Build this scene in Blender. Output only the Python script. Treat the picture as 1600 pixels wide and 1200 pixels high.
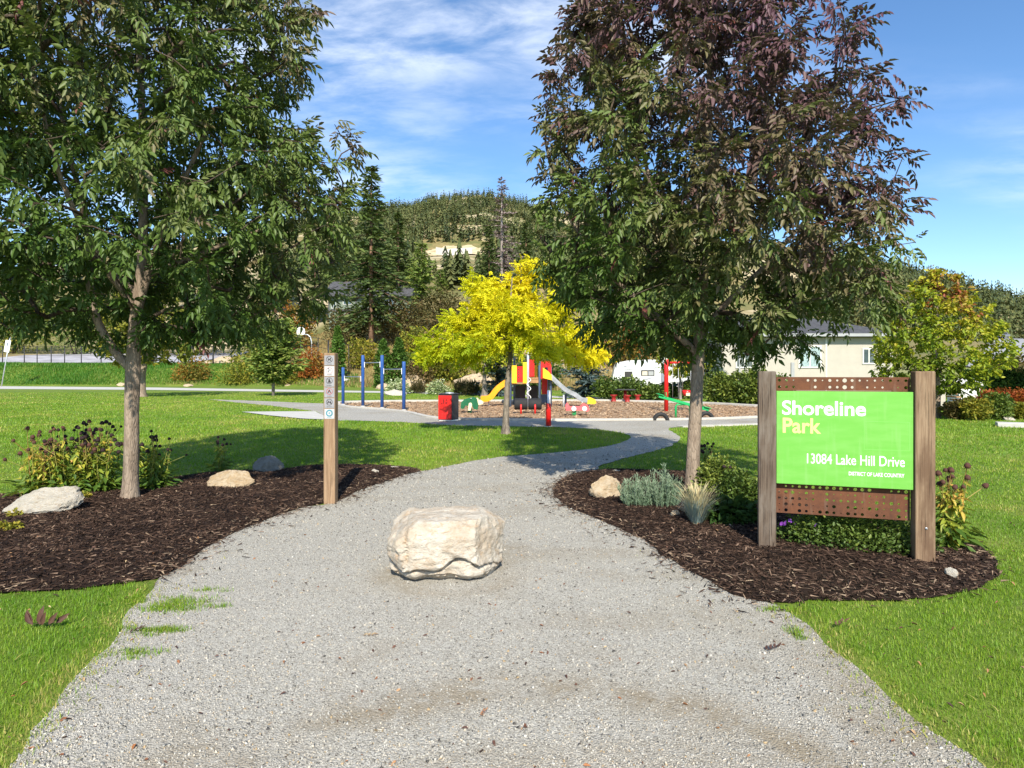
import bpy, bmesh, math, random
import numpy as np
from mathutils import Vector, Matrix, geometry
from mathutils import noise as mnoise

R = math.radians
scene = bpy.context.scene
COL = scene.collection
for o in list(bpy.data.objects):
    bpy.data.objects.remove(o, do_unlink=True)

# ------------------------------------------------------------------ camera
EYE = 1.6
cam_d = bpy.data.cameras.new('camera')
cam_d.sensor_width = 36.0
cam_d.lens = 22.5
cam_d.shift_y = -0.0125
cam_d.clip_start = 0.05
cam_d.clip_end = 6000
cam = bpy.data.objects.new('camera', cam_d)
cam.location = (0, 0, EYE)
cam.rotation_euler = (R(90), 0, 0)
COL.objects.link(cam)
scene.camera = cam

# ------------------------------------------------------------------ sky
SUN_EL = R(38.5)
SUN_AZ = R(175)          # clockwise from +Y: the sun stands behind the photographer
world = bpy.data.worlds.new('World')
scene.world = world
world.use_nodes = True
wt = world.node_tree
wt.nodes.clear()


def wn(typ, **props):
    n = wt.nodes.new(typ)
    for k, v in props.items():
        setattr(n, k, v)
    return n


w_out = wn('ShaderNodeOutputWorld')
w_bg = wn('ShaderNodeBackground')
w_bg.inputs['Strength'].default_value = 0.12
sky = wn('ShaderNodeTexSky', sky_type='NISHITA', sun_disc=False, sun_elevation=SUN_EL, sun_rotation=SUN_AZ,
         altitude=400, air_density=1.0, dust_density=0.15, ozone_density=3.5)
tc = wn('ShaderNodeTexCoord')
sep = wn('ShaderNodeSeparateXYZ')
wt.links.new(tc.outputs['Generated'], sep.inputs[0])
zz = wn('ShaderNodeMath', operation='MAXIMUM')
wt.links.new(sep.outputs['Z'], zz.inputs[0])
zz.inputs[1].default_value = 0.0
za = wn('ShaderNodeMath', operation='ADD')
wt.links.new(zz.outputs[0], za.inputs[0])
za.inputs[1].default_value = 0.12
dx = wn('ShaderNodeMath', operation='DIVIDE')
dy = wn('ShaderNodeMath', operation='DIVIDE')
wt.links.new(sep.outputs['X'], dx.inputs[0]); wt.links.new(za.outputs[0], dx.inputs[1])
wt.links.new(sep.outputs['Y'], dy.inputs[0]); wt.links.new(za.outputs[0], dy.inputs[1])
cmb = wn('ShaderNodeCombineXYZ')
wt.links.new(dx.outputs[0], cmb.inputs['X']); wt.links.new(dy.outputs[0], cmb.inputs['Y'])
mp = wn('ShaderNodeMapping')
mp.inputs['Rotation'].default_value = (0, 0, R(24))
mp.inputs['Scale'].default_value = (1.0, 1.9, 1.0)
mp.inputs['Location'].default_value = (5.1, 0.4, 0.0)
wt.links.new(cmb.outputs[0], mp.inputs['Vector'])
n1 = wn('ShaderNodeTexNoise')
n1.inputs['Scale'].default_value = 0.55
n1.inputs['Detail'].default_value = 3
n2 = wn('ShaderNodeTexNoise')
n2.inputs['Scale'].default_value = 3.2
n2.inputs['Detail'].default_value = 7
n2.inputs['Roughness'].default_value = 0.62
n2.inputs['Distortion'].default_value = 0.25
wt.links.new(mp.outputs[0], n1.inputs['Vector']); wt.links.new(mp.outputs[0], n2.inputs['Vector'])
r1 = wn('ShaderNodeMapRange', interpolation_type='SMOOTHSTEP')
r1.inputs['From Min'].default_value = 0.40; r1.inputs['From Max'].default_value = 0.66
wt.links.new(n1.outputs[0], r1.inputs['Value'])
r2 = wn('ShaderNodeMapRange', interpolation_type='SMOOTHSTEP')
r2.inputs['From Min'].default_value = 0.30; r2.inputs['From Max'].default_value = 0.78
wt.links.new(n2.outputs[0], r2.inputs['Value'])
cl = wn('ShaderNodeMath', operation='MULTIPLY')
wt.links.new(r1.outputs[0], cl.inputs[0]); wt.links.new(r2.outputs[0], cl.inputs[1])
cl2 = wn('ShaderNodeMath', operation='MULTIPLY')
wt.links.new(cl.outputs[0], cl2.inputs[0]); cl2.inputs[1].default_value = 0.66
hs = wn('ShaderNodeHueSaturation')
hs.inputs['Saturation'].default_value = 1.12
hs.inputs['Value'].default_value = 1.16
wt.links.new(sky.outputs[0], hs.inputs['Color'])
mixc = wn('ShaderNodeMix', data_type='RGBA')
wt.links.new(cl2.outputs[0], mixc.inputs['Factor'])
wt.links.new(hs.outputs[0], mixc.inputs['A'])
mixc.inputs['B'].default_value = (7.4, 7.8, 8.4, 1)
wt.links.new(mixc.outputs['Result'], w_bg.inputs['Color'])
wt.links.new(w_bg.outputs[0], w_out.inputs[0])

sun_d = bpy.data.lights.new('sun', 'SUN')
sun_d.energy = 5.0
sun_d.angle = R(0.53)
sun_d.color = (1.0, 0.93, 0.80)
sun = bpy.data.objects.new('sun', sun_d)
to_sun = Vector((math.sin(SUN_AZ) * math.cos(SUN_EL), math.cos(SUN_AZ) * math.cos(SUN_EL), math.sin(SUN_EL)))
sun.rotation_euler = to_sun.to_track_quat('Z', 'Y').to_euler()
sun.location = to_sun * 50
COL.objects.link(sun)

scene.view_settings.view_transform = 'Standard'
scene.view_settings.look = 'None'
scene.view_settings.exposure = 0.62
scene.view_settings.gamma = 1.0
scene.view_settings.use_curve_mapping = False
scene.render.engine = 'CYCLES'
scene.cycles.max_bounces = 5
scene.cycles.diffuse_bounces = 3
scene.cycles.transmission_bounces = 3
scene.cycles.use_denoising = True

# ------------------------------------------------------------------ helpers


def G(px, py, z=0.0):
    """ground point that the photograph shows at that pixel"""
    Y = (EYE - z) * 1000.0 / (py - 580.0)
    return ((px - 800.0) * Y / 1000.0, Y)


def P(px, py, Y):
    return ((px - 800.0) * Y / 1000.0, Y, EYE + (580.0 - py) * Y / 1000.0)


def tag(o, label=None, cat=None, group=None, kind=None):
    if label: o['label'] = label
    if cat: o['category'] = cat
    if group: o['group'] = group
    if kind: o['kind'] = kind
    return o


def thing(name, loc, rz=0.0, label=None, cat=None, group=None):
    o = bpy.data.objects.new(name, None)
    o.empty_display_size = 0.2
    o.location = loc
    o.rotation_euler = (0, 0, rz)
    COL.objects.link(o)
    return tag(o, label, cat, group)


def link(name, me, parent=None, loc=None, rot=None, scale=None):
    o = bpy.data.objects.new(name, me)
    COL.objects.link(o)
    if parent is not None: o.parent = parent
    if loc is not None: o.location = loc
    if rot is not None: o.rotation_euler = rot
    if scale is not None: o.scale = scale
    return o


def fast_mesh(name, V, F, mat=None, rnd=None, smooth=False):
    V = np.asarray(V, dtype=np.float32); F = np.asarray(F, dtype=np.int32)
    me = bpy.data.meshes.new(name)
    m, k = F.shape
    me.vertices.add(len(V)); me.vertices.foreach_set('co', V.ravel())
    me.loops.add(m * k); me.loops.foreach_set('vertex_index', F.ravel())
    me.polygons.add(m)
    me.polygons.foreach_set('loop_start', np.arange(0, m * k, k, dtype=np.int32))
    if smooth:
        me.polygons.foreach_set('use_smooth', np.ones(m, dtype=bool))
    me.update(calc_edges=True)
    if rnd is not None:
        a = me.attributes.new('rnd', 'FLOAT', 'POINT')
        a.data.foreach_set('value', np.asarray(rnd, dtype=np.float32))
    if mat is not None: me.materials.append(mat)
    return me


class MB:
    """collects simple shapes into one mesh"""
    def __init__(s):
        s.v = []; s.f = []; s.sm = []

    def add(s, v, f, smooth=False):
        b = len(s.v)
        s.v += [tuple(p) for p in v]
        s.f += [tuple(b + i for i in q) for q in f]
        s.sm += [smooth] * len(f)
        return s

    def box(s, c, d, rot=None, bev=0.0):
        hx, hy, hz = d[0] / 2, d[1] / 2, d[2] / 2
        M = Matrix.Identity(3) if rot is None else (rot if isinstance(rot, Matrix) else Matrix.Rotation(rot, 3, 'Z'))
        c = Vector(c)
        if bev > 0:
            bev = min(bev, hx * .9, hy * .9, hz * .9)
            vs = []
            for sz in (-1, 1):
                for zi in ((0, 1) if sz < 0 else (1, 0)):
                    ins = bev if zi == 0 else 0
                    z = sz * (hz - (bev if zi == 1 else 0))
                    x, y = hx - ins, hy - ins
                    b = bev * 0.7 if zi == 1 else 0
                    for (a, q) in ((-x + b, -y), (x - b, -y), (x, -y + b), (x, y - b), (x - b, y), (-x + b, y), (-x, y - b), (-x, -y + b)):
                        vs.append(c + M @ Vector((a, q, z)))
            f = [tuple(range(7, -1, -1)), tuple(range(24, 32))]
            for r in range(3):
                for i in range(8):
                    j = (i + 1) % 8
                    f.append((r * 8 + i, r * 8 + j, r * 8 + 8 + j, r * 8 + 8 + i))
            return s.add(vs, f)
        v = [c + M @ Vector((x, y, z)) for z in (-hz, hz) for (x, y) in ((-hx, -hy), (hx, -hy), (hx, hy), (-hx, hy))]
        return s.add(v, [(3, 2, 1, 0), (4, 5, 6, 7), (0, 1, 5, 4), (1, 2, 6, 5), (2, 3, 7, 6), (3, 0, 4, 7)])

    def tube(s, pts, rad, n=8, caps=True, smooth=True, close=False):
        pts = [Vector(p) for p in pts]
        if not hasattr(rad, '__len__'): rad = [rad] * len(pts)
        vs = []; f = []
        L = len(pts)
        up = None
        for i, p in enumerate(pts):
            if close:
                t = pts[(i + 1) % L] - pts[i - 1]
            else:
                t = pts[min(i + 1, L - 1)] - pts[max(i - 1, 0)]
            t.normalize()
            if up is None:
                a = Vector((0, 0, 1)) if abs(t.z) < 0.9 else Vector((1, 0, 0))
                up = t.cross(a).normalized()
            else:
                up = (up - t * up.dot(t)).normalized()
            b = t.cross(up)
            for k in range(n):
                an = 2 * math.pi * k / n
                vs.append(p + (up * math.cos(an) + b * math.sin(an)) * rad[i])
        for i in range(L if close else L - 1):
            i2 = (i + 1) % L
            for k in range(n):
                k2 = (k + 1) % n
                f.append((i * n + k, i * n + k2, i2 * n + k2, i2 * n + k))
        if caps and not close:
            f.append(tuple(range(n - 1, -1, -1)))
            f.append(tuple((L - 1) * n + k for k in range(n)))
        return s.add(vs, f, smooth)

    def prism(s, poly, a, b, M=None, smooth=False):
        """poly in the local x-z plane, extruded from y=a to y=b"""
        n = len(poly)
        M = M or Matrix.Identity(4)
        vs = [M @ Vector((x, a, z)) for x, z in poly] + [M @ Vector((x, b, z)) for x, z in poly]
        f = [tuple(range(n)), tuple(range(2 * n - 1, n - 1, -1))]
        for i in range(n):
            j = (i + 1) % n
            f.append((j, i, n + i, n + j))
        return s.add(vs, f, smooth)

    def lathe(s, prof, c=(0, 0, 0), n=20, smooth=True, axis='Z'):
        vs = []; f = []
        for (r, z) in prof:
            for k in range(n):
                a = 2 * math.pi * k / n
                p = (r * math.cos(a), r * math.sin(a), z)
                if axis == 'Y': p = (p[0], p[2], p[1])
                if axis == 'X': p = (p[2], p[0], p[1])
                vs.append((c[0] + p[0], c[1] + p[1], c[2] + p[2]))
        for i in range(len(prof) - 1):
            for k in range(n):
                k2 = (k + 1) % n
                f.append((i * n + k, i * n + k2, (i + 1) * n + k2, (i + 1) * n + k))
        f.append(tuple(range(n - 1, -1, -1)))
        f.append(tuple((len(prof) - 1) * n + k for k in range(n)))
        return s.add(vs, f, smooth)

    def mesh(s, name, mat):
        me = bpy.data.meshes.new(name)
        me.from_pydata(s.v, [], s.f)
        me.polygons.foreach_set('use_smooth', np.array(s.sm, dtype=bool))
        me.update()
        if mat: me.materials.append(mat)
        return me

    def build(s, name, mat, parent=None, loc=None, rot=None):
        return link(name, s.mesh(name, mat), parent, loc, rot)


def frames(d, up=(0, 0, 1), roll=None):
    """(n,3) directions -> (n,3,3) matrices with columns along, side, normal"""
    d = d / np.maximum(np.linalg.norm(d, axis=1, keepdims=True), 1e-9)
    upv = np.broadcast_to(np.asarray(up, float), d.shape).copy()
    bad = np.abs((upv * d).sum(1)) > 0.97
    upv[bad] = (1, 0, 0)
    side = np.cross(upv, d)
    side /= np.linalg.norm(side, axis=1, keepdims=True)
    nor = np.cross(d, side)
    if roll is not None:
        c = np.cos(roll)[:, None]; s_ = np.sin(roll)[:, None]
        side, nor = side * c + nor * s_, nor * c - side * s_
    return np.stack([d, side, nor], axis=2)


def stamp(TV, TF, pos, M, sc, rnd=None):
    TV = np.asarray(TV, float); TF = np.asarray(TF, int)
    n = len(pos); k = len(TV)
    sc = np.asarray(sc, float)
    if sc.ndim == 0: sc = np.full(n, float(sc))
    if sc.ndim == 1: sc = np.repeat(sc[:, None], 3, 1)
    V = np.einsum('nij,nkj->nki', M, TV[None] * sc[:, None, :]) + pos[:, None, :]
    F = TF[None] + (np.arange(n) * k)[:, None, None]
    r = None if rnd is None else np.repeat(rnd, k)
    return V.reshape(-1, 3), F.reshape(-1, TF.shape[1]), r


def join(parts):
    Vs = []; Fs = []; Rs = []; b = 0
    for V, F, r in parts:
        Vs.append(V); Fs.append(F + b); b += len(V)
        if r is not None: Rs.append(r)
    return np.concatenate(Vs), np.concatenate(Fs), (np.concatenate(Rs) if Rs else None)


def unit(v):
    return v / np.maximum(np.linalg.norm(v, axis=-1, keepdims=True), 1e-9)


def vnoise(p, sc, seed=0.0):
    """cheap smooth 3-d noise in numpy, about -1..1"""
    p = np.asarray(p, float) * sc + seed * 7.13
    o = np.zeros(p.shape[:-1])
    x, y, z = p[..., 0], p[..., 1], p[..., 2]
    o += np.sin(x * 1.7 + 1.3 * np.sin(y * 1.1 + 0.7 * z)) * np.cos(y * 1.3 + 0.9 * np.sin(z * 1.5 + x))
    o += 0.6 * np.sin(z * 2.3 + 1.1 * np.sin(x * 2.1 - y)) * np.cos(x * 2.6 - 0.8 * np.sin(y * 2.9))
    o += 0.4 * np.sin(y * 4.1 + 1.7 * np.sin(z * 3.3 + x * 2.2)) * np.cos(z * 3.7 + x * 1.9)
    return o / 1.6


def sstep(a, b, x):
    t = np.clip((np.asarray(x, float) - a) / (b - a), 0, 1)
    return t * t * (3 - 2 * t)


# ------------------------------------------------------------------ materials
MATS = {}


class NT:
    def __init__(s, name):
        s.m = bpy.data.materials.new(name)
        s.m.use_nodes = True
        s.t = s.m.node_tree
        s.t.nodes.clear()
        s.out = s.t.nodes.new('ShaderNodeOutputMaterial')
        MATS[name] = s.m

    def n(s, typ, props=None, **ins):
        nd = s.t.nodes.new(typ)
        for k, v in (props or {}).items(): setattr(nd, k, v)
        for k, v in ins.items():
            key = k.replace('_', ' ')
            sk = None
            for i in nd.inputs:
                if i.name == key and i.enabled: sk = i; break
            if sk is None: sk = nd.inputs[key]
            if isinstance(v, bpy.types.NodeSocket): s.t.links.new(v, sk)
            else: sk.default_value = v
        return nd

    def coord(s, scale=None, kind='Object'):
        c = s.n('ShaderNodeTexCoord').outputs[kind]
        if scale is not None:
            c = s.n('ShaderNodeMapping', Vector=c, Scale=scale).outputs[0]
        return c

    def noise(s, vec, scale, detail=4, rough=0.55, dist=0.0):
        return s.n('ShaderNodeTexNoise', Vector=vec, Scale=scale, Detail=detail, Roughness=rough, Distortion=dist).outputs[0]

    def rng(s, v, a, b, lo=0.0, hi=1.0):
        nd = s.n('ShaderNodeMapRange', {'interpolation_type': 'SMOOTHSTEP'}, Value=v)
        nd.inputs['From Min'].default_value = a; nd.inputs['From Max'].default_value = b
        nd.inputs['To Min'].default_value = lo; nd.inputs['To Max'].default_value = hi
        return nd.outputs[0]

    def math(s, op, a, b=0.0):
        nd = s.t.nodes.new('ShaderNodeMath'); nd.operation = op
        for i, v in enumerate((a, b)):
            if isinstance(v, bpy.types.NodeSocket): s.t.links.new(v, nd.inputs[i])
            else: nd.inputs[i].default_value = v
        return nd.outputs[0]

    def mix(s, f, a, b, blend='MIX'):
        nd = s.t.nodes.new('ShaderNodeMix'); nd.data_type = 'RGBA'; nd.blend_type = blend
        for k, v in (('Factor', f), ('A', a), ('B', b)):
            sk = [i for i in nd.inputs if i.name == k and i.enabled][0]
            if isinstance(v, bpy.types.NodeSocket): s.t.links.new(v, sk)
            else: sk.default_value = v if k == 'Factor' else (v[0], v[1], v[2], 1)
        return [o for o in nd.outputs if o.enabled][0]

    def ramp(s, f, stops, interp='LINEAR'):
        nd = s.n('ShaderNodeValToRGB', Fac=f)
        cr = nd.color_ramp; cr.interpolation = interp
        while len(cr.elements) < len(stops): cr.elements.new(0.5)
        for e, (p, c) in zip(cr.elements, stops):
            e.position = p; e.color = (c[0], c[1], c[2], 1)
        return nd.outputs[0]

    def bump(s, h, strength=0.3, dist=0.01):
        return s.n('ShaderNodeBump', Strength=strength, Distance=dist, Height=h).outputs[0]

    def bsdf(s, col, rough=0.6, spec=0.4, metal=0.0, normal=None, **kw):
        ins = {'Base_Color': col if isinstance(col, bpy.types.NodeSocket) else (*col, 1), 'Roughness': rough, 'Metallic': metal}
        nd = s.n('ShaderNodeBsdfPrincipled', None, **ins)
        nd.inputs['Specular IOR Level'].default_value = spec
        if normal is not None: s.t.links.new(normal, nd.inputs['Normal'])
        for k, v in kw.items(): nd.inputs[k.replace('_', ' ')].default_value = v
        return nd.outputs[0]

    def done(s, sh):
        s.t.links.new(sh, s.out.inputs['Surface'])
        return s.m


def paint(name, col, rough=0.45, var=0.12, scale=6.0, spec=0.45, metal=0.0, bump=0.0, dirt=0.0, dirtcol=(0.12, 0.1, 0.07)):
    t = NT(name)
    c = t.coord()
    f = t.noise(c, scale, 5, 0.6)
    a = tuple(x * (1 - var) for x in col); b = tuple(min(1, x * (1 + var)) for x in col)
    cc = t.mix(t.rng(f, 0.3, 0.7), a, b)
    if dirt:
        g = t.noise(c, scale * 2.7, 6, 0.7)
        cc = t.mix(t.rng(g, 0.5, 0.8, 0, dirt), cc, dirtcol)
    nrm = t.bump(t.noise(c, scale * 9, 4), bump, 0.01) if bump else None
    rr = t.rng(f, 0.25, 0.75, rough * 0.85, min(1, rough * 1.2))
    return t.done(t.bsdf(cc, rr, spec, metal, nrm))


def foliage(name, stops, rough=0.5, spec=0.35, trans=0.25, tcol=None):
    t = NT(name)
    f = t.n('ShaderNodeAttribute', {'attribute_name': 'rnd'}).outputs['Fac']
    col = t.ramp(f, stops)
    b = t.bsdf(col, rough, spec)
    tr = t.n('ShaderNodeBsdfTranslucent', Color=t.mix(0.5, col, tcol or (0.25, 0.35, 0.05), 'MIX')).outputs[0]
    mx = t.n('ShaderNodeMixShader', Fac=trans)
    t.t.links.new(b, mx.inputs[1]); t.t.links.new(tr, mx.inputs[2])
    return t.done(mx.outputs[0])


def bark(name, a, b, scale=14.0, bump=0.6):
    t = NT(name)
    c = t.coord((1, 1, 0.22))
    f = t.noise(c, scale, 6, 0.65, 0.4)
    w = t.n('ShaderNodeTexVoronoi', {'feature': 'DISTANCE_TO_EDGE'}, Vector=t.coord((1, 1, 0.16)), Scale=scale * 3.6).outputs[0]
    g = t.noise(t.coord(), 3.0, 3)
    col = t.mix(t.rng(f, 0.3, 0.7), a, b)
    col = t.mix(t.rng(w, 0.0, 0.16, 0.38, 0.0), col, tuple(x * 0.45 for x in a))
    col = t.mix(t.rng(g, 0.45, 0.75, 0, 0.35), col, tuple(min(1, x * 1.35) for x in b))
    h = t.math('ADD', f, t.rng(w, 0, 0.2, 0, 0.8))
    return t.done(t.bsdf(col, 0.85, 0.2, normal=t.bump(h, bump, 0.012)))


def weathered_wood(name, a, b, c3, grain=1.0, knots=True):
    t = NT(name)
    c = t.coord((1, 1, 0.035))
    f = t.noise(c, 60 * grain, 6, 0.7)
    g = t.noise(t.coord((1, 1, 0.3)), 7.0, 4, 0.6)
    col = t.mix(t.rng(f, 0.32, 0.68), a, b)
    col = t.mix(t.rng(g, 0.42, 0.68, 0, 0.85), col, c3)
    crack = t.rng(t.noise(t.coord((1, 1, 0.02)), 95 * grain, 3, 0.5), 0.60, 0.68, 0, 0.8)
    col = t.mix(crack, col, tuple(x * 0.25 for x in a))
    if knots:
        v = t.n('ShaderNodeTexVoronoi', Vector=t.coord((1, 1, 0.6)), Scale=3.1).outputs[0]
        col = t.mix(t.rng(v, 0.05, 0.13, 0.85, 0), col, tuple(x * 0.22 for x in a))
    return t.done(t.bsdf(col, 0.8, 0.25, normal=t.bump(t.math('SUBTRACT', f, crack), 0.5, 0.004)))


paint('red_paint', (0.62, 0.016, 0.014), 0.35, 0.08, 3.0, dirt=0.35, dirtcol=(0.16, 0.12, 0.09))
paint('blue_paint', (0.022, 0.085, 0.30), 0.35, 0.1, 3.0, dirt=0.35, dirtcol=(0.16, 0.12, 0.09))
paint('slate_blue_paint', (0.09, 0.14, 0.23), 0.4, 0.1, 3.0, dirt=0.35, dirtcol=(0.16, 0.12, 0.09))
paint('green_paint', (0.012, 0.36, 0.10), 0.35, 0.1, 3.0, dirt=0.35, dirtcol=(0.16, 0.12, 0.09))
paint('dark_green_plastic', (0.008, 0.11, 0.045), 0.4, 0.1)
paint('yellow_plastic', (0.85, 0.52, 0.02), 0.4, 0.08, 3.0, dirt=0.35, dirtcol=(0.16, 0.12, 0.09))
paint('orange_plastic', (0.85, 0.33, 0.01), 0.38, 0.08, 3.0, dirt=0.35, dirtcol=(0.16, 0.12, 0.09))
paint('pink_plastic', (0.72, 0.12, 0.13), 0.45, 0.15, 3.0, dirt=0.35, dirtcol=(0.16, 0.12, 0.09))
paint('cream_plastic', (0.72, 0.66, 0.42), 0.5, 0.1)
paint('white_plastic', (0.78, 0.78, 0.74), 0.45, 0.06)
paint('rubber', (0.018, 0.018, 0.019), 0.75, 0.2, bump=0.2)
paint('black_metal', (0.015, 0.015, 0.017), 0.45, 0.15)
paint('dark_panel', (0.035, 0.033, 0.034), 0.55, 0.25)
paint('steel', (0.50, 0.52, 0.55), 0.35, 0.08, metal=0.9)
paint('galvanised', (0.55, 0.57, 0.59), 0.45, 0.12, metal=0.6)
paint('concrete', (0.45, 0.425, 0.375), 0.85, 0.08, 3.0, 0.2, bump=0.15, dirt=0.15)
paint('pale_slab', (0.49, 0.475, 0.435), 0.85, 0.06, 3.0, 0.2, bump=0.1, dirt=0.12)
paint('stucco', (0.43, 0.40, 0.34), 0.9, 0.04, 2.0, 0.2, bump=0.15)
paint('white_trim', (0.66, 0.65, 0.60), 0.6, 0.04)
paint('roof_shingle', (0.075, 0.075, 0.08), 0.85, 0.3, 4.0, 0.2, bump=0.3)
paint('green_siding', (0.15, 0.19, 0.14), 0.75, 0.08, 2.0)
paint('grey_siding', (0.33, 0.34, 0.34), 0.75, 0.08, 2.0)
paint('window_glass', (0.05, 0.075, 0.08), 0.08, 0.2, 1.5, 0.8)
paint('curtain', (0.30, 0.40, 0.40), 0.8, 0.2, 6.0)
paint('white_gelcoat', (0.66, 0.66, 0.65), 0.3, 0.03, 2.0)
paint('grey_graphic', (0.22, 0.24, 0.28), 0.4, 0.1)
paint('pale_grey_graphic', (0.48, 0.52, 0.60), 0.4, 0.06)
paint('tinted_glass', (0.03, 0.03, 0.032), 0.12, 0.3, 2.0, 0.6)
paint('blind', (0.55, 0.50, 0.40), 0.7, 0.1)
paint('asphalt', (0.30, 0.30, 0.31), 0.9, 0.12, 1.0, 0.2)
paint('plaque_grey', (0.27, 0.27, 0.29), 0.42, 0.12, 14.0, dirt=0.15)  # grey darkened to carry the tree shade that falls on the post
paint('plaque_white', (0.46, 0.46, 0.47), 0.42, 0.06, 14.0)  # white taken down for the same tree shade
paint('ink', (0.02, 0.016, 0.016), 0.6, 0.1)
paint('ink_red', (0.40, 0.05, 0.05), 0.6, 0.1)
paint('ink_teal', (0.06, 0.22, 0.28), 0.6, 0.1)
paint('letter_white', (0.86, 0.88, 0.84), 0.4, 0.02)
paint('letter_yellow', (0.84, 0.80, 0.24), 0.4, 0.03)
paint('car_dark', (0.02, 0.022, 0.03), 0.25, 0.1)
paint('car_grey', (0.16, 0.17, 0.19), 0.25, 0.1)
paint('brick_red', (0.30, 0.10, 0.06), 0.85, 0.2)
paint('stair_wood', (0.35, 0.19, 0.08), 0.7, 0.2)
paint('flower_purple', (0.30, 0.07, 0.50), 0.6, 0.2)
paint('seed_head', (0.022, 0.010, 0.010), 0.85, 0.3, 40.0)
paint('seed_head_brown', (0.075, 0.030, 0.020), 0.85, 0.35, 40.0)
paint('pale_petal', (0.62, 0.52, 0.42), 0.7, 0.2)
bark('ash_bark', (0.20, 0.150, 0.110), (0.36, 0.285, 0.215), 16.0)
bark('twig_bark', (0.05, 0.036, 0.026), (0.12, 0.09, 0.065), 20.0, 0.3)
bark('locust_bark', (0.13, 0.105, 0.085), (0.33, 0.28, 0.23), 18.0)
bark('pine_bark', (0.14, 0.075, 0.045), (0.30, 0.19, 0.13), 4.0)
bark('snag_bark', (0.20, 0.16, 0.14), (0.36, 0.31, 0.28), 6.0)
weathered_wood('grey_post_wood', (0.065, 0.045, 0.032), (0.15, 0.112, 0.082), (0.20, 0.17, 0.14))
weathered_wood('tan_post_wood', (0.17, 0.105, 0.062), (0.31, 0.22, 0.14), (0.12, 0.07, 0.042))
weathered_wood('cedar_post_wood', (0.22, 0.135, 0.075), (0.36, 0.245, 0.15), (0.21, 0.135, 0.08), knots=False)

foliage('ash_leaf', [(0.0, (0.030, 0.075, 0.012)), (0.26, (0.070, 0.125, 0.020)), (0.44, (0.120, 0.160, 0.040)), (0.54, (0.140, 0.118, 0.054)),
                     (0.64, (0.125, 0.068, 0.068)), (0.92, (0.100, 0.042, 0.070)), (1.0, (0.15, 0.05, 0.045))], 0.5, 0.34, 0.18, (0.16, 0.26, 0.03))
foliage('locust_leaf', [(0.0, (0.14, 0.26, 0.010)), (0.3, (0.34, 0.44, 0.012)), (0.52, (0.66, 0.66, 0.016)), (0.85, (0.88, 0.77, 0.025)), (1.0, (0.88, 0.64, 0.015))],
        0.6, 0.25, 0.42, (0.95, 0.82, 0.02))
foliage('maple_leaf', [(0.0, (0.09, 0.17, 0.014)), (0.4, (0.24, 0.31, 0.02)), (0.68, (0.44, 0.40, 0.024)), (0.86, (0.30, 0.17, 0.03)), (1.0, (0.32, 0.07, 0.035))],
        0.5, 0.35, 0.32, (0.4, 0.45, 0.03))
foliage('shrub_leaf', [(0.0, (0.042, 0.085, 0.016)), (0.5, (0.105, 0.165, 0.030)), (1.0, (0.24, 0.28, 0.045))], 0.5, 0.35, 0.25)
foliage('hedge_leaf', [(0.0, (0.018, 0.050, 0.012)), (1.0, (0.06, 0.12, 0.022))], 0.6, 0.25, 0.2)
foliage('autumn_leaf', [(0.0, (0.10, 0.12, 0.02)), (0.4, (0.22, 0.18, 0.03)), (0.7, (0.36, 0.14, 0.025)), (1.0, (0.30, 0.06, 0.02))], 0.6, 0.25, 0.3, (0.5, 0.3, 0.04))
foliage('olive_brown_leaf', [(0.0, (0.055, 0.060, 0.020)), (0.5, (0.120, 0.105, 0.036)), (1.0, (0.20, 0.125, 0.055))], 0.65, 0.2, 0.25, (0.3, 0.25, 0.06))
foliage('golden_leaf', [(0.0, (0.07, 0.12, 0.02)), (0.5, (0.22, 0.23, 0.03)), (1.0, (0.42, 0.33, 0.04))], 0.6, 0.25, 0.32, (0.5, 0.45, 0.05))
foliage('fir_needle', [(0.0, (0.026, 0.050, 0.018)), (0.5, (0.068, 0.108, 0.030)), (1.0, (0.165, 0.180, 0.048))], 0.6, 0.25, 0.12)
foliage('pine_needle', [(0.0, (0.075, 0.135, 0.026)), (0.5, (0.16, 0.24, 0.045)), (1.0, (0.34, 0.34, 0.08))], 0.6, 0.25, 0.15)
foliage('spruce_needle', [(0.0, (0.025, 0.050, 0.050)), (0.5, (0.075, 0.115, 0.110)), (1.0, (0.19, 0.25, 0.24))], 0.6, 0.25, 0.08)
foliage('arborvitae_leaf', [(0.0, (0.035, 0.085, 0.014)), (1.0, (0.12, 0.22, 0.032))], 0.6, 0.25, 0.15)
foliage('snag_twig', [(0.0, (0.16, 0.12, 0.11)), (1.0, (0.34, 0.26, 0.25))], 0.8, 0.2, 0.0)
foliage('forest_needle', [(0.0, (0.034, 0.052, 0.026)), (0.5, (0.085, 0.105, 0.036)), (1.0, (0.170, 0.165, 0.060))], 0.75, 0.15, 0.0)
foliage('grass_blade', [(0.0, (0.060, 0.165, 0.008)), (0.40, (0.145, 0.285, 0.012)), (0.80, (0.260, 0.355, 0.028)), (1.0, (0.44, 0.37, 0.12))], 0.5, 0.35, 0.30, (0.25, 0.42, 0.03))
foliage('rough_grass_blade', [(0.0, (0.035, 0.14, 0.012)), (0.5, (0.085, 0.22, 0.020)), (0.9, (0.20, 0.27, 0.045)), (1.0, (0.38, 0.32, 0.12))], 0.55, 0.3, 0.3)
foliage('dry_grass_blade', [(0.0, (0.22, 0.15, 0.06)), (0.6, (0.40, 0.30, 0.13)), (1.0, (0.22, 0.22, 0.06))], 0.7, 0.2, 0.25, (0.5, 0.4, 0.15))
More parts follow.
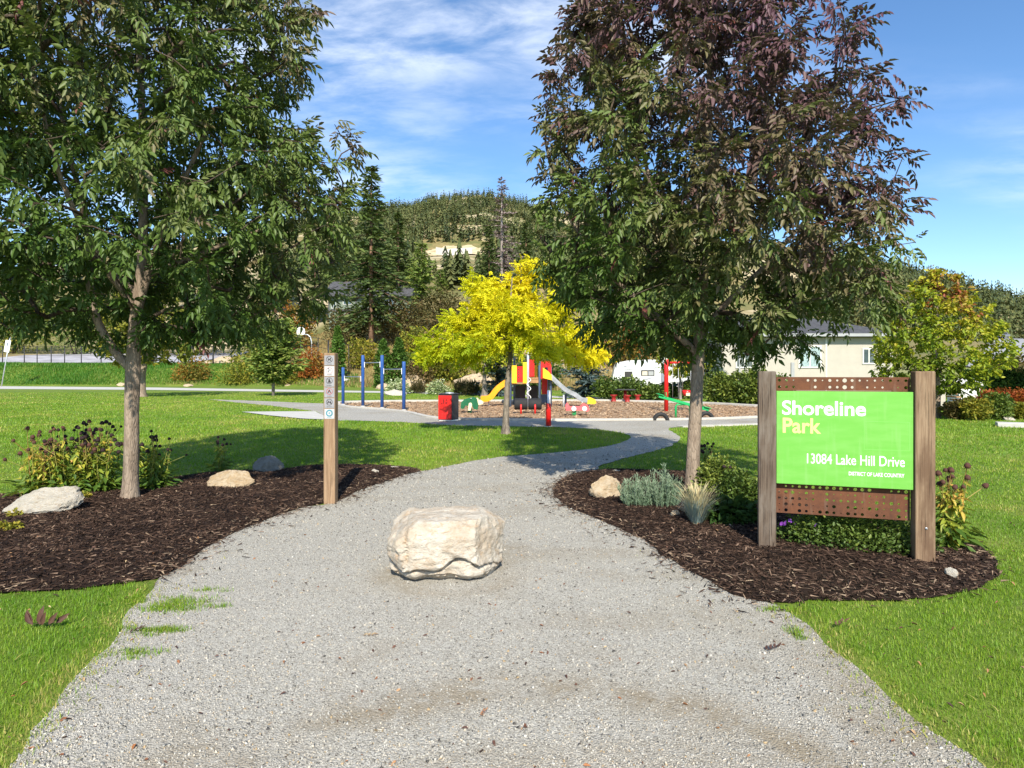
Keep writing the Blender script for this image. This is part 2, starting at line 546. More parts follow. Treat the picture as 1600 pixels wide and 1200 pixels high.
foliage('coneflower_leaf', [(0.0, (0.05, 0.12, 0.02)), (0.45, (0.15, 0.23, 0.03)), (0.75, (0.42, 0.42, 0.05)), (1.0, (0.58, 0.34, 0.08))], 0.5, 0.35, 0.3, (0.4, 0.45, 0.05))
foliage('coneflower_stem', [(0.0, (0.10, 0.13, 0.03)), (0.6, (0.32, 0.30, 0.07)), (1.0, (0.24, 0.10, 0.04))], 0.6, 0.3, 0.0)
foliage('lavender_leaf', [(0.0, (0.09, 0.15, 0.09)), (0.6, (0.20, 0.29, 0.18)), (1.0, (0.36, 0.42, 0.30))], 0.6, 0.25, 0.2)
foliage('fescue_blade', [(0.0, (0.20, 0.30, 0.30)), (0.5, (0.34, 0.42, 0.38)), (0.75, (0.50, 0.46, 0.26)), (1.0, (0.62, 0.50, 0.28))], 0.55, 0.3, 0.2, (0.5, 0.5, 0.3))
foliage('pale_shrub_leaf', [(0.0, (0.07, 0.14, 0.03)), (0.5, (0.30, 0.38, 0.16)), (1.0, (0.66, 0.68, 0.46))], 0.6, 0.25, 0.2)
foliage('fountain_grass_blade', [(0.0, (0.035, 0.030, 0.014)), (0.6, (0.085, 0.075, 0.028)), (1.0, (0.18, 0.12, 0.06))], 0.6, 0.25, 0.2)
foliage('mulch_chip', [(0.0, (0.015, 0.0082, 0.006)), (0.5, (0.046, 0.026, 0.0175)), (0.85, (0.100, 0.060, 0.041)), (0.97, (0.20, 0.135, 0.095)), (1.0, (0.36, 0.27, 0.18))], 0.85, 0.2, 0.0)
foliage('wood_chip', [(0.0, (0.20, 0.12, 0.07)), (0.6, (0.38, 0.25, 0.15)), (1.0, (0.55, 0.42, 0.28))], 0.85, 0.2, 0.0)
foliage('gravel_stone', [(0.0, (0.08, 0.076, 0.07)), (0.12, (0.18, 0.172, 0.153)), (0.5, (0.35, 0.338, 0.302)), (0.85, (0.475, 0.456, 0.408)), (0.95, (0.58, 0.558, 0.50)), (1.0, (0.42, 0.31, 0.18))], 0.85, 0.2, 0.0)
foliage('fallen_leaf', [(0.0, (0.05, 0.028, 0.025)), (0.4, (0.14, 0.07, 0.05)), (0.7, (0.32, 0.13, 0.05)), (1.0, (0.50, 0.38, 0.22))], 0.6, 0.3, 0.1, (0.3, 0.15, 0.05))
# ------------------------------------------------------------------ ground materials
def ground_mat():
    t = NT('ground_cover')
    c = t.coord()
    w = t.n('ShaderNodeAttribute', {'attribute_name': 'rnd'}).outputs['Fac']
    a = t.noise(c, 0.35, 4); b = t.noise(c, 9.0, 5, 0.7); d = t.noise(c, 90.0, 3, 0.7)
    lawn = t.mix(t.rng(a, 0.35, 0.68), (0.10, 0.175, 0.018), (0.20, 0.25, 0.040))
    lawn = t.mix(t.rng(b, 0.35, 0.7, 0, 0.6), lawn, (0.095, 0.165, 0.016))
    lawn = t.mix(t.rng(d, 0.4, 0.7, 0, 0.5), lawn, (0.17, 0.20, 0.05))
    lawn = t.mix(t.rng(t.noise(c, 1.6, 4, 0.65), 0.55, 0.72, 0, 0.55), lawn, (0.26, 0.26, 0.075))
    e = t.noise(c, 0.06, 5, 0.6); f = t.noise(c, 0.5, 5, 0.7)
    hill = t.mix(t.rng(f, 0.35, 0.65), (0.30, 0.225, 0.10), (0.17, 0.15, 0.06))
    hill = t.mix(t.rng(e, 0.40, 0.60, 0, 0.9), hill, (0.125, 0.135, 0.048))
    hill = t.mix(t.rng(t.noise(c, 0.021, 4, 0.6), 0.50, 0.60, 0, 0.85), hill, (0.50, 0.41, 0.26))
    col = t.mix(w, lawn, hill)
    h = t.math('ADD', b, t.math('MULTIPLY', d, 0.6))
    return t.done(t.bsdf(col, 0.9, 0.15, normal=t.bump(h, 0.6, 0.03)))


def gravel_mat():
    t = NT('gravel')
    c = t.coord()
    v = t.n('ShaderNodeTexVoronoi', {'feature': 'F1'}, Vector=c, Scale=105.0)
    v2 = t.n('ShaderNodeTexVoronoi', {'feature': 'F1'}, Vector=c, Scale=210.0)
    g = t.n('ShaderNodeSeparateColor', Color=v.outputs['Color']).outputs[0]
    g2 = t.n('ShaderNodeSeparateColor', Color=v2.outputs['Color']).outputs[1]
    col = t.ramp(g, [(0.0, (0.15, 0.14, 0.125)), (0.12, (0.28, 0.265, 0.23)), (0.5, (0.395, 0.378, 0.338)), (0.9, (0.50, 0.48, 0.43)), (1.0, (0.58, 0.556, 0.50))])
    col2 = t.ramp(g2, [(0.0, (0.13, 0.12, 0.105)), (0.5, (0.36, 0.345, 0.30)), (1.0, (0.51, 0.485, 0.425))])
    col = t.mix(0.45, col, col2)
    gap = t.rng(v.outputs['Distance'], 0.5, 0.9, 0, 0.3)
    col = t.mix(gap, col, (0.20, 0.18, 0.15))
    patch = t.n('ShaderNodeAttribute', {'attribute_name': 'rnd'}).outputs['Fac']
    big = t.noise(c, 6.0, 5, 0.7, 0.6)
    col = t.mix(t.math('MULTIPLY', patch, t.rng(big, 0.3, 0.6, 0.2, 1.0)), col, (0.225, 0.175, 0.105))
    big2 = t.noise(t.coord((0.6, 1.6, 1)), 0.9, 3, 0.5)
    col = t.mix(t.rng(big2, 0.55, 0.75, 0, 0.35), col, (0.36, 0.33, 0.27))
    sp = t.noise(c, 14.0, 4, 0.7)
    col = t.mix(t.rng(sp, 0.66, 0.74, 0, 0.55), col, (0.35, 0.20, 0.09))
    dn = t.math('MULTIPLY', v.outputs['Distance'], -1.0)
    return t.done(t.bsdf(col, 0.9, 0.2, normal=t.bump(dn, 0.7, 0.008)))


def mulch_mat():
    t = NT('bark_mulch')
    c = t.coord((1, 1, 1))
    f = t.noise(t.coord((1, 2.2, 1)), 38.0, 6, 0.75, 1.2)
    g = t.noise(t.coord((2.0, 0.9, 1)), 60.0, 5, 0.75, 1.0)
    col = t.mix(t.rng(f, 0.35, 0.68), (0.014, 0.008, 0.0055), (0.046, 0.026, 0.017))
    col = t.mix(t.rng(g, 0.58, 0.70, 0, 0.8), col, (0.085, 0.050, 0.032))
    return t.done(t.bsdf(col, 0.9, 0.2, normal=t.bump(t.math('ADD', f, g), 0.9, 0.02)))


def chips_mat():
    t = NT('wood_chip_surface')
    c = t.coord()
    f = t.noise(c, 9.0, 6, 0.75, 0.8)
    v = t.n('ShaderNodeTexVoronoi', Vector=c, Scale=16.0)
    g = t.n('ShaderNodeSeparateColor', Color=v.outputs['Color']).outputs[0]
    col = t.ramp(g, [(0, (0.16, 0.095, 0.055)), (0.4, (0.33, 0.215, 0.125)), (0.8, (0.44, 0.31, 0.19)), (1, (0.56, 0.44, 0.30))])
    col = t.mix(t.rng(f, 0.4, 0.7, 0, 0.5), col, (0.24, 0.145, 0.085))
    return t.done(t.bsdf(col, 0.9, 0.15, normal=t.bump(f, 0.8, 0.04)))


ground_mat(); gravel_mat(); mulch_mat(); chips_mat()


def rock_mat(name, pale, warm, dark, sc=1.0):
    t = NT(name)
    c = t.coord()
    f = t.noise(c, 5.0 * sc, 7, 0.65, 0.5); g = t.noise(t.coord((1, 1, 2.4)), 9.0 * sc, 5, 0.7, 0.8); d = t.noise(c, 70 * sc, 4, 0.7)
    col = t.mix(t.rng(f, 0.36, 0.66), pale, warm)
    col = t.mix(t.rng(g, 0.56, 0.72, 0, 0.55), col, (warm[0] * 0.95, warm[1] * 0.66, warm[2] * 0.42))
    col = t.mix(t.rng(t.noise(c, 2.2 * sc, 5, 0.7), 0.55, 0.75, 0, 0.7), col, dark)
    col = t.mix(t.rng(d, 0.35, 0.75, 0, 0.25), col, dark)
    col = t.mix(t.rng(t.noise(c, 16 * sc, 6, 0.75, 1.0), 0.5, 0.68, 0, 0.6), col, (warm[0] * 0.8, warm[1] * 0.62, warm[2] * 0.45))
    h = t.math('ADD', g, t.math('MULTIPLY', d, 0.5))
    return t.done(t.bsdf(col, 0.85, 0.25, normal=t.bump(h, 1.0, 0.022)))


rock_mat('limestone', (0.55, 0.505, 0.43), (0.46, 0.385, 0.295), (0.34, 0.275, 0.205))
rock_mat('tan_rock', (0.51, 0.42, 0.30), (0.42, 0.31, 0.185), (0.30, 0.235, 0.16), 2.0)
rock_mat('grey_rock', (0.33, 0.32, 0.29), (0.26, 0.24, 0.20), (0.14, 0.13, 0.115), 2.0)
rock_mat('pale_rock', (0.48, 0.45, 0.395), (0.50, 0.46, 0.38), (0.33, 0.30, 0.26), 2.5)


# ------------------------------------------------------------------ terrain
def terrain(x, y):
    x = np.asarray(x, float); y = np.asarray(y, float)
    yy = np.maximum(y, 5.0)
    px = 800 + 1000 * np.clip(x / yy, -1.7, 1.7)
    y0 = np.interp(px, [0, 350, 520, 650, 900, 1600], [69, 69, 62, 55, 50, 50])
    s = y - y0
    zl = np.interp(s, [0, 6, 9, 31, 45, 70, 130, 280, 430, 640], [0, 2.3, 2.45, 4.4, 8, 15, 34, 66, 95, 160])
    zc = np.interp(s, [0, 12, 25, 55, 95, 145, 300, 440, 640], [0, 1.5, 4.9, 11.0, 21, 32, 62, 92, 160])
    zr = np.interp(s, [0, 15, 45, 100, 200, 350, 640], [0, 0.0, 0.6, 4.0, 20, 34, 80])
    wl = 1 - sstep(470, 560, px); wr = sstep(900, 1060, px)
    z = zc * (1 - wl) + zl * wl
    z = z * (1 - wr) + zr * wr
    sky_y = np.interp(px, [-900, 0, 400, 560, 640, 700, 752, 800, 850, 1000, 1250, 1430, 1500, 1600, 2500],
                      [470, 430, 360, 330, 322, 313, 308, 316, 330, 352, 395, 430, 446, 474, 520])
    zs = EYE + (580 - sky_y) * 0.9
    t = sstep(430, 900, y)
    z = z * (1 - t) + zs * t
    cap = EYE + (580 - sky_y - np.interp(y, [250, 430, 620, 900], [110, 80, 34, 0])) * np.minimum(y, 900) / 1000
    z = np.where(y > 200, np.minimum(z, np.maximum(cap, 0)), z)
    p = np.stack([x, y, 0 * x], -1)
    z = z + vnoise(p, 0.02) * 3.0 * sstep(120, 500, y) + vnoise(p, 0.11, 3) * 0.7 * sstep(10, 40, s) + vnoise(p, 0.06, 5) * 4 * sstep(500, 800, y)
    z = z - sstep(930, 1500, y) * 220
    return np.where(s > 0, z, 0.0)


def hill_start(x, y):
    px = 800 + 1000 * np.clip(x / np.maximum(y, 5.0), -1.7, 1.7)
    return y - np.interp(px, [0, 350, 520, 650, 900, 1600], [69, 69, 62, 55, 50, 50])


def half(a, b, n): return np.geomspace(a, b, n)


gx = np.concatenate([-half(95, 1600, 40)[::-1], np.linspace(-92, 92, 124), half(95, 1600, 40)])
gy = np.concatenate([np.linspace(-40, 42, 20), np.linspace(43, 125, 90), half(126.5, 1600, 110)])
XX, YY = np.meshgrid(gx, gy)
ZZ = terrain(XX, YY)
nx_, ny_ = len(gx), len(gy)
idx = np.arange(nx_ * ny_).reshape(ny_, nx_)
Fg = np.stack([idx[:-1, :-1], idx[:-1, 1:], idx[1:, 1:], idx[1:, :-1]], -1).reshape(-1, 4)
ss = hill_start(XX, YY)
PXX = 800 + 1000 * XX / np.maximum(YY, 5)
wz = sstep(2, 16, ss) * (1 - 0.75 * sstep(1000, 1150, PXX) * (1 - sstep(90, 160, YY)))
wz = np.where((PXX < 520) & (ss < 9), wz * 0.25, wz)
me = fast_mesh('ground', np.stack([XX, YY, ZZ], -1).reshape(-1, 3), Fg, MATS['ground_cover'], wz.ravel(), True)
tag(link('ground', me), kind='structure')


# ------------------------------------------------------------------ sheets laid on the ground
def smooth_closed(pts, per=6):
    n = len(pts); out = []
    for i in range(n):
        p0, p1, p2, p3 = (np.array(pts[(i + k - 1) % n], float) for k in range(4))
        L = np.linalg.norm(p2 - p1)
        m = max(1, min(per, int(L / 0.12)))
        for k in range(m):
            t = k / m
            out.append(0.5 * ((2 * p1) + (p2 - p0) * t + (2 * p0 - 5 * p1 + 4 * p2 - p3) * t * t + (3 * p1 - p0 - 3 * p2 + p3) * t ** 3))
    return np.array(out)


def inside(poly, x, y):
    x = np.asarray(x, float); y = np.asarray(y, float)
    r = np.zeros(x.shape, bool)
    n = len(poly)
    bb = (x >= poly[:, 0].min()) & (x <= poly[:, 0].max()) & (y >= poly[:, 1].min()) & (y <= poly[:, 1].max())
    xs = x[bb]; ys = y[bb]; q = np.zeros(xs.shape, bool)
    for i in range(n):
        x1, y1 = poly[i]; x2, y2 = poly[(i + 1) % n]
        if y1 == y2: continue
        c = ((y1 > ys) != (y2 > ys)) & (xs < (x2 - x1) * (ys - y1) / (y2 - y1) + x1)
        q ^= c
    r[bb] = q
    return r


def edge_dist(poly, x, y):
    x = np.asarray(x, float); y = np.asarray(y, float)
    d = np.full(x.shape, 1e9)
    for i in range(len(poly)):
        a = poly[i]; b = poly[(i + 1) % len(poly)]
        e = b - a; L2 = (e * e).sum()
        if L2 < 1e-12: continue
        t = np.clip(((x - a[0]) * e[0] + (y - a[1]) * e[1]) / L2, 0, 1)
        d = np.minimum(d, np.hypot(x - a[0] - t * e[0], y - a[1] - t * e[1]))
    return d


rng = np.random.default_rng(11)


def sheet(name, poly, zf, spacing, mat, kind='structure', zones=None, attr=None):
    """zones: list of (ymin, ymax, spacing)"""
    pts = [tuple(p) for p in poly]
    for (y0, y1, sp) in (zones or [(poly[:, 1].min(), poly[:, 1].max(), spacing)]):
        xs = np.arange(poly[:, 0].min(), poly[:, 0].max(), sp); ys = np.arange(y0, y1, sp)
        if len(xs) == 0 or len(ys) == 0: continue
        A, B = np.meshgrid(xs, ys)
        A = A.ravel() + rng.uniform(-.3, .3, A.size) * sp; B = B.ravel() + rng.uniform(-.3, .3, B.size) * sp
        k = inside(poly, A, B)
        A, B = A[k], B[k]
        if len(A):
            k = edge_dist(poly, A, B) > sp * 0.35
            pts += list(zip(A[k], B[k]))
    n = len(poly)
    res = geometry.delaunay_2d_cdt([Vector(p) for p in pts], [(i, (i + 1) % n) for i in range(n)], [], 1, 1e-5)
    v = np.array([(p.x, p.y) for p in res[0]])
    z = zf(v[:, 0], v[:, 1])
    tri = [f for f in res[2]]
    me = bpy.data.meshes.new(name)
    me.from_pydata(np.column_stack([v, z]).tolist(), [], tri)
    me.polygons.foreach_set('use_smooth', np.ones(len(me.polygons), bool))
    me.update(); me.materials.append(mat)
    if attr is not None:
        me.attributes.new('rnd', 'FLOAT', 'POINT').data.foreach_set('value', attr(v[:, 0], v[:, 1]).astype(np.float32))
    o = link(name, me)
    return tag(o, kind=kind)


def wiggle(poly, amp, sc, seed=0):
    p3 = np.column_stack([poly, np.zeros(len(poly))])
    return poly + np.stack([vnoise(p3, sc, seed), vnoise(p3, sc, seed + 9)], -1) * amp


PATH_PX = [(60, 1133), (95, 1085), (150, 1030), (190, 985), (205, 955), (232, 922), (262, 893), (305, 862), (380, 826), (460, 797), (520, 786),
           (565, 765), (620, 746), (665, 736), (700, 729), (770, 716), (850, 709), (930, 701), (968, 693), (985, 684), (972, 677), (930, 671),
           (860, 667.5), (800, 666.5), (700, 664.5), (640, 660.5), (560, 657.5), (515, 656.5), (500, 650), (493, 643.5), (430, 635), (380, 630), (333, 625.2),
           (333, 624.5), (400, 626.5), (470, 629.5), (520, 631.5), (545, 636.5), (600, 641), (640, 646), (680, 654), (780, 657.5), (960, 657.5),
           (1100, 656), (1184, 653), (1290, 650), (1330, 653), (1290, 660), (1184, 664), (1075, 667.5), (1045, 669.5), (1052, 676), (1063, 684), (1058, 691), (1038, 701), (990, 713),
           (942, 726), (930, 735), (890, 746), (874, 762), (885, 785), (930, 806), (1000, 836), (1050, 870), (1110, 905), (1180, 936), (1215, 947), (1245, 968),
           (1290, 1010), (1350, 1058), (1400, 1098), (1445, 1133)]
path_w = [G(*p) for p in PATH_PX] + [(1.92, 1.8), (1.95, -4.0), (-1.9, -4.0), (-1.95, 1.9)]
path_poly = wiggle(wiggle(smooth_closed(path_w, 14), 0.035, 4.0), 0.018, 17.0, 6)


def outset(poly, d):
    a = np.roll(poly, 1, 0); b = np.roll(poly, -1, 0)
    t_ = b - a; n_ = np.stack([t_[:, 1], -t_[:, 0]], -1); n_ /= np.maximum(np.linalg.norm(n_, axis=1, keepdims=True), 1e-9)
    area = 0.5 * np.sum(poly[:, 0] * b[:, 1] - b[:, 0] * poly[:, 1])
    return poly + n_ * d * (1 if area > 0 else -1)


LB_PX = [(-140, 930), (0, 926), (120, 919), (200, 909), (240, 904), (268, 892), (308, 860), (383, 823), (462, 794), (522, 783), (567, 763), (622, 744), (652, 736),
         (610, 731), (540, 729), (480, 731), (430, 737), (330, 741), (270, 750), (200, 761), (100, 771), (0, 777), (-120, 782)]
left_bed = wiggle(wiggle(outset(smooth_closed([G(*p) for p in LB_PX], 10), 0.055), 0.035, 4.0, 2), 0.012, 15.0, 3)
RB_PX = [(870, 762), (882, 787), (928, 809), (998, 839), (1048, 873), (1108, 908), (1178, 938), (1300, 939), (1420, 936), (1500, 926), (1547, 905), (1556, 885),
         (1542, 866), (1505, 846), (1440, 825), (1300, 795), (1180, 760), (1100, 742), (1040, 738), (960, 736), (915, 740), (890, 746)]
right_bed = wiggle(wiggle(outset(smooth_closed([G(*p) for p in RB_PX], 10), 0.03), 0.035, 4.0, 4), 0.012, 15.0, 5)
CHIP_PX = [(523, 632), (545, 636.2), (600, 640.5), (640, 645.5), (680, 653.6), (780, 657), (960, 657), (1100, 655.5), (1184, 652.5), (1290, 648), (1340, 643), (1290, 640),
           (1184, 636.5), (1100, 632), (1000, 629), (935, 627.6), (800, 628), (633, 628.6), (545, 630)]
chips_poly = smooth_closed([G(*p) for p in CHIP_PX], 10)
slab_poly = np.array([G(*p) for p in [(377, 644.4), (440, 643.9), (492, 643.7), (506, 650.5), (519, 657.3), (470, 655), (420, 650)]])
FARP_T = [(-400, 602.6), (-150, 603), (0, 603.6), (240, 605.6), (480, 609.6), (640, 612.0), (760, 615.0), (900, 620.3), (1000, 623)]
FARP_B = [(1000, 624.5), (900, 623), (760, 617.8), (640, 614.5), (480, 612.6), (240, 609.4), (0, 607.8), (-150, 606.8), (-400, 606)]
farpath_poly = np.array([G(*p) for p in FARP_T + FARP_B])


def gz(x, y):
    p = np.stack([x, y, 0 * x], -1)
    return 0.008 + 0.003 * vnoise(p, 2.5)


def worn(x, y):
    """where the gravel is worn thin: streaks that follow the walking line"""
    p = np.stack([x * 1.0, y * 0.8, 0 * x], -1)
    a = sstep(0.25, 0.75, vnoise(p, 1.15, 3) + 0.35 * vnoise(p, 4.5, 7))
    b = sstep(0.2, 0.7, vnoise(np.stack([x * 0.5, y * 2.6, 0 * x], -1), 1.2, 11) + 0.3 * vnoise(p, 6, 2)) * 0.8
    arc = np.exp(-((np.hypot(x - 0.15, y - 1.9) - 1.32) / 0.16) ** 2) * sstep(-0.3, 0.4, vnoise(p, 3.0, 5) + 0.3)
    foot = np.exp(-((np.hypot(x + 0.50, (y - 4.95) * 1.2) - 0.46) / 0.14) ** 2) * (0.6 + 0.4 * vnoise(p, 6.0, 4))
    return np.clip(np.maximum(np.maximum(np.maximum(a * 0.7, b * 0.55), arc), foot), 0, 1)


def bedz(poly, x, y):
    d = edge_dist(poly, x, y)
    p = np.stack([x, y, 0 * x], -1)
    return 0.014 + 0.085 * (1 - np.exp(-d / 0.4)) + 0.012 * vnoise(p, 4.0) * np.minimum(1, d / 0.2)


def bed_at(poly, x, y):
    return float(bedz(poly, np.array([x]), np.array([y]))[0])


sheet('gravel_path', path_poly, gz, 0.1, MATS['gravel'], zones=[(-4, 2.2, 0.5), (2.2, 7, 0.10), (7, 12, 0.25), (12, 40, 0.9)], attr=lambda x, y: worn(x, y) * 0.75)
sheet('mulch_bed', left_bed, lambda x, y: bedz(left_bed, x, y), 0.07, MATS['bark_mulch'])
sheet('mulch_bed', right_bed, lambda x, y: bedz(right_bed, x, y), 0.07, MATS['bark_mulch'])
sheet('wood_chip_ground', chips_poly, lambda x, y: 0.016 + 0.03 * vnoise(np.stack([x, y, 0 * x], -1), 1.3) ** 2, 0.6, MATS['wood_chip_surface'])
sheet('concrete_pad', slab_poly, lambda x, y: 0 * x + 0.030, 1.0, MATS['pale_slab'])
sheet('concrete_path', farpath_poly, lambda x, y: 0 * x + 0.012, 5.0, MATS['pale_slab'])


def kerb(name, pts, w, h, mat, z0=0.0):
    pts = [Vector((p[0], p[1], 0)) for p in pts]
    vs = []; f = []
    for i, p in enumerate(pts):
        t = (pts[min(i + 1, len(pts) - 1)] - pts[max(i - 1, 0)]).normalized()
        s = Vector((-t.y, t.x, 0))
        for (a, z) in ((-w / 2, z0 - 0.05), (-w / 2, z0 + h - 0.015), (-w / 2 + 0.015, z0 + h), (w / 2 - 0.015, z0 + h), (w / 2, z0 + h - 0.015), (w / 2, z0 - 0.05)):
            vs.append(p + s * a + Vector((0, 0, z)))
    for i in range(len(pts) - 1):
        for k in range(5):
            f.append((i * 6 + k, i * 6 + k + 1, i * 6 + 7 + k, i * 6 + 6 + k))
    f += [(0, 1, 2, 3, 4, 5), tuple((len(pts) - 1) * 6 + k for k in (5, 4, 3, 2, 1, 0))]
    o = MB().add(vs, f).build(name, mat)
    return tag(o, kind='structure')


def spline_open(pts, per=6):
    pts = [np.array(p, float) for p in pts]; out = []
    for i in range(len(pts) - 1):
        p0 = pts[max(i - 1, 0)]; p1 = pts[i]; p2 = pts[i + 1]; p3 = pts[min(i + 2, len(pts) - 1)]
        for k in range(per):
            t = k / per
            out.append(0.5 * ((2 * p1) + (p2 - p0) * t + (2 * p0 - 5 * p1 + 4 * p2 - p3) * t * t + (3 * p1 - p0 - 3 * p2 + p3) * t ** 3))
    out.append(pts[-1])
    return out


kerb('concrete_edging', spline_open([G(*p) for p in [(523, 631.6), (545, 629.8), (633, 628.3), (800, 627.7), (935, 627.3), (1000, 628.7), (1100, 631.7), (1184, 636.2), (1290, 639.7), (1340, 642.7)]]),
     0.55, 0.11, MATS['concrete'])
kerb('concrete_edging', spline_open([G(*p) for p in [(523, 632), (545, 636.3), (600, 640.7), (640, 645.7), (680, 653.8), (780, 657.2), (960, 657.2), (1100, 655.8), (1184, 652.8), (1290, 648.4), (1340, 643.3)]]),
     0.2, 0.07, MATS['concrete'])
kerb('concrete_edging', spline_open([G(*p) for p in [(1062, 667.6), (1120, 665.6), (1184, 663.3), (1300, 658)]]), 0.35, 0.04, MATS['concrete'])
kerb('concrete_edging', spline_open([G(*p) for p in [(1557, 666), (1600, 667.5), (1700, 671)]]), 0.55, 0.12, MATS['pale_slab'])


# ------------------------------------------------------------------ grass, gravel, mulch: countless small pieces
def sample(n, ymin, ymax, power=2.0, half_w=0.92):
    """ground points, thinning with distance"""
    u = rng.uniform(0, 1, n)
    Y = ymin * (ymax / ymin) ** u
    X = rng.uniform(-half_w, half_w, n) * Y
    return X, Y


def lawn_mask(x, y):
    k = ~inside(path_poly, x, y)
    for p in (left_bed, right_bed, chips_poly, slab_poly, farpath_poly): k &= ~inside(p, x, y)
    m = k & (y < 12)
    d = edge_dist(path_poly, x[m], y[m])
    thin = rng.uniform(0, 1, d.shape) < 0.25 + 0.75 * sstep(0.0, 0.10, d)
    bedgap = (d < 0.14) & (np.minimum(edge_dist(left_bed, x[m], y[m]), edge_dist(right_bed, x[m], y[m])) < 0.10)
    k[m] = thin & ~bedgap
    return k


BLADE_V = np.array([(0, -0.5, 0), (0, 0.5, 0), (0.32, 0.28, 0.62), (0.32, -0.28, 0.62), (0.95, 0, 1.0)])
BLADE_F = np.array([(0, 1, 2), (0, 2, 3), (3, 2, 4)])
TRI_V = np.array([(0, -0.5, 0), (0, 0.5, 0), (0.7, 0, 1.0)]); TRI_F = np.array([(0, 1, 2)])


def blades(X, Y, Z, h, w, rnd, lean=0.5, simple=False):
    n = len(X)
    az = rng.uniform(0, 2 * math.pi, n)
    M = np.zeros((n, 3, 3))
    M[:, 0, 0] = np.cos(az); M[:, 1, 0] = np.sin(az)
    M[:, 0, 1] = -np.sin(az); M[:, 1, 1] = np.cos(az)
    M[:, 2, 2] = 1
    sc = np.stack([h * rng.uniform(0.1, lean * 2, n), w, h], -1)
    return stamp(TRI_V if simple else BLADE_V, TRI_F if simple else BLADE_F, np.stack([X, Y, Z], -1), M, sc, rnd)


X, Y = sample(600000, 2.3, 48)
k = lawn_mask(X, Y) & (hill_start(X, Y) < -1)
X, Y = X[k], Y[k]
# a ragged fringe and tufts that creep into the gravel
p3 = np.stack([X, Y, 0 * X], -1)
tone = 0.50 + 0.24 * vnoise(p3, 0.45, 1) + 0.20 * vnoise(p3, 2.2, 2) + 0.25 * sstep(0.45, 0.8, vnoise(p3, 1.1, 12)) + rng.normal(0, 0.16, len(X)) + 0.10 * sstep(10, 30, Y)
dist = np.full(len(X), 9.0); near = Y < 12
dist[near] = edge_dist(path_poly, X[near], Y[near])
tone = np.where(dist < 0.12, tone + rng.uniform(0, 0.5, len(X)), tone)
h = rng.uniform(0.015, 0.034, len(X)) * (1 + 0.35 * vnoise(p3, 3.0, 5)) * np.clip(Y / 9, 1, 1.8)
w = rng.uniform(0.0022, 0.0042, len(X)) * np.clip(Y / 3.4, 0.9, 9)
tone = np.clip(tone, 0, 1); nr = Y < 6.2
parts = [blades(X[nr], Y[nr], 0 * X[nr] - 0.002, h[nr], w[nr], tone[nr]), blades(X[~nr], Y[~nr], 0 * X[~nr] - 0.002, h[~nr], w[~nr] * 1.25, tone[~nr], simple=True)]
for (cx, cy, rx, ry, nn) in [(*G(283, 945), 0.26, 0.16, 1500), (*G(245, 990), 0.2, 0.07, 800), (*G(200, 1022), 0.12, 0.06, 350), (*G(330, 925), 0.1, 0.05, 160),
                             (*G(1215, 955), 0.12, 0.05, 300), (*G(1240, 990), 0.06, 0.10, 250), (*G(340, 950), 0.08, 0.05, 120), (*G(215, 940), 0.10, 0.08, 500)]:
    kx = rng.normal(0, 0.55, (9, 1)) * rx + cx; ky = rng.normal(0, 0.55, (9, 1)) * ry + cy; wh = rng.integers(0, 9, nn)
    a = kx[wh, 0] + rng.normal(0, 0.28, nn) * rx; b = ky[wh, 0] + rng.normal(0, 0.28, nn) * ry
    parts.append(blades(a, b, 0 * a + 0.006, rng.uniform(0.014, 0.034, nn), rng.uniform(0.003, 0.005, nn), np.clip(rng.normal(0.55, 0.22, nn), 0, 1)))
nn = 5200
a, b = sample(nn * 34, 2.4, 7.5)
k = inside(path_poly, a, b); a, b = a[k], b[k]
d = edge_dist(path_poly, a, b)
k = (d < 0.35) & (rng.uniform(0, 1, len(a)) < np.exp(-d / 0.05) * 0.75 * (0.25 + sstep(-0.3, 0.5, vnoise(np.stack([a, b, 0 * a], -1), 5.0, 9)))) & (~inside(left_bed, a, b)) & (~inside(right_bed, a, b)) & ((edge_dist(left_bed, a, b) > 0.25) & (edge_dist(right_bed, a, b) > 0.2))
a, b = a[k], b[k]
parts.append(blades(a, b, 0 * a + 0.006, rng.uniform(0.012, 0.035, len(a)), rng.uniform(0.003, 0.005, len(a)), np.clip(rng.normal(0.75, 0.22, len(a)), 0, 1), 0.9))
a, b = sample(90000, 2.4, 7.0)
d = edge_dist(path_poly, a, b)
k = (rng.uniform(0, 1, len(a)) < 0.42 * np.exp(-d / 0.10) * (0.4 + 0.6 * (vnoise(np.stack([a, b, 0 * a], -1), 2.0, 6) > -0.1))) & (edge_dist(left_bed, a, b) > 0.12) & (edge_dist(right_bed, a, b) > 0.1) & ~inside(left_bed, a, b) & ~inside(right_bed, a, b)
a, b = a[k], b[k]
parts.append(blades(a, b, 0 * a + 0.008, rng.uniform(0.006, 0.022, len(a)), rng.uniform(0.004, 0.010, len(a)), rng.uniform(0.93, 1.0, len(a)), 2.0))
V, F, r = join(parts)
tag(link('lawn_grass', fast_mesh('lawn_grass', V, F, MATS['grass_blade'], r)), kind='stuff')

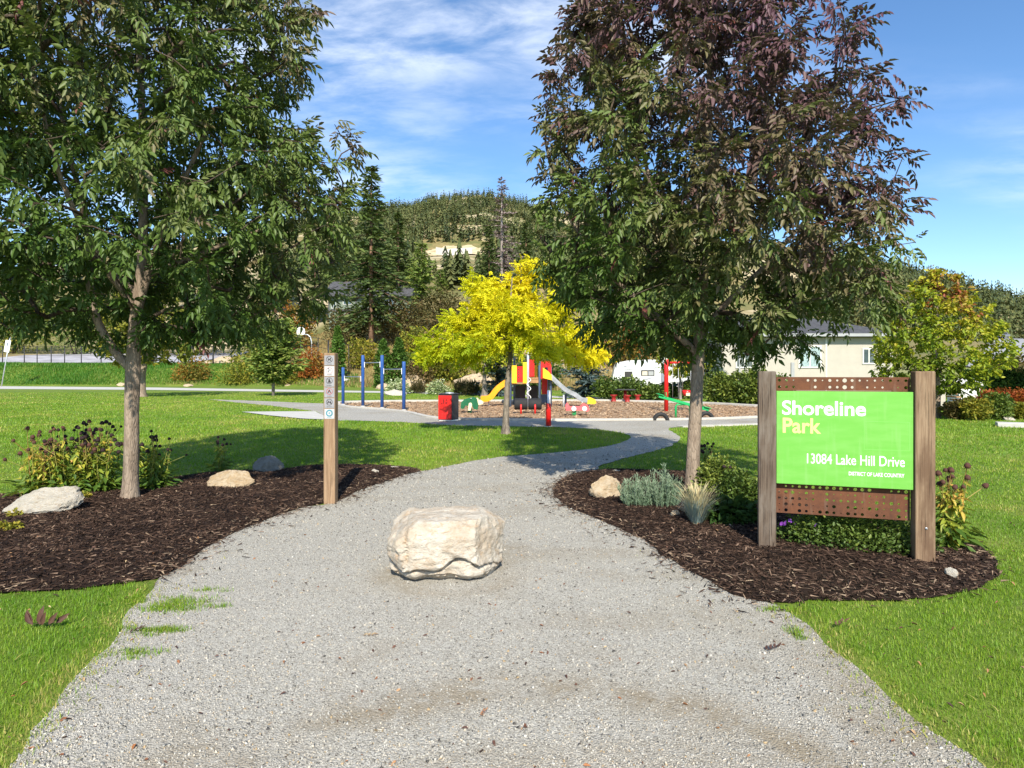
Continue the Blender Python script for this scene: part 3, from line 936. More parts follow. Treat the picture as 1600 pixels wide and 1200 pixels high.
# rough bank at the left, below the court fence
n = 52000
px = rng.uniform(-120, 560, n); sv = rng.uniform(0.2, 9.5, n)
y0 = np.interp(px, [0, 350, 520, 650, 900, 1600], [69, 69, 62, 55, 50, 50])
Y = y0 + sv; X = (px - 800) * Y / 1000
Z = terrain(X, Y)
p3 = np.stack([X, Y, Z], -1)
lum = vnoise(p3, 0.22, 3)
h = rng.uniform(0.12, 0.34, n) * (1 + 0.5 * lum)
tone = np.clip(0.42 + 0.25 * vnoise(p3, 0.4, 8) + rng.normal(0, 0.18, n) + 0.45 * sstep(3.0, 0.2, sv) * sstep(100, 330, px), 0, 1)
V, F, r = blades(X, Y, Z - 0.03, h, rng.uniform(0.06, 0.12, n), tone, 0.6, True)
tag(link('bank_grass', fast_mesh('bank_grass', V, F, MATS['rough_grass_blade'], r)), kind='stuff')

# dry grass on the slope behind the playground
n = 46000
px = rng.uniform(430, 1080, n); sv = rng.uniform(0.3, 42, n)
y0 = np.interp(px, [0, 350, 520, 650, 900, 1600], [69, 69, 62, 55, 50, 50])
Y = y0 + sv; X = (px - 800) * Y / 1000
Z = terrain(X, Y)
p3 = np.stack([X, Y, Z], -1)
tone = np.clip(0.4 + 0.35 * vnoise(p3, 0.25, 4) + rng.normal(0, 0.2, n), 0, 1)
V, F, r = blades(X, Y, Z - 0.03, rng.uniform(0.2, 0.55, n), rng.uniform(0.06, 0.13, n), tone, 0.6, True)
tag(link('dry_slope_grass', fast_mesh('dry_slope_grass', V, F, MATS['dry_grass_blade'], r)), kind='stuff')

# gravel
OCT_V = np.array([(1, 0, -.2), (-0.6, 0.75, -.2), (-0.5, -0.85, -.2), (0.1, 0.05, 0.75)])
OCT_F = np.array([(0, 1, 3), (1, 2, 3), (2, 0, 3), (0, 2, 1)])
X, Y = sample(200000, 2.3, 17, half_w=0.85)
k = inside(path_poly, X, Y) & (rng.uniform(0, 1, len(X)) < (1 - sstep(6, 17, Y) * 0.9) * (1 - 0.72 * worn(X, Y)))
X, Y = X[k], Y[k]
n = len(X)
p3 = np.stack([X, Y, 0 * X], -1)
q = rng.normal(0, 1, (n, 3))
sz = rng.uniform(0.0032, 0.0072, n) * (1 + 0.9 * (rng.uniform(0, 1, n) > 0.95)) * np.clip(Y / 5, 1, 2.4)
tone = np.clip(0.53 + rng.normal(0, 0.30, n) + 0.1 * vnoise(p3, 1.2, 4), 0.0, 0.97)
tone = np.where(rng.uniform(0, 1, n) < 0.025, 1.0, tone)
V, F, r = stamp(OCT_V, OCT_F, np.stack([X, Y, gz(X, Y) + sz * 0.15], -1), frames(q, roll=rng.uniform(0, 6.3, n)), sz, tone)
tag(link('gravel_stones', fast_mesh('gravel_stones', V, F, MATS['gravel_stone'], r)), kind='stuff')

# bark mulch
SHRED_V = np.array([(-1, -0.10, 0), (-0.9, 0.12, 0.02), (1, 0.05, 0.0), (0.1, 0.0, 0.10)])
SHRED_F = np.array([(0, 1, 3), (1, 2, 3), (2, 0, 3)])
parts = []
for poly, n in ((left_bed, 56000), (right_bed, 40000)):
    lo = poly.min(0) - 0.35; hi = poly.max(0) + 0.35
    lo[0] = max(lo[0], -7.5)
    X = rng.uniform(lo[0], hi[0], n * 2); Y = rng.uniform(lo[1], hi[1], n * 2)
    ins = inside(poly, X, Y); d = edge_dist(poly, X, Y)
    onp = inside(path_poly, X, Y)
    stray = (~ins) & (rng.uniform(0, 1, len(X)) < np.where(onp, 0.45, 0.14) * np.exp(-d / np.where(onp, 0.10, 0.05)))
    k = ins | stray
    X, Y, d, ins = X[k], Y[k], d[k], ins[k]
    Z = np.where(ins, bedz(poly, X, Y), 0.012)
    n = len(X)
    q = rng.normal(0, 1, (n, 3)); q[:, 2] *= 0.25
    L = rng.uniform(0.010, 0.042, n)
    tone = np.clip(np.abs(rng.normal(0.50, 0.28, n)) + 0.14 * vnoise(np.stack([X, Y, 0 * X], -1), 2.4, 3), 0, 0.95)
    tone = np.where(rng.uniform(0, 1, n) < np.where(ins & (d > 0.2), 0.014, 0.16), rng.uniform(0.96, 1.0, n), tone)
    parts.append(stamp(SHRED_V, SHRED_F, np.stack([X, Y, Z + rng.uniform(0, 0.014, n)], -1), frames(q, roll=rng.normal(0, 0.6, n)),
                       np.stack([L, L * rng.uniform(0.8, 2.2, n), L * rng.uniform(0.8, 2, n)], -1), tone))
V, F, r = join(parts)
tag(link('bark_mulch_shreds', fast_mesh('bark_mulch_shreds', V, F, MATS['mulch_chip'], r)), kind='stuff')

# playground wood chips
n = 16000
X = rng.uniform(chips_poly[:, 0].min(), chips_poly[:, 0].max(), n); Y = rng.uniform(chips_poly[:, 1].min(), chips_poly[:, 1].max(), n)
k = inside(chips_poly, X, Y); X, Y = X[k], Y[k]; n = len(X)
q = rng.normal(0, 1, (n, 3)); q[:, 2] *= 0.3
L = rng.uniform(0.03, 0.07, n)
V, F, r = stamp(SHRED_V, SHRED_F, np.stack([X, Y, 0 * X + 0.04], -1), frames(q, roll=rng.normal(0, 0.6, n)), np.stack([L, L * 3, L * 2], -1), np.clip(rng.normal(0.5, 0.25, n), 0, 1))
tag(link('playground_wood_chips', fast_mesh('playground_wood_chips', V, F, MATS['wood_chip'], r)), kind='stuff')
# ------------------------------------------------------------------ tree building
def grow(attr, nodes0, par0, rg, seg=0.35, lift=0.12, updown=0.6):
    cap = len(nodes0) + len(attr) * 9 + 50
    N = np.zeros((cap, 3)); Pn = np.full(cap, -1)
    m = len(nodes0); N[:m] = nodes0; Pn[:m] = par0
    d0 = np.min(np.linalg.norm(attr[:, None, :] - np.asarray(nodes0)[None], axis=2), axis=1)
    tips = []
    for i in np.argsort(d0):
        a = attr[i]
        D = N[:m] - a
        dist = np.linalg.norm(D, axis=1)
        cost = dist + updown * np.maximum(0, D[:, 2] + 0.25 * np.hypot(D[:, 0], D[:, 1]))
        j = int(np.argmin(cost))
        L = dist[j]
        k = int(np.clip(math.ceil(L / seg), 1, 8))
        p0 = N[j]
        dirp = unit(p0 - N[Pn[j]]) if Pn[j] >= 0 else np.array((0, 0, 1.0))
        c1 = p0 + (dirp * 0.5 + unit(a - p0) * 0.5) * L * 0.35
        c2 = a - (a - p0) * 0.3 + np.array((0, 0, lift * L))
        prev = j
        for q in range(1, k + 1):
            t = q / k
            pt = (1 - t) ** 3 * p0 + 3 * (1 - t) ** 2 * t * c1 + 3 * (1 - t) * t * t * c2 + t ** 3 * a
            if q < k: pt = pt + rg.normal(0, 0.015 * L, 3)
            if m >= cap: break
            N[m] = pt; Pn[m] = prev; prev = m; m += 1
        tips.append(prev)
    return N[:m], Pn[:m], np.array(tips)


def limb_mesh(name, N, Pn, tips, mat, rtip=0.004, power=0.48, skip=0, rmax=1.0, sides=5, fixed=None):
    m = len(N)
    cnt = np.zeros(m)
    cnt[tips] += 1
    for i in range(m - 1, -1, -1):
        if Pn[i] >= 0: cnt[Pn[i]] += cnt[i]
    rad = np.minimum(rmax, rtip * np.maximum(cnt, 1) ** power)
    if fixed is not None: rad[:len(fixed)] = fixed
    idx = np.array([i for i in range(m) if Pn[i] >= 0 and i >= skip])
    A = N[Pn[idx]]; B = N[idx]
    ra = np.minimum(rad[Pn[idx]], rad[idx] * 1.7); rb = rad[idx]
    d = B - A
    Fm = frames(d, roll=np.zeros(len(idx)))
    an = np.linspace(0, 2 * math.pi, sides, endpoint=False)
    ring = np.stack([np.cos(an), np.sin(an)], -1)
    side = Fm[:, :, 1]; nor = Fm[:, :, 2]
    off = ring[None, :, 0, None] * side[:, None, :] + ring[None, :, 1, None] * nor[:, None, :]
    ext = unit(d) * (rb[:, None] * 0.4)
    VA = A[:, None, :] + off * ra[:, None, None]
    VB = (B + ext)[:, None, :] + off * rb[:, None, None]
    V = np.concatenate([VA, VB], axis=1).reshape(-1, 3)
    fs = []
    for k in range(sides):
        k2 = (k + 1) % sides
        fs.append((k, k2, sides + k2, sides + k))
    F = (np.array(fs)[None] + (np.arange(len(idx)) * 2 * sides)[:, None, None]).reshape(-1, 4)
    return fast_mesh(name, V, F, mat, None, True), rad


def leaflet(o, d, n, L, W, fold=0.25):
    """six-point folded leaf blade as two quads"""
    o = np.array(o, float); d = unit(np.array(d, float)); n = unit(np.array(n, float))
    s = np.cross(n, d)
    v = [o, o + d * L * .33 + s * W * .5 + n * W * fold, o + d * L * .68 + s * W * .36 + n * W * fold * .5, o + d * L - n * W * 0.25,
         o + d * L * .68 - s * W * .36 + n * W * fold * .5, o + d * L * .33 - s * W * .5 + n * W * fold]
    return v, [(0, 1, 2, 3), (0, 3, 4, 5)]


def ash_leaf_template(rg, pairs=3):
    """pinnate leaf hanging from its stalk: x along the stalk, z its upper side"""
    V = []; F = []

    def put(o, d, n, L, W):
        v, f = leaflet(o, d, n, L, W)
        b = len(V); V.extend(v); F.extend([tuple(b + i for i in q) for q in f])
    sag = rg.uniform(0.18, 0.42)

    def pt(t): return np.array((t * 0.92, 0, -sag * t * t))
    # stalk
    b = len(V); V.extend([(0, -.006, 0), (0, .006, 0), tuple(pt(1) + (0, .003, 0)), tuple(pt(1) - (0, .003, 0))]); F.append((b, b + 1, b + 2, b + 3))
    for k in range(pairs):
        t = 0.36 + 0.5 * k / (pairs - 1)
        for sg in (-1, 1):
            d = np.array((rg.uniform(0.5, 0.8), sg * rg.uniform(0.5, 0.85), rg.uniform(-0.95, -0.35)))
            put(pt(t), d, (rg.uniform(-.2, .5), sg * 0.55, 1.0), rg.uniform(0.34, 0.44), rg.uniform(0.13, 0.175))
    put(pt(1), (1, rg.uniform(-.2, .2), -rg.uniform(0.5, 1.0)), (0.5, 0, 1), 0.44, 0.17)
    return np.array(V), np.array(F)


def profile(z, zs, rs): return np.interp(z, zs, rs, left=0, right=0)


def crown_points(n, zs, rs, cx, cy, rg, lump=0.18, seed=1.0, shell=0.45, ysq=1.0, xshift=0.0):
    out = []
    z0, z1 = zs[0], zs[-1]; rm = max(rs) * 1.3
    while len(out) < n:
        z = rg.uniform(z0, z1); a = rg.uniform(0, 2 * math.pi)
        rr = profile(z, zs, rs)
        u = rg.uniform(0, 1) ** shell
        lm = 1 + lump * float(vnoise(np.array((math.cos(a) * 1.2, math.sin(a) * 1.2, z * 0.7)), 1.6, seed))
        if rg.uniform(0, rm * 1.0) > rr: continue
        out.append((cx + xshift * (z - z0) / (z1 - z0) + math.cos(a) * rr * u * lm, cy + math.sin(a) * rr * u * lm * ysq, z))
    return np.array(out)


def trunk_tube(name, pts, rad, mat, parent, n=20, flare=1.35, seed=0):
    """rounded, slightly uneven trunk with a root flare"""
    P_ = spline_open(pts, 6); Rr = np.interp(np.linspace(0, 1, len(P_)), np.linspace(0, 1, len(rad)), rad)
    vs = []; f = []
    rg = np.random.default_rng(seed)
    ph = rg.uniform(0, 6.28, 4)
    for i, p in enumerate(P_):
        hgt = p[2] - P_[0][2]
        for k in range(n):
            a = 2 * math.pi * k / n
            lob = 1 + 0.05 * math.sin(3 * a + ph[0] + hgt * 1.5) + 0.03 * math.sin(5 * a + ph[1] - hgt * 2) + 0.025 * math.sin(9 * a + ph[2] + hgt * 5)
            fl = 1 + (flare - 1) * math.exp(-hgt / 0.13) * (1 + 0.35 * math.sin(4 * a + ph[3]))
            r = Rr[i] * lob * fl
            vs.append((p[0] + r * math.cos(a), p[1] + r * math.sin(a), p[2] - (0.06 if i == 0 else 0)))
    for i in range(len(P_) - 1):
        for k in range(n):
            k2 = (k + 1) % n
            f.append((i * n + k, i * n + k2, (i + 1) * n + k2, (i + 1) * n + k))
    f.append(tuple((len(P_) - 1) * n + k for k in range(n)))
    mb = MB().add(vs, f, True)
    return mb.build(name, mat, parent)


ASH_T = [ash_leaf_template(np.random.default_rng(40 + i), 3) for i in range(10)]


def ash_tree(loc, label, trunk, trad, limbs, zs, rs, cx, seed, n_tips, purple, group, lump=0.2, leaf=0.225, xshift=0.0):
    rg = np.random.default_rng(seed)
    root = thing('ash_tree', loc, 0, label, 'tree', group)
    trunk_tube('trunk', trunk, trad, MATS['ash_bark'], root, seed=seed)
    nodes = []; par = []; fixed = []
    T = spline_open(trunk, 4); RT = np.interp(np.linspace(0, 1, len(T)), np.linspace(0, 1, len(trad)), trad)
    for i, p in enumerate(T):
        nodes.append(np.array(p)); par.append(i - 1); fixed.append(RT[i] * 0.8)
    base_n = len(nodes)
    for (at, pts, r0, r1) in limbs:
        j = int(np.argmin([abs(nodes[q][2] - at) for q in range(base_n)]))
        L = spline_open([nodes[j]] + [np.array(p) for p in pts], 4)
        prev = j
        for q, p in enumerate(L[1:]):
            nodes.append(np.array(p)); par.append(prev); prev = len(nodes) - 1
            fixed.append(r0 + (r1 - r0) * (q + 1) / len(L))
        MB().tube(L, [RT[j] * 0.62 if q == 0 else r0 + (r1 - r0) * q / len(L) for q in range(len(L))], 10).build('limb', MATS['ash_bark'], root)
    A = crown_points(n_tips, zs, rs, cx, 0, rg, lump, seed * 0.37, xshift=xshift)
    front = np.maximum(0, -A[:, 1])
    keep = A[:, 2] > 1.75 + 0.60 * front * (1 - 0.55 * sstep(0.7, 2.2, np.abs(A[:, 0])))
    A = A[keep]
    N, Pn, tips = grow(A, nodes, par, rg)
    me, rad = limb_mesh('branches', N, Pn, tips, MATS['twig_bark'], 0.0042, 0.47, len(nodes), 0.06, 6, np.array(fixed))
    tag(link('branches', me, root), kind='stuff')
    # main limbs carry the same bark as the trunk
    # leaves
    pos = []; dirs = []
    for t in tips:
        a = N[t]; b = N[Pn[t]]
        tw = unit(a - b)
        out = np.array((a[0] - cx, a[1], 0.0)); out = out / (np.linalg.norm(out) + 0.4)
        m = rg.integers(6, 11)
        for q in range(m):
            f = rg.uniform(0, 1.2)
            p = a + (b - a) * f + rg.normal(0, 0.03, 3)
            d = tw * 0.45 + out * 0.5 + rg.normal(0, 0.55, 3) + np.array((0, 0, -0.30))
            pos.append(p); dirs.append(d)
    pos = np.array(pos); dirs = unit(np.array(dirs))
    which = rg.integers(0, len(ASH_T), len(pos))
    sc = leaf * rg.uniform(0.6, 1.28, len(pos))
    hz = (pos[:, 2] - zs[0]) / (7.0 - zs[0])
    outr = np.hypot(pos[:, 0] - cx, pos[:, 1]) / max(rs)
    tone = purple[0] + purple[1] * hz + purple[2] * (pos[:, 0] - cx) / max(rs) + purple[3] * outr + 0.14 * vnoise(pos, 0.9, seed) + 0.05 * rg.normal(0, 1, len(pos))
    tone = np.clip(tone, 0.02, 0.93)
    tone = np.where(rg.uniform(0, 1, len(pos)) < 0.004, 1.0, tone)
    parts = []
    for k, (TV, TF) in enumerate(ASH_T):
        q = which == k
        n = int(q.sum())
        r = tone[q]
        M = frames(dirs[q], roll=rg.normal(0, 0.5, n))
        V, F, rr = stamp(TV, TF, pos[q], M, sc[q], r)
        # a little colour difference from leaflet to leaflet
        rr = rr + np.repeat(rg.normal(0, 0.05, len(V) // 2 + 1), 2)[:len(V)] * 0
        parts.append((V, F, rr))
    V, F, rr = join(parts)
    c = link('crown', fast_mesh('crown', V, F, MATS['ash_leaf'], np.clip(rr, 0, 1)), root)
    tag(c, kind='stuff')
    return root


LT = (*G(203, 780, 0.07), 0.06)
RT_ = (*G(1081, 768, 0.07), 0.06)
ash_tree(LT, 'dark green ash tree with a forked trunk, beside the white rock at the left', [(0, 0, -0.02), (0.015, 0, 0.5), (0.02, 0, 1.1), (0.035, 0, 1.55), (0.06, 0.0, 2.1), (0.12, 0.05, 2.9), (0.10, 0.1, 4.2), (0.05, 0.05, 6.0), (0.0, 0, 7.3)],
         [0.086, 0.081, 0.078, 0.079, 0.066, 0.056, 0.045, 0.028, 0.012],
         [(1.50, [(-0.17, -0.02, 1.78), (-0.36, -0.05, 2.15), (-0.47, -0.02, 2.6), (-0.58, 0.1, 3.3), (-0.9, 0.2, 4.4), (-1.1, 0.2, 5.5)], 0.056, 0.022),
          (2.1, [(0.25, -0.1, 2.6), (0.55, -0.2, 3.3), (1.1, -0.3, 4.4)], 0.05, 0.02),
          (2.3, [(-0.1, -0.4, 2.8), (-0.2, -0.9, 3.6), (-0.2, -1.3, 4.6)], 0.04, 0.015),
          (2.6, [(0.7, 0.3, 3.0), (1.6, 0.4, 3.4)], 0.035, 0.012),
          (2.4, [(-0.8, 0.5, 3.0), (-1.7, 0.7, 3.5)], 0.035, 0.012)],
         [1.98, 2.2, 2.6, 3.2, 4.2, 5.2, 6.2, 7.2, 8.0], [1.1, 1.9, 2.35, 2.5, 2.5, 2.45, 2.2, 1.5, 0.4], -0.08, 21, 1650, (0.25, 0.22, 0.06, 0.0), 'ash trees flanking the path')
ash_tree(RT_, 'ash tree with bronze purple upper leaves, growing beside the green park sign', [(0, 0, -0.02), (0.02, 0, 0.6), (0.06, 0, 1.2), (0.09, 0, 1.75), (0.12, 0.0, 2.3), (0.2, 0.05, 3.4), (0.22, 0.0, 4.8), (0.25, 0.05, 6.2), (0.25, 0, 7.4)],
         [0.086, 0.081, 0.078, 0.075, 0.066, 0.055, 0.042, 0.025, 0.012],
         [(1.75, [(-0.25, -0.05, 2.05), (-0.6, -0.1, 2.35), (-1.2, -0.1, 2.9), (-1.7, -0.1, 3.7)], 0.045, 0.015),
          (2.0, [(0.4, -0.15, 2.4), (0.9, -0.2, 2.9), (1.6, -0.2, 3.7)], 0.045, 0.015),
          (2.3, [(0.05, -0.5, 2.9), (0.0, -1.0, 3.8)], 0.04, 0.015),
          (2.6, [(-0.25, 0.2, 3.3), (-0.5, 0.4, 4.3), (-0.6, 0.4, 5.6)], 0.045, 0.015),
          (3.0, [(0.7, 0.2, 3.8), (1.1, 0.3, 5.0), (1.3, 0.2, 6.0)], 0.045, 0.015)],
         [1.62, 1.95, 2.3, 2.8, 3.4, 4.0, 4.8, 5.6, 6.4, 7.2, 8.0], [0.8, 1.45, 1.9, 2.1, 2.15, 2.12, 1.98, 1.75, 1.5, 1.0, 0.35], 0.55, 33, 1480, (0.27, 0.68, 0.12, 0.04), 'ash trees flanking the path', lump=0.17, xshift=-0.95)


# ---- other broadleaf trees
SIMPLE_V, SIMPLE_F = leaflet((0, 0, 0), (1, 0, -0.25), (0.2, 0, 1), 1.0, 0.62)
SIMPLE_V = np.array(SIMPLE_V); SIMPLE_F = np.array(SIMPLE_F)


def frond_template(seed):
    """feathery locust leaf"""
    rg = np.random.default_rng(seed)
    V = []; F = []
    for k in range(5):
        t = 0.18 + 0.82 * k / 4
        for sg in (-1, 1):
            v, f = leaflet((t, 0, -0.35 * t * t), (0.45, sg, rg.uniform(-0.7, -0.1)), (0, sg * .3, 1), 0.36 * (1 - 0.3 * t), 0.21, 0.1)
            b = len(V); V.extend(v); F.extend([tuple(b + i for i in q) for q in f])
    return np.array(V), np.array(F)


FROND_T = [frond_template(s) for s in (1, 2, 3)]


def leafy_tree(name, loc, label, cat, trunk, trad, zs, rs, cx, seed, n_tips, leaves_per, leaf, mat, barkm, tonef, temps=None, group=None, lump=0.25, limb=0.004, drop=-0.15, flat=1.0, seg=0.35, shell=0.5, lift=None, lobes=None):
    rg = np.random.default_rng(seed)
    root = thing(name, loc, 0, label, cat, group)
    trunk_tube('trunk', trunk, trad, MATS[barkm], root, n=12, flare=1.5, seed=seed)
    T = spline_open(trunk, 4)
    nodes = [np.array(p) for p in T]; par = [i - 1 for i in range(len(T))]
    RT = np.interp(np.linspace(0, 1, len(T)), np.linspace(0, 1, len(trad)), trad)
    A = crown_points(n_tips, zs, rs, cx, 0, rg, lump, seed * 0.61, shell=shell)
    if lobes is not None:
        A = []
        for (lx, ly, lz, lr, ln) in lobes:
            v = unit(rg.normal(0, 1, (ln, 3))) * (rg.uniform(0, 1, (ln, 1)) ** 0.45) * lr * np.array((1.0, 1.0, 0.62))
            A.append(v + np.array((lx, ly, lz)))
        A = np.concatenate(A)
    if lift is not None: A = A[A[:, 2] > lift[0] - lift[1] * np.minimum(1, np.hypot(A[:, 0] - cx, A[:, 1]) / lift[2])]
    N, Pn, tips = grow(A, nodes, par, rg, seg)
    me, rad = limb_mesh('branches', N, Pn, tips, MATS['twig_bark'], limb, 0.47, len(nodes), trad[0] * 0.6, 5, RT)
    tag(link('branches', me, root), kind='stuff')
    pos = []; dirs = []
    for t in tips:
        a = N[t]; b = N[Pn[t]]; tw = unit(a - b)
        out = np.array((a[0] - cx, a[1], 0.0)); out /= (np.linalg.norm(out) + 0.4)
        for q in range(leaves_per):
            f = rg.uniform(0, 1.3)
            pos.append(a + (b - a) * f + rg.normal(0, 0.3, 3) * leaf * 1.2)
            d = tw * 0.4 + out * 0.5 + rg.normal(0, 0.6, 3) * np.array((1, 1, flat)) + np.array((0, 0, drop))
            dirs.append(d)
    pos = np.array(pos); dirs = unit(np.array(dirs)); n = len(pos)
    tone = np.clip(tonef(pos, rg), 0, 1)
    temps = temps or [(SIMPLE_V, SIMPLE_F)]
    wh = rg.integers(0, len(temps), n)
    parts = []
    for k, (TV, TF) in enumerate(temps):
        q = wh == k
        parts.append(stamp(TV, TF, pos[q], frames(dirs[q], roll=rg.normal(0, 0.6, q.sum())), leaf * rg.uniform(0.7, 1.25, q.sum()), tone[q]))
    V, F, r = join(parts)
    tag(link('crown', fast_mesh('crown', V, F, MATS[mat], r), root), kind='stuff')
    return root


yt = (*G(791, 678), 0.0)
leafy_tree('locust_tree', yt, 'bright yellow honey locust tree on the lawn in front of the playground', 'tree',
           [(0, 0, -0.02), (0.0, 0, 0.6), (0.03, 0, 1.3), (0.1, 0, 2.0), (0.1, 0, 3.0), (0.15, 0, 4.0)], [0.095, 0.075, 0.07, 0.055, 0.035, 0.012],
           [1.5, 1.75, 2.1, 2.5, 2.9, 3.3, 3.7, 4.1, 4.6], [1.9, 2.25, 2.3, 2.05, 1.8, 1.5, 1.2, 0.85, 0.3], 0.22, 5, 560, 11, 0.20, 'locust_leaf', 'locust_bark',
           lambda p, rg: 0.39 + 0.20 * (p[:, 0]) / 2 + 0.10 * (p[:, 2] - 2.2) + 0.16 * np.hypot(p[:, 0] - .2, p[:, 1]) / 2 + 0.24 * vnoise(p, 1.0, 3) + rg.normal(0, 0.08, len(p)),
           FROND_T, lump=0.38, drop=-0.2, shell=0.42, lift=(2.4, 0.55, 1.6),
           lobes=[(0.75, 0, 4.15, 0.50, 34), (0.25, 0.3, 3.75, 0.62, 42), (-0.65, 0.1, 3.75, 0.48, 28), (1.15, 0.2, 3.25, 0.65, 46), (-0.3, -0.4, 3.2, 0.75, 52), (-1.1, 0.2, 2.9, 0.65, 40),
                  (0.5, -0.8, 2.85, 0.7, 46), (1.75, 0.1, 2.55, 0.65, 42), (-1.65, 0.1, 2.3, 0.6, 36), (0.3, 0.9, 2.9, 0.8, 40), (-0.7, -1.0, 2.3, 0.7, 44), (0.9, -1.1, 2.2, 0.7, 44),
                  (2.1, -0.1, 1.95, 0.5, 32), (1.4, 0.9, 2.1, 0.7, 32), (-1.1, 0.9, 2.1, 0.7, 32), (-1.9, -0.3, 1.9, 0.4, 20), (-0.9, -0.4, 1.75, 0.55, 30), (1.6, -0.6, 1.8, 0.45, 24), (0.1, 0.0, 2.4, 0.9, 40)])
mt = (*G(1463, 653), 0.0)
leafy_tree('maple_tree', mt, 'maple turning yellow and red behind the right post of the park sign', 'tree',
           [(0, 0, -0.02), (0.02, 0, 0.8), (0.0, 0, 1.6), (0.0, 0, 2.6), (0.05, 0, 4.4)], [0.12, 0.10, 0.09, 0.07, 0.02],
           [0.9, 1.2, 1.8, 2.6, 3.3, 4.0, 4.6, 5.2], [1.0, 1.9, 2.35, 2.3, 1.9, 1.35, 0.8, 0.2], 0.0, 8, 560, 16, 0.15, 'maple_leaf', 'ash_bark',
           lambda p, rg: 0.36 + 0.09 * (p[:, 2] - 2) + 0.05 * p[:, 0] + 0.22 * vnoise(p, 0.9, 6) + rg.normal(0, 0.1, len(p)) + 0.38 * np.exp(-((p[:, 0] - 0.35) ** 2 + (p[:, 2] - 4.2) ** 2) / 0.35), lump=0.3)
bt = (*G(222, 620), 0.0)
leafy_tree('deciduous_tree', bt, 'far tree turning yellow green, its pale trunk showing just right of the forked ash trunk', 'tree',
           [(0, 0, -0.02), (0.0, 0, 1.2), (0.2, 0, 2.6), (0.2, 0, 5.5)], [0.24, 0.19, 0.17, 0.05],
           [2.0, 2.6, 3.6, 5.0, 6.2, 7.4], [1.6, 3.0, 3.6, 3.3, 2.2, 0.5], 0.4, 9, 330, 14, 0.26, 'golden_leaf', 'ash_bark',
           lambda p, rg: 0.42 + 0.25 * vnoise(p, 0.6, 2) + rg.normal(0, 0.15, len(p)), lump=0.25, limb=0.008, seg=0.6)
bt = (*G(757, 620.5), 0.0)
leafy_tree('deciduous_tree', bt, 'green and yellow tree with a slim pale trunk near the end of the yellow slide', 'tree',
           [(0, 0, -0.02), (0.0, 0, 0.8), (0.0, 0, 1.8), (0.0, 0, 4.0)], [0.22, 0.13, 0.10, 0.03],
           [1.7, 2.1, 2.8, 3.6, 4.4, 5.0], [1.2, 2.3, 2.6, 2.2, 1.4, 0.4], 0.0, 10, 260, 14, 0.20, 'maple_leaf', 'locust_bark',
           lambda p, rg: 0.42 + 0.2 * vnoise(p, 0.8, 2) + rg.normal(0, 0.12, len(p)), lump=0.25, limb=0.007, seg=0.5)
sb = (*G(1063, 624), 0.0)
leafy_tree('deciduous_tree', sb, 'young yellow green tree with a pale trunk behind the swing', 'tree',
           [(0, 0, -0.02), (0.0, 0, 0.8), (0.0, 0, 1.6), (0.0, 0, 3.0)], [0.075, 0.065, 0.055, 0.02],
           [1.35, 1.7, 2.3, 2.9, 3.4], [0.7, 1.4, 1.6, 1.2, 0.3], 0.0, 12, 190, 12, 0.17, 'maple_leaf', 'snag_bark',
           lambda p, rg: 0.5 + 0.2 * vnoise(p, 0.8, 2) + rg.normal(0, 0.12, len(p)), lump=0.3, limb=0.006, seg=0.5)


# ---- conifers
def conifer_mesh(seed, h, r, whorls, per, spray, droop, top=0.0, base=0.12, irregular=0.25, curve=0.9, tone0=0.5):
    """returns (trunk mesh builder, foliage arrays)"""
    rg = np.random.default_rng(seed)
    TV = np.array([(0, 0, 0), (0.45, 0.20, -0.02), (1, 0, -0.06), (0.45, -0.20, -0.02)]); TF = np.array([(0, 1, 2, 3)])
    pos = []; dirs = []; sc = []; tn = []; segs = []
    for w in range(whorls):
        f = (w + rg.uniform(-.3, .3)) / whorls
        f = min(max(f, 0), 0.995)
        z = h * (base + (1 - base) * f)
        L0 = r * (1 - f) ** curve * (0.55 + 0.45 * min(1, f / 0.12)) + 0.04 * r
        for b in range(per):
            if rg.uniform() < irregular * 0.5: continue
            a = rg.uniform(0, 2 * math.pi)
            L = L0 * rg.uniform(1 - irregular, 1 + irregular)
            up = (0.35 - droop) + 0.5 * f
            n = max(3, int(L / r * 13))
            end = None
            for k in range(n):
                t = (k + 0.6) / n
                x = L * t; zz = z + L * (up * t - 0.5 * t * t * (0.35 + droop))
                base_p = np.array((math.cos(a) * x, math.sin(a) * x, zz))
                for q in range(3):
                    da = a + rg.normal(0, 0.75)
                    d = np.array((math.cos(da), math.sin(da), rg.normal(-0.05, 0.28)))
                    pos.append(base_p + rg.normal(0, 0.12, 3) * spray); dirs.append(d)
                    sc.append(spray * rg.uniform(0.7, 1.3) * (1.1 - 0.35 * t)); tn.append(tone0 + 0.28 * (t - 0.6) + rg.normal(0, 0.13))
                end = base_p
            segs.append(((0, 0, z), tuple(end)))
    pos = np.array(pos); dirs = np.array(dirs)
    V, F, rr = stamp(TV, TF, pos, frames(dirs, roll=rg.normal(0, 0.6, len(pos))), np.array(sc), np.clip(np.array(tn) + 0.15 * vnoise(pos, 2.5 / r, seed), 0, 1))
    tr = MB()
    tk = 1.5 if h < 6 else 1.0
    tr.tube([(0, 0, -0.3), (0, 0, h * 0.3), (0, 0, h * 0.97)], [h * 0.016 * tk, h * 0.012 * tk, h * 0.002], 8)
    for s, e in segs[:: max(1, len(segs) // 60)]:
        tr.tube([s, e], [h * 0.0022, h * 0.0008], 4, False)
    return tr, (V, F, rr)


def conifer_kind(seed, needle, barkm, **kw):
    tr, (V, F, r) = conifer_mesh(seed, **kw)
    return tr.mesh('trunk', MATS[barkm]), fast_mesh('crown', V, F, MATS[needle], r)


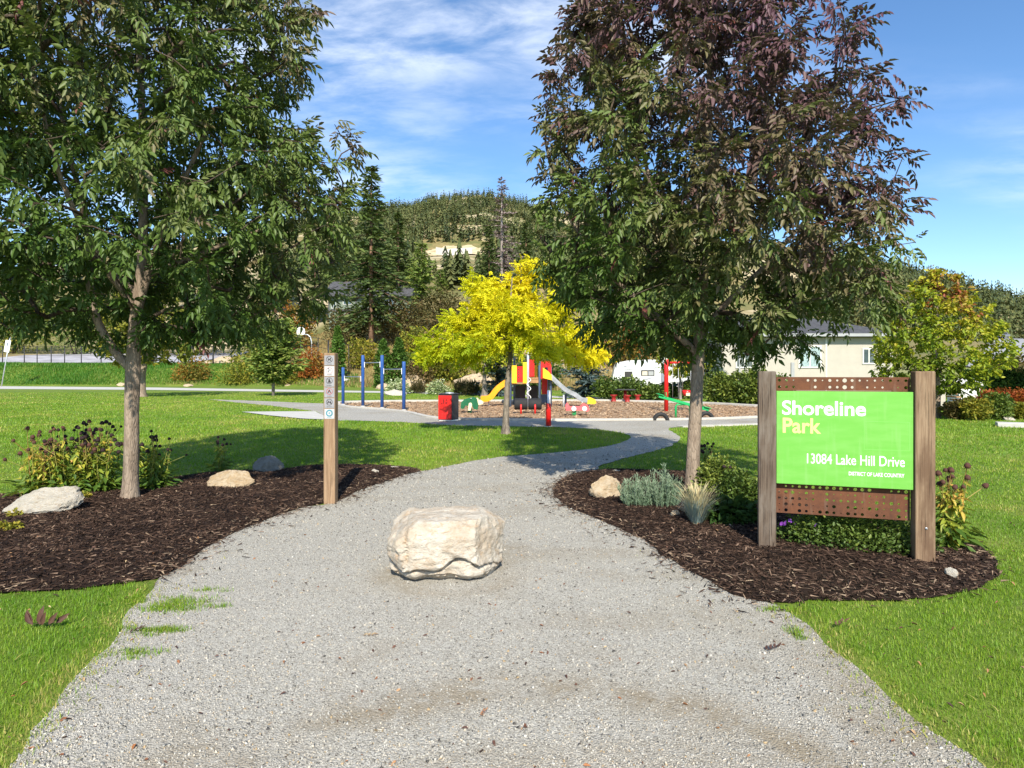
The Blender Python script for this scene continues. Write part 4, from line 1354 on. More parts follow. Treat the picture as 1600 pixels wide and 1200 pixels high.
FIR = conifer_kind(3, 'fir_needle', 'pine_bark', h=20, r=4.0, whorls=34, per=8, spray=0.75, droop=0.45, base=0.16, irregular=0.35, curve=0.75)
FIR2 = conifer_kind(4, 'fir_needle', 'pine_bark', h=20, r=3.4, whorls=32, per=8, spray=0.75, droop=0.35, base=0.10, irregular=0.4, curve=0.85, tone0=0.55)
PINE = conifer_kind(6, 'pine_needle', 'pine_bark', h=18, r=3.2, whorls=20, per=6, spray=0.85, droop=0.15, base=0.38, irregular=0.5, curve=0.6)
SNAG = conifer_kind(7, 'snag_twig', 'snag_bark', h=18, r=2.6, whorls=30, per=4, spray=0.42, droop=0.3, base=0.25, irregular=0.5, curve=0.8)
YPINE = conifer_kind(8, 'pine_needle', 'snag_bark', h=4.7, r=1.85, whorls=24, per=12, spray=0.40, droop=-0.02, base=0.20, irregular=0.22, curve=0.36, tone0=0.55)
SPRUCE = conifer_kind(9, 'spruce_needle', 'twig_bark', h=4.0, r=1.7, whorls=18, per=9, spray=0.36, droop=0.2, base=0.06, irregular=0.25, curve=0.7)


def conifer(name, kind, loc, scale, rz, label, cat='tree', group=None, wide=1.0):
    root = thing(name, loc, rz, label, cat, group)
    root.scale = (scale * wide, scale * wide, scale)
    link('trunk', kind[0], root)
    tag(link('crown', kind[1], root), kind='stuff')
    return root


def hillpt(px, Y, dz=0.0):
    x = (px - 800) * Y / 1000
    return (x, Y, float(terrain(x, Y)) + dz)


def con(name, kind, h0, px, Y, ytop, rz, label, wide=1.0, group='conifers on the slope behind the playground'):
    p = hillpt(px, Y, -0.1)
    h = EYE + (580 - ytop) * Y / 1000 - p[2]
    return conifer(name, kind, p, h / h0, rz, label, 'tree', group, wide)


con('fir_tree', FIR, 20, 580, 82, 256, 0.3, 'tallest dark fir, its bare lower trunk showing right of the green house', 0.95)
con('fir_tree', FIR2, 20, 622, 108, 330, 1.2, 'fir just right of the tallest fir, below the ridge line', 1.1)
con('fir_tree', FIR2, 20, 540, 125, 322, 2.2, 'fir behind the green house, left of the tallest fir', 1.15)
con('fir_tree', FIR, 20, 700, 150, 398, 0.9, 'small fir below the pale hillside cut, left of the yellow locust top', 0.9)
con('pine_tree', PINE, 18, 659, 92, 378, 0.1, 'slender pine with a bare orange trunk between the tallest fir and the yellow locust', 0.95)
con('pine_tree', PINE, 18, 640, 112, 402, 2.0, 'short pine close behind the slender orange trunked pine', 1.1)
con('pine_tree', PINE, 18, 688, 118, 420, 3.0, 'small pine rising at the left shoulder of the yellow locust', 1.1)
con('bare_conifer', SNAG, 18, 784, 112, 276, 0.5, 'bare pinkish grey dead conifer against the sky above the yellow locust', 1.0)
con('fir_tree', FIR, 20, 764, 105, 352, 3.4, 'dark fir left of the bare dead conifer', 0.95)
con('fir_tree', FIR2, 20, 822, 118, 345, 4.0, 'fir right of the bare dead conifer, partly behind the bronze ash crown', 1.1)
con('fir_tree', FIR2, 20, 870, 100, 370, 4.6, 'fir behind the left edge of the bronze ash crown', 1.1)
con('pine_tree', PINE, 18, 948, 70, 430, 0.8, 'pine with a thick reddish trunk left of the white trailer', 1.0)
con('pine_tree', PINE, 18, 1010, 85, 400, 1.8, 'pine behind the white trailer, hidden by the bronze ash', 1.1)
con('fir_tree', FIR, 20, 60, 118, 360, 0.2, 'dark fir far behind the left edge of the green ash crown', 1.2)
con('fir_tree', FIR2, 20, 150, 122, 345, 0.7, 'dark fir behind the forked limb of the green ash', 1.2)
con('fir_tree', FIR, 20, 250, 128, 350, 1.4, 'dark fir behind the middle of the green ash crown', 1.2)
con('fir_tree', FIR2, 20, 340, 122, 372, 2.4, 'dark fir behind the right part of the green ash crown', 1.2)
con('fir_tree', FIR, 20, 430, 130, 345, 3.1, 'dark fir above the small round pine, behind ash leaves', 1.2)
con('fir_tree', FIR2, 20, 492, 118, 372, 5.1, 'dark fir just left of the green house', 1.1)

conifer('young_pine', YPINE, (*G(427, 618.5), 0), 1.0, 0.4, 'small round young pine on the far lawn, left of the signpost')
conifer('blue_spruce', SPRUCE, (*G(912, 622), 0), 0.92, 0.2, 'blue spruce behind the foot of the steel slide', group='blue spruces')
conifer('blue_spruce', SPRUCE, (*G(776, 619), 0), 0.95, 1.2, 'blue spruce behind the yellow slide', group='blue spruces')
conifer('blue_spruce', SPRUCE, (*G(1098, 622), 0), 0.95, 2.4, 'blue spruce between the swing and the right hedge', group='blue spruces')


# ---- shrubs
def shrub(name, loc, rx, ry, h, n, leaf, mat, seed, label, cat='shrub', group=None, shape='round', tone=(0.5, 0.18), z0=0.05, stems=5, lump=0.28, leafv=None, updir=0.4):
    rg = np.random.default_rng(seed)
    root = thing(name, loc, 0, label, cat, group)
    v = rg.normal(0, 1, (n, 3)); v = unit(v)
    u = rg.uniform(0, 1, n) ** 0.4
    lm = 1 + lump * vnoise(v, 2.6, seed * 0.7)
    if shape == 'round':
        p = v * (u * lm)[:, None] * np.array((rx, ry, h / 2)) + np.array((0, 0, h / 2))
        p[:, 2] = np.maximum(p[:, 2], z0 * rg.uniform(0.3, 1.5, n))
    elif shape == 'dome':
        v[:, 2] = np.abs(v[:, 2])
        p = v * (u * lm)[:, None] * np.array((rx, ry, h))
        p[:, 2] += z0
    else:   # column
        zz = rg.uniform(0, 1, n); a = rg.uniform(0, 6.283, n)
        rr = np.sqrt(rg.uniform(0.25, 1, n)) * np.minimum(1, (1 - zz) * 2.2) ** 0.7 * (0.8 + 0.2 * np.minimum(1, zz * 6)) * lm
        p = np.stack([np.cos(a) * rr * rx, np.sin(a) * rr * ry, zz * h], -1)
    out = p - np.array((0, 0, h * 0.3)); d = unit(out) * 0.6 + rg.normal(0, 0.55, (n, 3)) + np.array((0, 0, updir))
    tn = np.clip(tone[0] + tone[1] * vnoise(p, 2.2 / max(rx, 0.3), seed) + rg.normal(0, tone[1] * 0.7, n), 0, 1)
    TV, TF = leafv or (SIMPLE_V, SIMPLE_F)
    V, F, r = stamp(TV, TF, p, frames(d, roll=rg.normal(0, 0.8, n)), leaf * rg.uniform(0.65, 1.3, n), tn)
    tag(link('foliage', fast_mesh('foliage', V, F, MATS[mat], r), root), kind='stuff')
    for k in range(stems):
        a = rg.uniform(0, 6.28); e = (math.cos(a) * rx * 0.55, math.sin(a) * ry * 0.55, h * 0.7)
        MB().tube([(e[0] * .12, e[1] * .12, -0.05), (e[0] * 0.5, e[1] * 0.5, h * 0.35), e], [h * 0.012 + 0.004, h * 0.009 + 0.003, 0.003], 5).build('stem', MATS['twig_bark'], root)
    return root


def shrub_px(name, px, pyb, w_px, top_py, mat, seed, label, leaf=0.14, n=1500, shape='round', hill=None, group=None, tone=(0.5, 0.2), cat='shrub', depth=0.8, lump=0.28, stems=4):
    if hill is None:
        x, Y = G(px, pyb); z = 0.0
    else:
        Y = hill; x, _, z = hillpt(px, Y)
    h = EYE + (580 - top_py) * Y / 1000 - z
    rx = w_px * Y / 2000
    return shrub(name, (x, Y, z - 0.03), rx, rx * depth, h, n, leaf, mat, seed, label, cat, group, shape, tone, 0.1, stems, lump)


BK = 'shrubs on the bank and slope'
shrub_px('autumn_shrub', 300, 0, 62, 556, 'autumn_leaf', 51, 'orange tinged bush on the grass bank, leftmost of the three near the young pine', 0.24, 1500, 'dome', 70.5, BK, (0.35, 0.25))
shrub_px('golden_shrub', 380, 0, 72, 549, 'golden_leaf', 52, 'golden green bush on the grass bank left of the young pine', 0.24, 1800, 'dome', 68.5, BK, (0.5, 0.25))
shrub_px('autumn_shrub', 486, 0, 58, 547, 'autumn_leaf', 53, 'rust orange bush behind the left edge of the signpost', 0.24, 1800, 'dome', 66, BK, (0.72, 0.2))
shrub_px('golden_shrub', 448, 0, 60, 582, 'golden_leaf', 54, 'low golden bush under the right side of the young pine', 0.22, 1000, 'dome', 66, BK, (0.4, 0.2))
shrub_px('arborvitae', 528, 0, 21, 511, 'arborvitae_leaf', 55, 'green columnar arborvitae right behind the signpost top', 0.32, 1500, 'column', 66, BK, (0.6, 0.2), 'shrub', 1.0, 0.1, 1)
shrub_px('arborvitae', 599, 0, 27, 532, 'arborvitae_leaf', 56, 'columnar arborvitae behind the third blue bar post', 0.28, 1500, 'column', 59, BK, (0.5, 0.2), 'shrub', 1.0, 0.1, 1)
shrub_px('arborvitae', 623, 0, 25, 530, 'arborvitae_leaf', 57, 'columnar arborvitae behind the rightmost blue bar post', 0.28, 1500, 'column', 59.5, BK, (0.5, 0.2), 'shrub', 1.0, 0.1, 1)
shrub_px('brown_shrub', 622, 0, 105, 466, 'olive_brown_leaf', 58, 'large brown olive bush right of the tallest fir trunk', 0.34, 3600, 'round', 84, BK, (0.55, 0.3), depth=0.5)
shrub_px('brown_shrub', 545, 0, 74, 482, 'olive_brown_leaf', 59, 'brown olive bush left of the tallest fir trunk', 0.34, 2400, 'round', 87, BK, (0.4, 0.3), depth=0.5)
shrub_px('brown_shrub', 690, 0, 90, 452, 'olive_brown_leaf', 60, 'olive brown thicket behind the left side of the yellow locust', 0.34, 2600, 'round', 92, BK, (0.35, 0.25), depth=0.5)
shrub_px('golden_shrub', 648, 0, 60, 512, 'golden_leaf', 61, 'golden bush on the slope above the rightmost blue post', 0.28, 1800, 'round', 70, BK, (0.55, 0.3))
shrub_px('golden_shrub', 565, 0, 56, 528, 'golden_leaf', 62, 'yellow green bush at the foot of the tallest fir', 0.28, 1500, 'round', 73, BK, (0.6, 0.3))
shrub_px('green_shrub', 660, 0, 92, 548, 'shrub_leaf', 63, 'wide green bush below the yellow locust, above the red bin', 0.26, 2400, 'round', 61, BK, (0.6, 0.3), depth=0.6)
shrub_px('golden_shrub', 702, 0, 72, 540, 'golden_leaf', 64, 'yellow green bush between the red bin and the locust trunk', 0.26, 2200, 'round', 58, BK, (0.45, 0.3))
shrub_px('autumn_shrub', 655, 0, 46, 562, 'olive_brown_leaf', 65, 'rusty low bush on the dry slope behind the blue posts', 0.22, 1100, 'round', 57, BK, (0.8, 0.2))
shrub_px('green_shrub', 835, 0, 90, 556, 'shrub_leaf', 66, 'dark green bush behind the play tower', 0.26, 2000, 'round', 52, BK, (0.3, 0.25), depth=0.6)
shrub_px('brown_shrub', 735, 0, 80, 500, 'olive_brown_leaf', 67, 'brown thicket seen through the middle of the yellow locust', 0.3, 2000, 'round', 70, BK, (0.4, 0.25))
shrub_px('brown_shrub', 985, 0, 78, 505, 'autumn_leaf', 68, 'tan and rust brush rising behind the front of the white trailer', 0.34, 1900, 'round', 66, BK, (0.45, 0.3))
shrub_px('golden_shrub', 1060, 0, 90, 500, 'golden_leaf', 69, 'golden brush behind the trailer roof', 0.34, 1900, 'round', 70, BK, (0.5, 0.3))
for i, (px, w, top, Y, mt_, txt) in enumerate([(20, 120, 470, 98, 'golden_leaf', 'yellow green brush above the court at the left edge'), (120, 110, 465, 97, 'shrub_leaf', 'green brush above the court, left of the forked ash'),
                                              (215, 100, 480, 96, 'golden_leaf', 'golden brush above the court behind the ash trunk'), (310, 110, 478, 95, 'olive_brown_leaf', 'brown brush above the court fence, over the orange bush'),
                                              (400, 90, 482, 94, 'golden_leaf', 'golden brush above the court fence behind the young pine'), (462, 60, 470, 92, 'autumn_leaf', 'reddish brush behind the basketball hoop')]):
    shrub_px('slope_brush', px, 0, w, top, mt_, 80 + i, txt, 0.4, 1900, 'round', Y, BK, (0.45, 0.3), depth=0.5)

# beds along the far path
GR_V = np.array([(0, -0.03, 0), (0, 0.03, 0), (0.40, 0.022, 0.68), (0.40, -0.022, 0.68), (0.95, 0, 0.95)]); GR_F = BLADE_F


def grass_clump(name, loc, h, spread, n, w, mat, seed, label, cat='grass clump', group=None, tone=None, part='blades'):
    rg = np.random.default_rng(seed)
    root = thing(name, loc, 0, label, cat, group)
    a = rg.uniform(0, 6.283, n); rr = rg.uniform(0, 1, n) ** 0.6
    pos = np.stack([np.cos(a) * rr * spread * 0.22, np.sin(a) * rr * spread * 0.22, 0 * a], -1)
    az = a + rg.normal(0, 0.5, n)
    M = np.zeros((n, 3, 3)); M[:, 0, 0] = np.cos(az); M[:, 1, 0] = np.sin(az); M[:, 0, 1] = -np.sin(az); M[:, 1, 1] = np.cos(az); M[:, 2, 2] = 1
    hh = h * rg.uniform(0.6, 1.15, n)
    sc = np.stack([spread * rr * rg.uniform(0.5, 1.2, n) + 0.03, w * rg.uniform(12, 24, n), hh], -1)
    V, F, r = stamp(GR_V, GR_F, pos, M, sc, tone(rg, n) if tone else np.clip(rg.normal(0.5, 0.22, n), 0, 1))
    tag(link(part, fast_mesh(part, V, F, MATS[mat], r), root), kind='stuff')
    return root


FP = 'planting along the far path'
shrub_px('variegated_shrub', 622, 615.5, 42, 594, 'pale_shrub_leaf', 91, 'pale variegated bush beside the rightmost blue bar post', 0.15, 900, 'dome', None, FP, (0.6, 0.25))
shrub_px('variegated_shrub', 684, 616.5, 36, 597, 'pale_shrub_leaf', 92, 'pale variegated bush behind the left side of the red bin', 0.15, 900, 'dome', None, FP, (0.6, 0.25))
for i, (px, py, hh, txt) in enumerate([(653, 614.5, 0.65, 'dark fountain grass between the two variegated bushes'), (722, 616.5, 0.8, 'dark fountain grass right of the red bin'),
                                       (738, 617.5, 0.75, 'dark fountain grass left of the slim pale trunk')]):
    nv = leaflet((0, 0, 0), (1, 0, 0.0), (0, 0, 1), 1.0, 0.10)
    shrub('fountain_grass', (*G(px, py), 0), 0.55, 0.5, hh * 1.15, 900, 0.34, 'fountain_grass_blade', 95 + i, txt, 'grass clump', FP, 'dome', (0.5, 0.25), 0.0, 0, 0.15, (np.array(nv[0]), np.array(nv[1])), 0.9)

HD = 'hedge bushes behind the playground'
for i, (px, pyb, w, top, n_, txt) in enumerate([(948, 624, 40, 588, 1300, 'dark green bush right of the blue spruce'), (985, 626, 58, 590, 2000, 'round green bush in front of the trailer nose'),
                                                (1022, 626, 44, 601, 1400, 'lower green bush in front of the trailer windows'), (1042, 622, 38, 597, 1300, 'dark bush behind the red swing post'),
                                                (1085, 623, 46, 590, 1300, 'dark bush behind the swing seats'), (1122, 631, 52, 580, 1800, 'green bush just right of the bronze ash trunk'),
                                                (1150, 632, 50, 583, 1800, 'yellow green bush in the middle of the right hedge'), (1180, 633, 60, 572, 2000, 'tall green bush behind the left sign post'),
                                                (1215, 634, 56, 585, 1600, 'green bush hidden behind the park sign')]):
    shrub_px('hedge_bush', px, pyb, w, top, 'shrub_leaf', 101 + i, txt, 0.16, n_, 'round', None, HD, (0.65 if i in (5, 6, 7) else 0.45, 0.25), depth=0.75)
RGp = 'shrubs along the right garden edge'
for i, (px, pyb, w, top, m_, txt) in enumerate([(1495, 655, 44, 626, 'olive_brown_leaf', 'brownish bush right of the sign, below the stair railing'), (1524, 657, 44, 620, 'golden_leaf', 'yellow green bush in front of the white shed'),
                                                (1558, 656, 46, 612, 'shrub_leaf', 'green bush behind the white kerb end'), (1596, 655, 30, 630, 'golden_leaf', 'small golden bush at the right edge above the white kerb')]):
    shrub_px('garden_shrub', px, pyb, w, top, m_, 120 + i, txt, 0.10, 1500, 'round', None, RGp, (0.5, 0.25))
ORD = ['first', 'second', 'third', 'fourth', 'fifth', 'sixth', 'seventh', 'eighth']
for i in range(8):
    px = 1512 + i * 15
    shrub_px('arborvitae', px, 624, 22, 580, 'hedge_leaf', 130 + i, ORD[i] + ' dark arborvitae from the left in the clipped hedge behind the white shed', 0.22, 800, 'column', None, 'arborvitae hedge behind the white shed', (0.5, 0.25), 'shrub', 1.0, 0.1, 1)
for i in range(5):
    px = 1538 + i * 18
    shrub_px('red_shrub', px, 634, 24, 612, 'autumn_leaf', 140 + i, ORD[i] + ' low reddish shrub from the left in the row before the clipped hedge', 0.14, 600, 'dome', None, 'row of reddish shrubs at the right', (0.95, 0.12))
shrub_px('golden_shrub', 1575, 0, 74, 555, 'olive_brown_leaf', 150, 'brown and golden bush above the clipped hedge at the right', 0.34, 1600, 'round', 62, 'shrubs at the far right', (0.7, 0.3))
leafy_tree('deciduous_tree', (*G(1668, 628), 0), 'dark tree cut off by the right edge of the picture', 'tree', [(0, 0, 0), (0, 0, 1.5), (0, 0, 4.5)], [0.15, 0.12, 0.03],
           [0.8, 1.4, 2.4, 3.4, 4.4, 5.2], [0.8, 1.7, 2.1, 1.9, 1.2, 0.3], 0, 160, 240, 12, 0.2, 'olive_brown_leaf', 'ash_bark', lambda p, rg: 0.35 + 0.2 * vnoise(p, .8, 2) + rg.normal(0, .1, len(p)), limb=0.007, seg=0.5)


# ---- the wooded hills
def spiky(seed, m, q):
    """ragged little conifer of unit height and radius: m boughs of q sprays"""
    rg = np.random.default_rng(seed)
    V = []; F = []
    for k in range(m):
        z = 0.06 + 0.92 * (k + rg.uniform(0, .6)) / m
        r0 = (1 - z) ** 0.75 * rg.uniform(0.75, 1.1) + 0.06
        for j in range(q):
            a = rg.uniform(0, 6.283)
            b = len(V); c, s_ = math.cos(a), math.sin(a); w = 0.42 * r0 + 0.06
            V += [(-s_ * w * .5, c * w * .5, z + 0.075), (s_ * w * .5, -c * w * .5, z + 0.075), (c * r0 + s_ * w * .6, s_ * r0 - c * w * .6, z - 0.05), (c * r0 * 1.05 - s_ * w * .6, s_ * r0 * 1.05 + c * w * .6, z - 0.045)]
            F += [(b, b + 1, b + 2), (b, b + 2, b + 3)]
    b = len(V); V += [(0.06, 0, 0), (-0.04, 0.05, 0), (-0.04, -0.05, 0), (0, 0, 0.6)]
    F += [(b, b + 1, b + 3), (b + 1, b + 2, b + 3), (b + 2, b, b + 3)]
    return np.array(V), np.array(F)


FAR_T = spiky(2, 5, 2); NEAR_T = spiky(3, 15, 5)


def forest(name, n, seed, ulo, uhi, ylo, yhi, hlo, hhi, thr, mask=None, far=True):
    rg = np.random.default_rng(seed)
    Y = np.sqrt(rg.uniform(ylo ** 2, yhi ** 2, n)); X = rg.uniform(ulo, uhi, n) * Y
    p3 = np.stack([X, Y, 0 * X], -1)
    k = vnoise(p3, 0.016, 2) + 0.5 * vnoise(p3, 0.05, 6) > thr
    if mask is not None: k &= mask(X, Y)
    X, Y = X[k], Y[k]; n = len(X)
    Z = terrain(X, Y) - 0.3
    cone, cf = FAR_T if far else NEAR_T
    H = rg.uniform(hlo, hhi, n); W = H * rg.uniform(0.17, 0.30, n)
    a = rg.uniform(0, 6.28, n)
    M = np.zeros((n, 3, 3)); M[:, 0, 0] = np.cos(a); M[:, 1, 0] = np.sin(a); M[:, 0, 1] = -np.sin(a); M[:, 1, 1] = np.cos(a); M[:, 2, 2] = 1
    tone = np.clip(0.45 + 0.25 * vnoise(np.stack([X, Y, Z], -1), 0.03, 4) + rg.normal(0, 0.2, n), 0, 1)
    V, F, r = stamp(np.array(cone), np.array(cf), np.stack([X, Y, Z], -1), M, np.stack([W, W, H], -1), tone)
    tag(link(name, fast_mesh(name, V, F, MATS['forest_needle'], r)), kind='stuff')


def cut_mask(X, Y):
    px = 800 + 1000 * X / Y
    return ~((px > 660) & (px < 765) & (Y > 190) & (Y < 500))


forest('hillside_forest', 15500, 71, -0.42, 0.22, 400, 960, 5, 15, -0.20, cut_mask)
forest('hillside_forest', 1300, 72, -0.8, 0.12, 140, 420, 5, 12, -0.25, cut_mask, False)
forest('ridge_forest', 4600, 73, 0.45, 1.1, 330, 960, 11, 24, -1.2)

# pale hillside cut with a white retaining wall
cutp = []
for (px, Y) in [(660, 440), (690, 428), (735, 425), (765, 435), (770, 455), (745, 480), (715, 490), (690, 485), (665, 465)]:
    cutp.append(((px - 800) * Y / 1000, Y))
cutp = wiggle(smooth_closed(cutp, 10), 4, 0.2)
t = NT('bare_earth'); c = t.coord()
f = t.noise(c, 0.12, 6, 0.7)
t.done(t.bsdf(t.mix(t.rng(f, 0.35, 0.65), (0.42, 0.32, 0.18), (0.62, 0.52, 0.34)), 0.95, 0.1, normal=t.bump(f, 0.8, 2.0)))
sheet('hillside_cut', cutp, lambda x, y: terrain(x, y) + 0.9, 6.0, MATS['bare_earth'])
w_pts = [((px - 800) * Y / 1000, Y) for px, Y in [(681, 452), (700, 447), (720, 446), (738, 449)]]
mbw = MB()
for (a, b) in zip(w_pts[:-1], w_pts[1:]):
    za = float(terrain(*a)) + 0.5; zb = float(terrain(*b)) + 0.5
    mbw.add([(a[0], a[1], za), (b[0], b[1], zb), (b[0], b[1], zb + 5.2), (a[0], a[1], za + 5.2), (a[0], a[1] + 2, za), (b[0], b[1] + 2, zb), (b[0], b[1] + 2, zb + 5.2), (a[0], a[1] + 2, za + 5.2)],
            [(0, 1, 2, 3), (3, 2, 6, 7), (5, 4, 7, 6), (0, 3, 7, 4), (1, 5, 6, 2)])
tag(mbw.build('retaining_wall', MATS['pale_slab']), 'long white retaining wall in the pale cut on the hillside', 'wall')
# ------------------------------------------------------------------ rocks
def rock_mesh(name, size, seed, mat, sub=4, p=2.6, planes=(), rough=0.06, post=None, extra=7):
    bm = bmesh.new()
    bmesh.ops.create_icosphere(bm, subdivisions=sub, radius=1.0)
    rg = random.Random(seed)
    off = Vector((rg.uniform(-50, 50), rg.uniform(-50, 50), rg.uniform(-50, 50)))
    pl = list(planes)
    for _ in range(extra):
        n = Vector((rg.gauss(0, 1), rg.gauss(0, 1), rg.gauss(0, 0.8))).normalized()
        pl.append((n, rg.uniform(0.72, 0.92)))
    for v in bm.verts:
        d = v.co.normalized()
        r = (abs(d.x) ** p + abs(d.y) ** p + abs(d.z) ** p) ** (-1 / p)
        q = d * r
        for n, dd in pl:
            n = Vector(n)
            e = q.dot(n) - dd
            if e > 0: q -= n * e * 0.92
        nz = mnoise.fractal(q * 1.4 + off, 0.9, 2.1, 5)
        n2 = mnoise.ridged_multi_fractal(q * 2.3 + off, 0.9, 2.0, 4, 1.0, 2.0)
        n3 = mnoise.fractal(q * 7.0 + off, 0.8, 2.2, 4)
        n4 = mnoise.ridged_multi_fractal(Vector((q.x * 3, q.y * 3, q.z * 7)) + off, 0.9, 2.0, 3, 1.0, 2.0)
        q *= 1 + rough * nz - rough * 0.35 * (n2 - 1) + rough * 0.40 * n3 - rough * 0.14 * (n4 - 1)
        q = Vector((q.x * size[0], q.y * size[1], q.z * size[2]))
        if post: q = post(q)
        v.co = q
    me = bpy.data.meshes.new(name)
    bm.to_mesh(me); bm.free()
    me.polygons.foreach_set('use_smooth', np.ones(len(me.polygons), bool))
    me.update(); me.materials.append(mat)
    try:
        me.set_sharp_from_angle(angle=R(38))
    except Exception:
        pass
    return me


def boulder_shape(q):
    x, y, z = q
    zz = z + 0.25
    # ledges and cracks near the foot of the front face
    if y < 0.1:
        zc = 0.15 + 0.035 * math.sin(x * 9 + 0.6) + 0.02 * math.sin(x * 23) - 0.05 * x
        if x > -0.05: zc += 0.04 * math.exp(-((x - 0.16) / 0.12) ** 2)
        g = math.exp(-((zz - zc) / 0.011) ** 2) * 0.035
        y += g
        if zz < zc: y += 0.045 + 0.02 * math.sin(x * 31)
        zc2 = 0.08 + 0.02 * math.sin(x * 14 + 2)
        y += math.exp(-((zz - zc2) / 0.008) ** 2) * 0.03
        if zz < zc2 - 0.01: y += 0.05
    if x < -0.22:
        g = math.exp(-((x + 0.30 + 0.1 * (zz - 0.3)) / 0.012) ** 2) * 0.02
        y += g
    # undercut
    if zz < 0.10:
        k = (0.10 - zz) / 0.10
        x *= 1 - 0.10 * k; y *= 1 - 0.25 * k
    return Vector((x, y, z))


BO = G(697, 903)
b_me = rock_mesh('boulder', (0.455, 0.33, 0.268), 5, MATS['limestone'], 6, 4.6,
                 [((-0.10, -0.05, 1), 0.93), ((-0.75, -0.10, 0.66), 1.02), ((0.70, 0.05, 0.72), 1.10), ((0.02, -0.86, 0.5), 1.10), ((-0.9, -0.4, -0.1), 1.06)], 0.06, boulder_shape, 2)
tag(link('boulder', b_me, None, (BO[0], BO[1] + 0.12, 0.222), (0, 0, R(4))), 'large cream limestone boulder standing alone in the middle of the gravel path', 'boulder')


def rock_at(px, py, w_px, h_px, mat, seed, label, zb=0.03, p=2.3, depth=0.7, rz=0.0, group='rocks edging the mulch beds', tilt=0.0, Yfix=None, z_fix=None):
    if Yfix is None:
        x, y = G(px, py, zb)
    else:
        y = Yfix; x = (px - 800) * y / 1000
    w = w_px * y / 2000; h = h_px * y / 1000
    me = rock_mesh('rock', (w, w * depth, h * 0.72), seed, MATS[mat], 5 if w_px > 40 else 4, p, [((0, 0, -1), 0.5), (Vector((-.5, -.6, .75)).normalized(), 0.66), (Vector((.55, -.5, .7)).normalized(), 0.70), (Vector((.1, -.9, .35)).normalized(), 0.72)], 0.12)
    o = link('rock', me, None, (x, y + w * depth * 0.5, (zb if z_fix is None else z_fix) + h * 0.30), (0, R(tilt), rz))
    return tag(o, label, 'rock', group)


rock_at(55, 806, 112, 44, 'pale_rock', 11, 'long white rock at the left end of the mulch bed, beside the coneflowers', 0.06, 2.4, 0.55, 0.1, tilt=-14)
rock_at(358, 764, 76, 27, 'tan_rock', 12, 'tan rock lying in the mulch between the forked ash and the signpost', 0.06, 2.3, 0.6, -0.1)
rock_at(417, 738, 46, 24, 'grey_rock', 13, 'grey rock in the shade at the back of the left mulch bed', 0.05, 2.0, 0.6, 0.3)
rock_at(950, 778, 58, 33, 'tan_rock', 14, 'pale tan rock in the mulch left of the lavender', 0.06, 2.3, 0.6, 0.2, tilt=8)
rock_at(963, 741, 26, 6, 'pale_rock', 15, 'flat pale stone at the tip of the right mulch bed', 0.03, 2.2, 0.5)
rock_at(585, 740, 13, 7, 'pale_rock', 16, 'small white stone at the back of the left bed, right of the signpost', 0.04, 2.2, 0.7)
rock_at(615, 734, 17, 5, 'pale_rock', 17, 'small flat stone at the right tip of the left mulch bed', 0.03, 2.2, 0.7)
rock_at(580, 732, 8, 4, 'tan_rock', 18, 'tiny tan stone behind the small white stone', 0.04, 2.2, 0.7)
rock_at(1056, 808, 18, 11, 'tan_rock', 19, 'small tan stone at the left foot of the blue fescue', 0.07, 2.2, 0.7)
rock_at(1488, 899, 20, 11, 'pale_rock', 20, 'small white stone in the mulch right of the sign post', 0.05, 2.2, 0.55, -0.6, tilt=20)
SR = 'rocks on the slope behind the playground'
rock_at(598, 0, 26, 11, 'tan_rock', 21, 'pale tan rock on the slope between the middle blue posts', 0, 2.3, 0.6, 0, SR, 0, 57, float(terrain(-11.5, 57)) - 0.1)
rock_at(617, 618, 34, 9, 'pale_rock', 22, 'flat white rock on the lawn behind the third blue post', 0.0, 2.3, 0.5, 0, SR)
rock_at(540, 0, 14, 5, 'pale_rock', 23, 'small white rock on the slope beside the shortest blue post', 0, 2.3, 0.5, 0, SR, 0, 64.5, float(terrain(-16.8, 64.5)))
rock_at(643, 0, 44, 26, 'tan_rock', 24, 'broad tan rock on the dry slope right of the blue posts', 0, 2.1, 0.6, 0, SR, 0, 56.5, float(terrain(-8.9, 56.5)) - 0.1)
rock_at(740, 0, 60, 20, 'tan_rock', 25, 'wide tan rock ledge on the dry slope behind the bin', 0, 2.1, 0.5, 0, SR, 0, 55.5, float(terrain(-3.3, 55.5)))
for i, (px, w, h, Yq, txt) in enumerate([(346, 34, 12, 79, 'tan rock on the terrace beside the court fence'), (323, 12, 6, 77.5, 'small pale rock at the foot of the court fence'), (357, 13, 9, 77.5, 'small tan rock below the terrace rocks'),
                                         (188, 14, 6, 68.5, 'small tan rock by the far path behind the ash trunk'), (292, 16, 4, 66.5, 'low pale stone on the far path edge'), (450, 10, 4, 65, 'low stone on the far path right of the young pine')]):
    rock_at(px, 0, w, h, 'tan_rock', 30 + i, txt, 0, 2.2, 0.7, 0, 'rocks near the court and far path', 0, Yq, float(terrain((px - 800) * Yq / 1000, Yq)))
rock_at(1578, 657, 20, 6, 'pale_rock', 38, 'pale stone on the soil above the white kerb at the right', 0.0, 2.2, 0.6, 0, 'rocks near the court and far path')


# ------------------------------------------------------------------ lettering
def text_mesh(txt, bold=0.0):
    cu = bpy.data.curves.new('lettering', 'FONT')
    cu.body = txt; cu.size = 1.0; cu.offset = bold; cu.resolution_u = 6
    tmp = bpy.data.objects.new('tmp_lettering', cu)
    COL.objects.link(tmp)
    dg = bpy.context.evaluated_depsgraph_get()
    me = bpy.data.meshes.new_from_object(tmp.evaluated_get(dg))
    bpy.data.objects.remove(tmp, do_unlink=True)
    return me


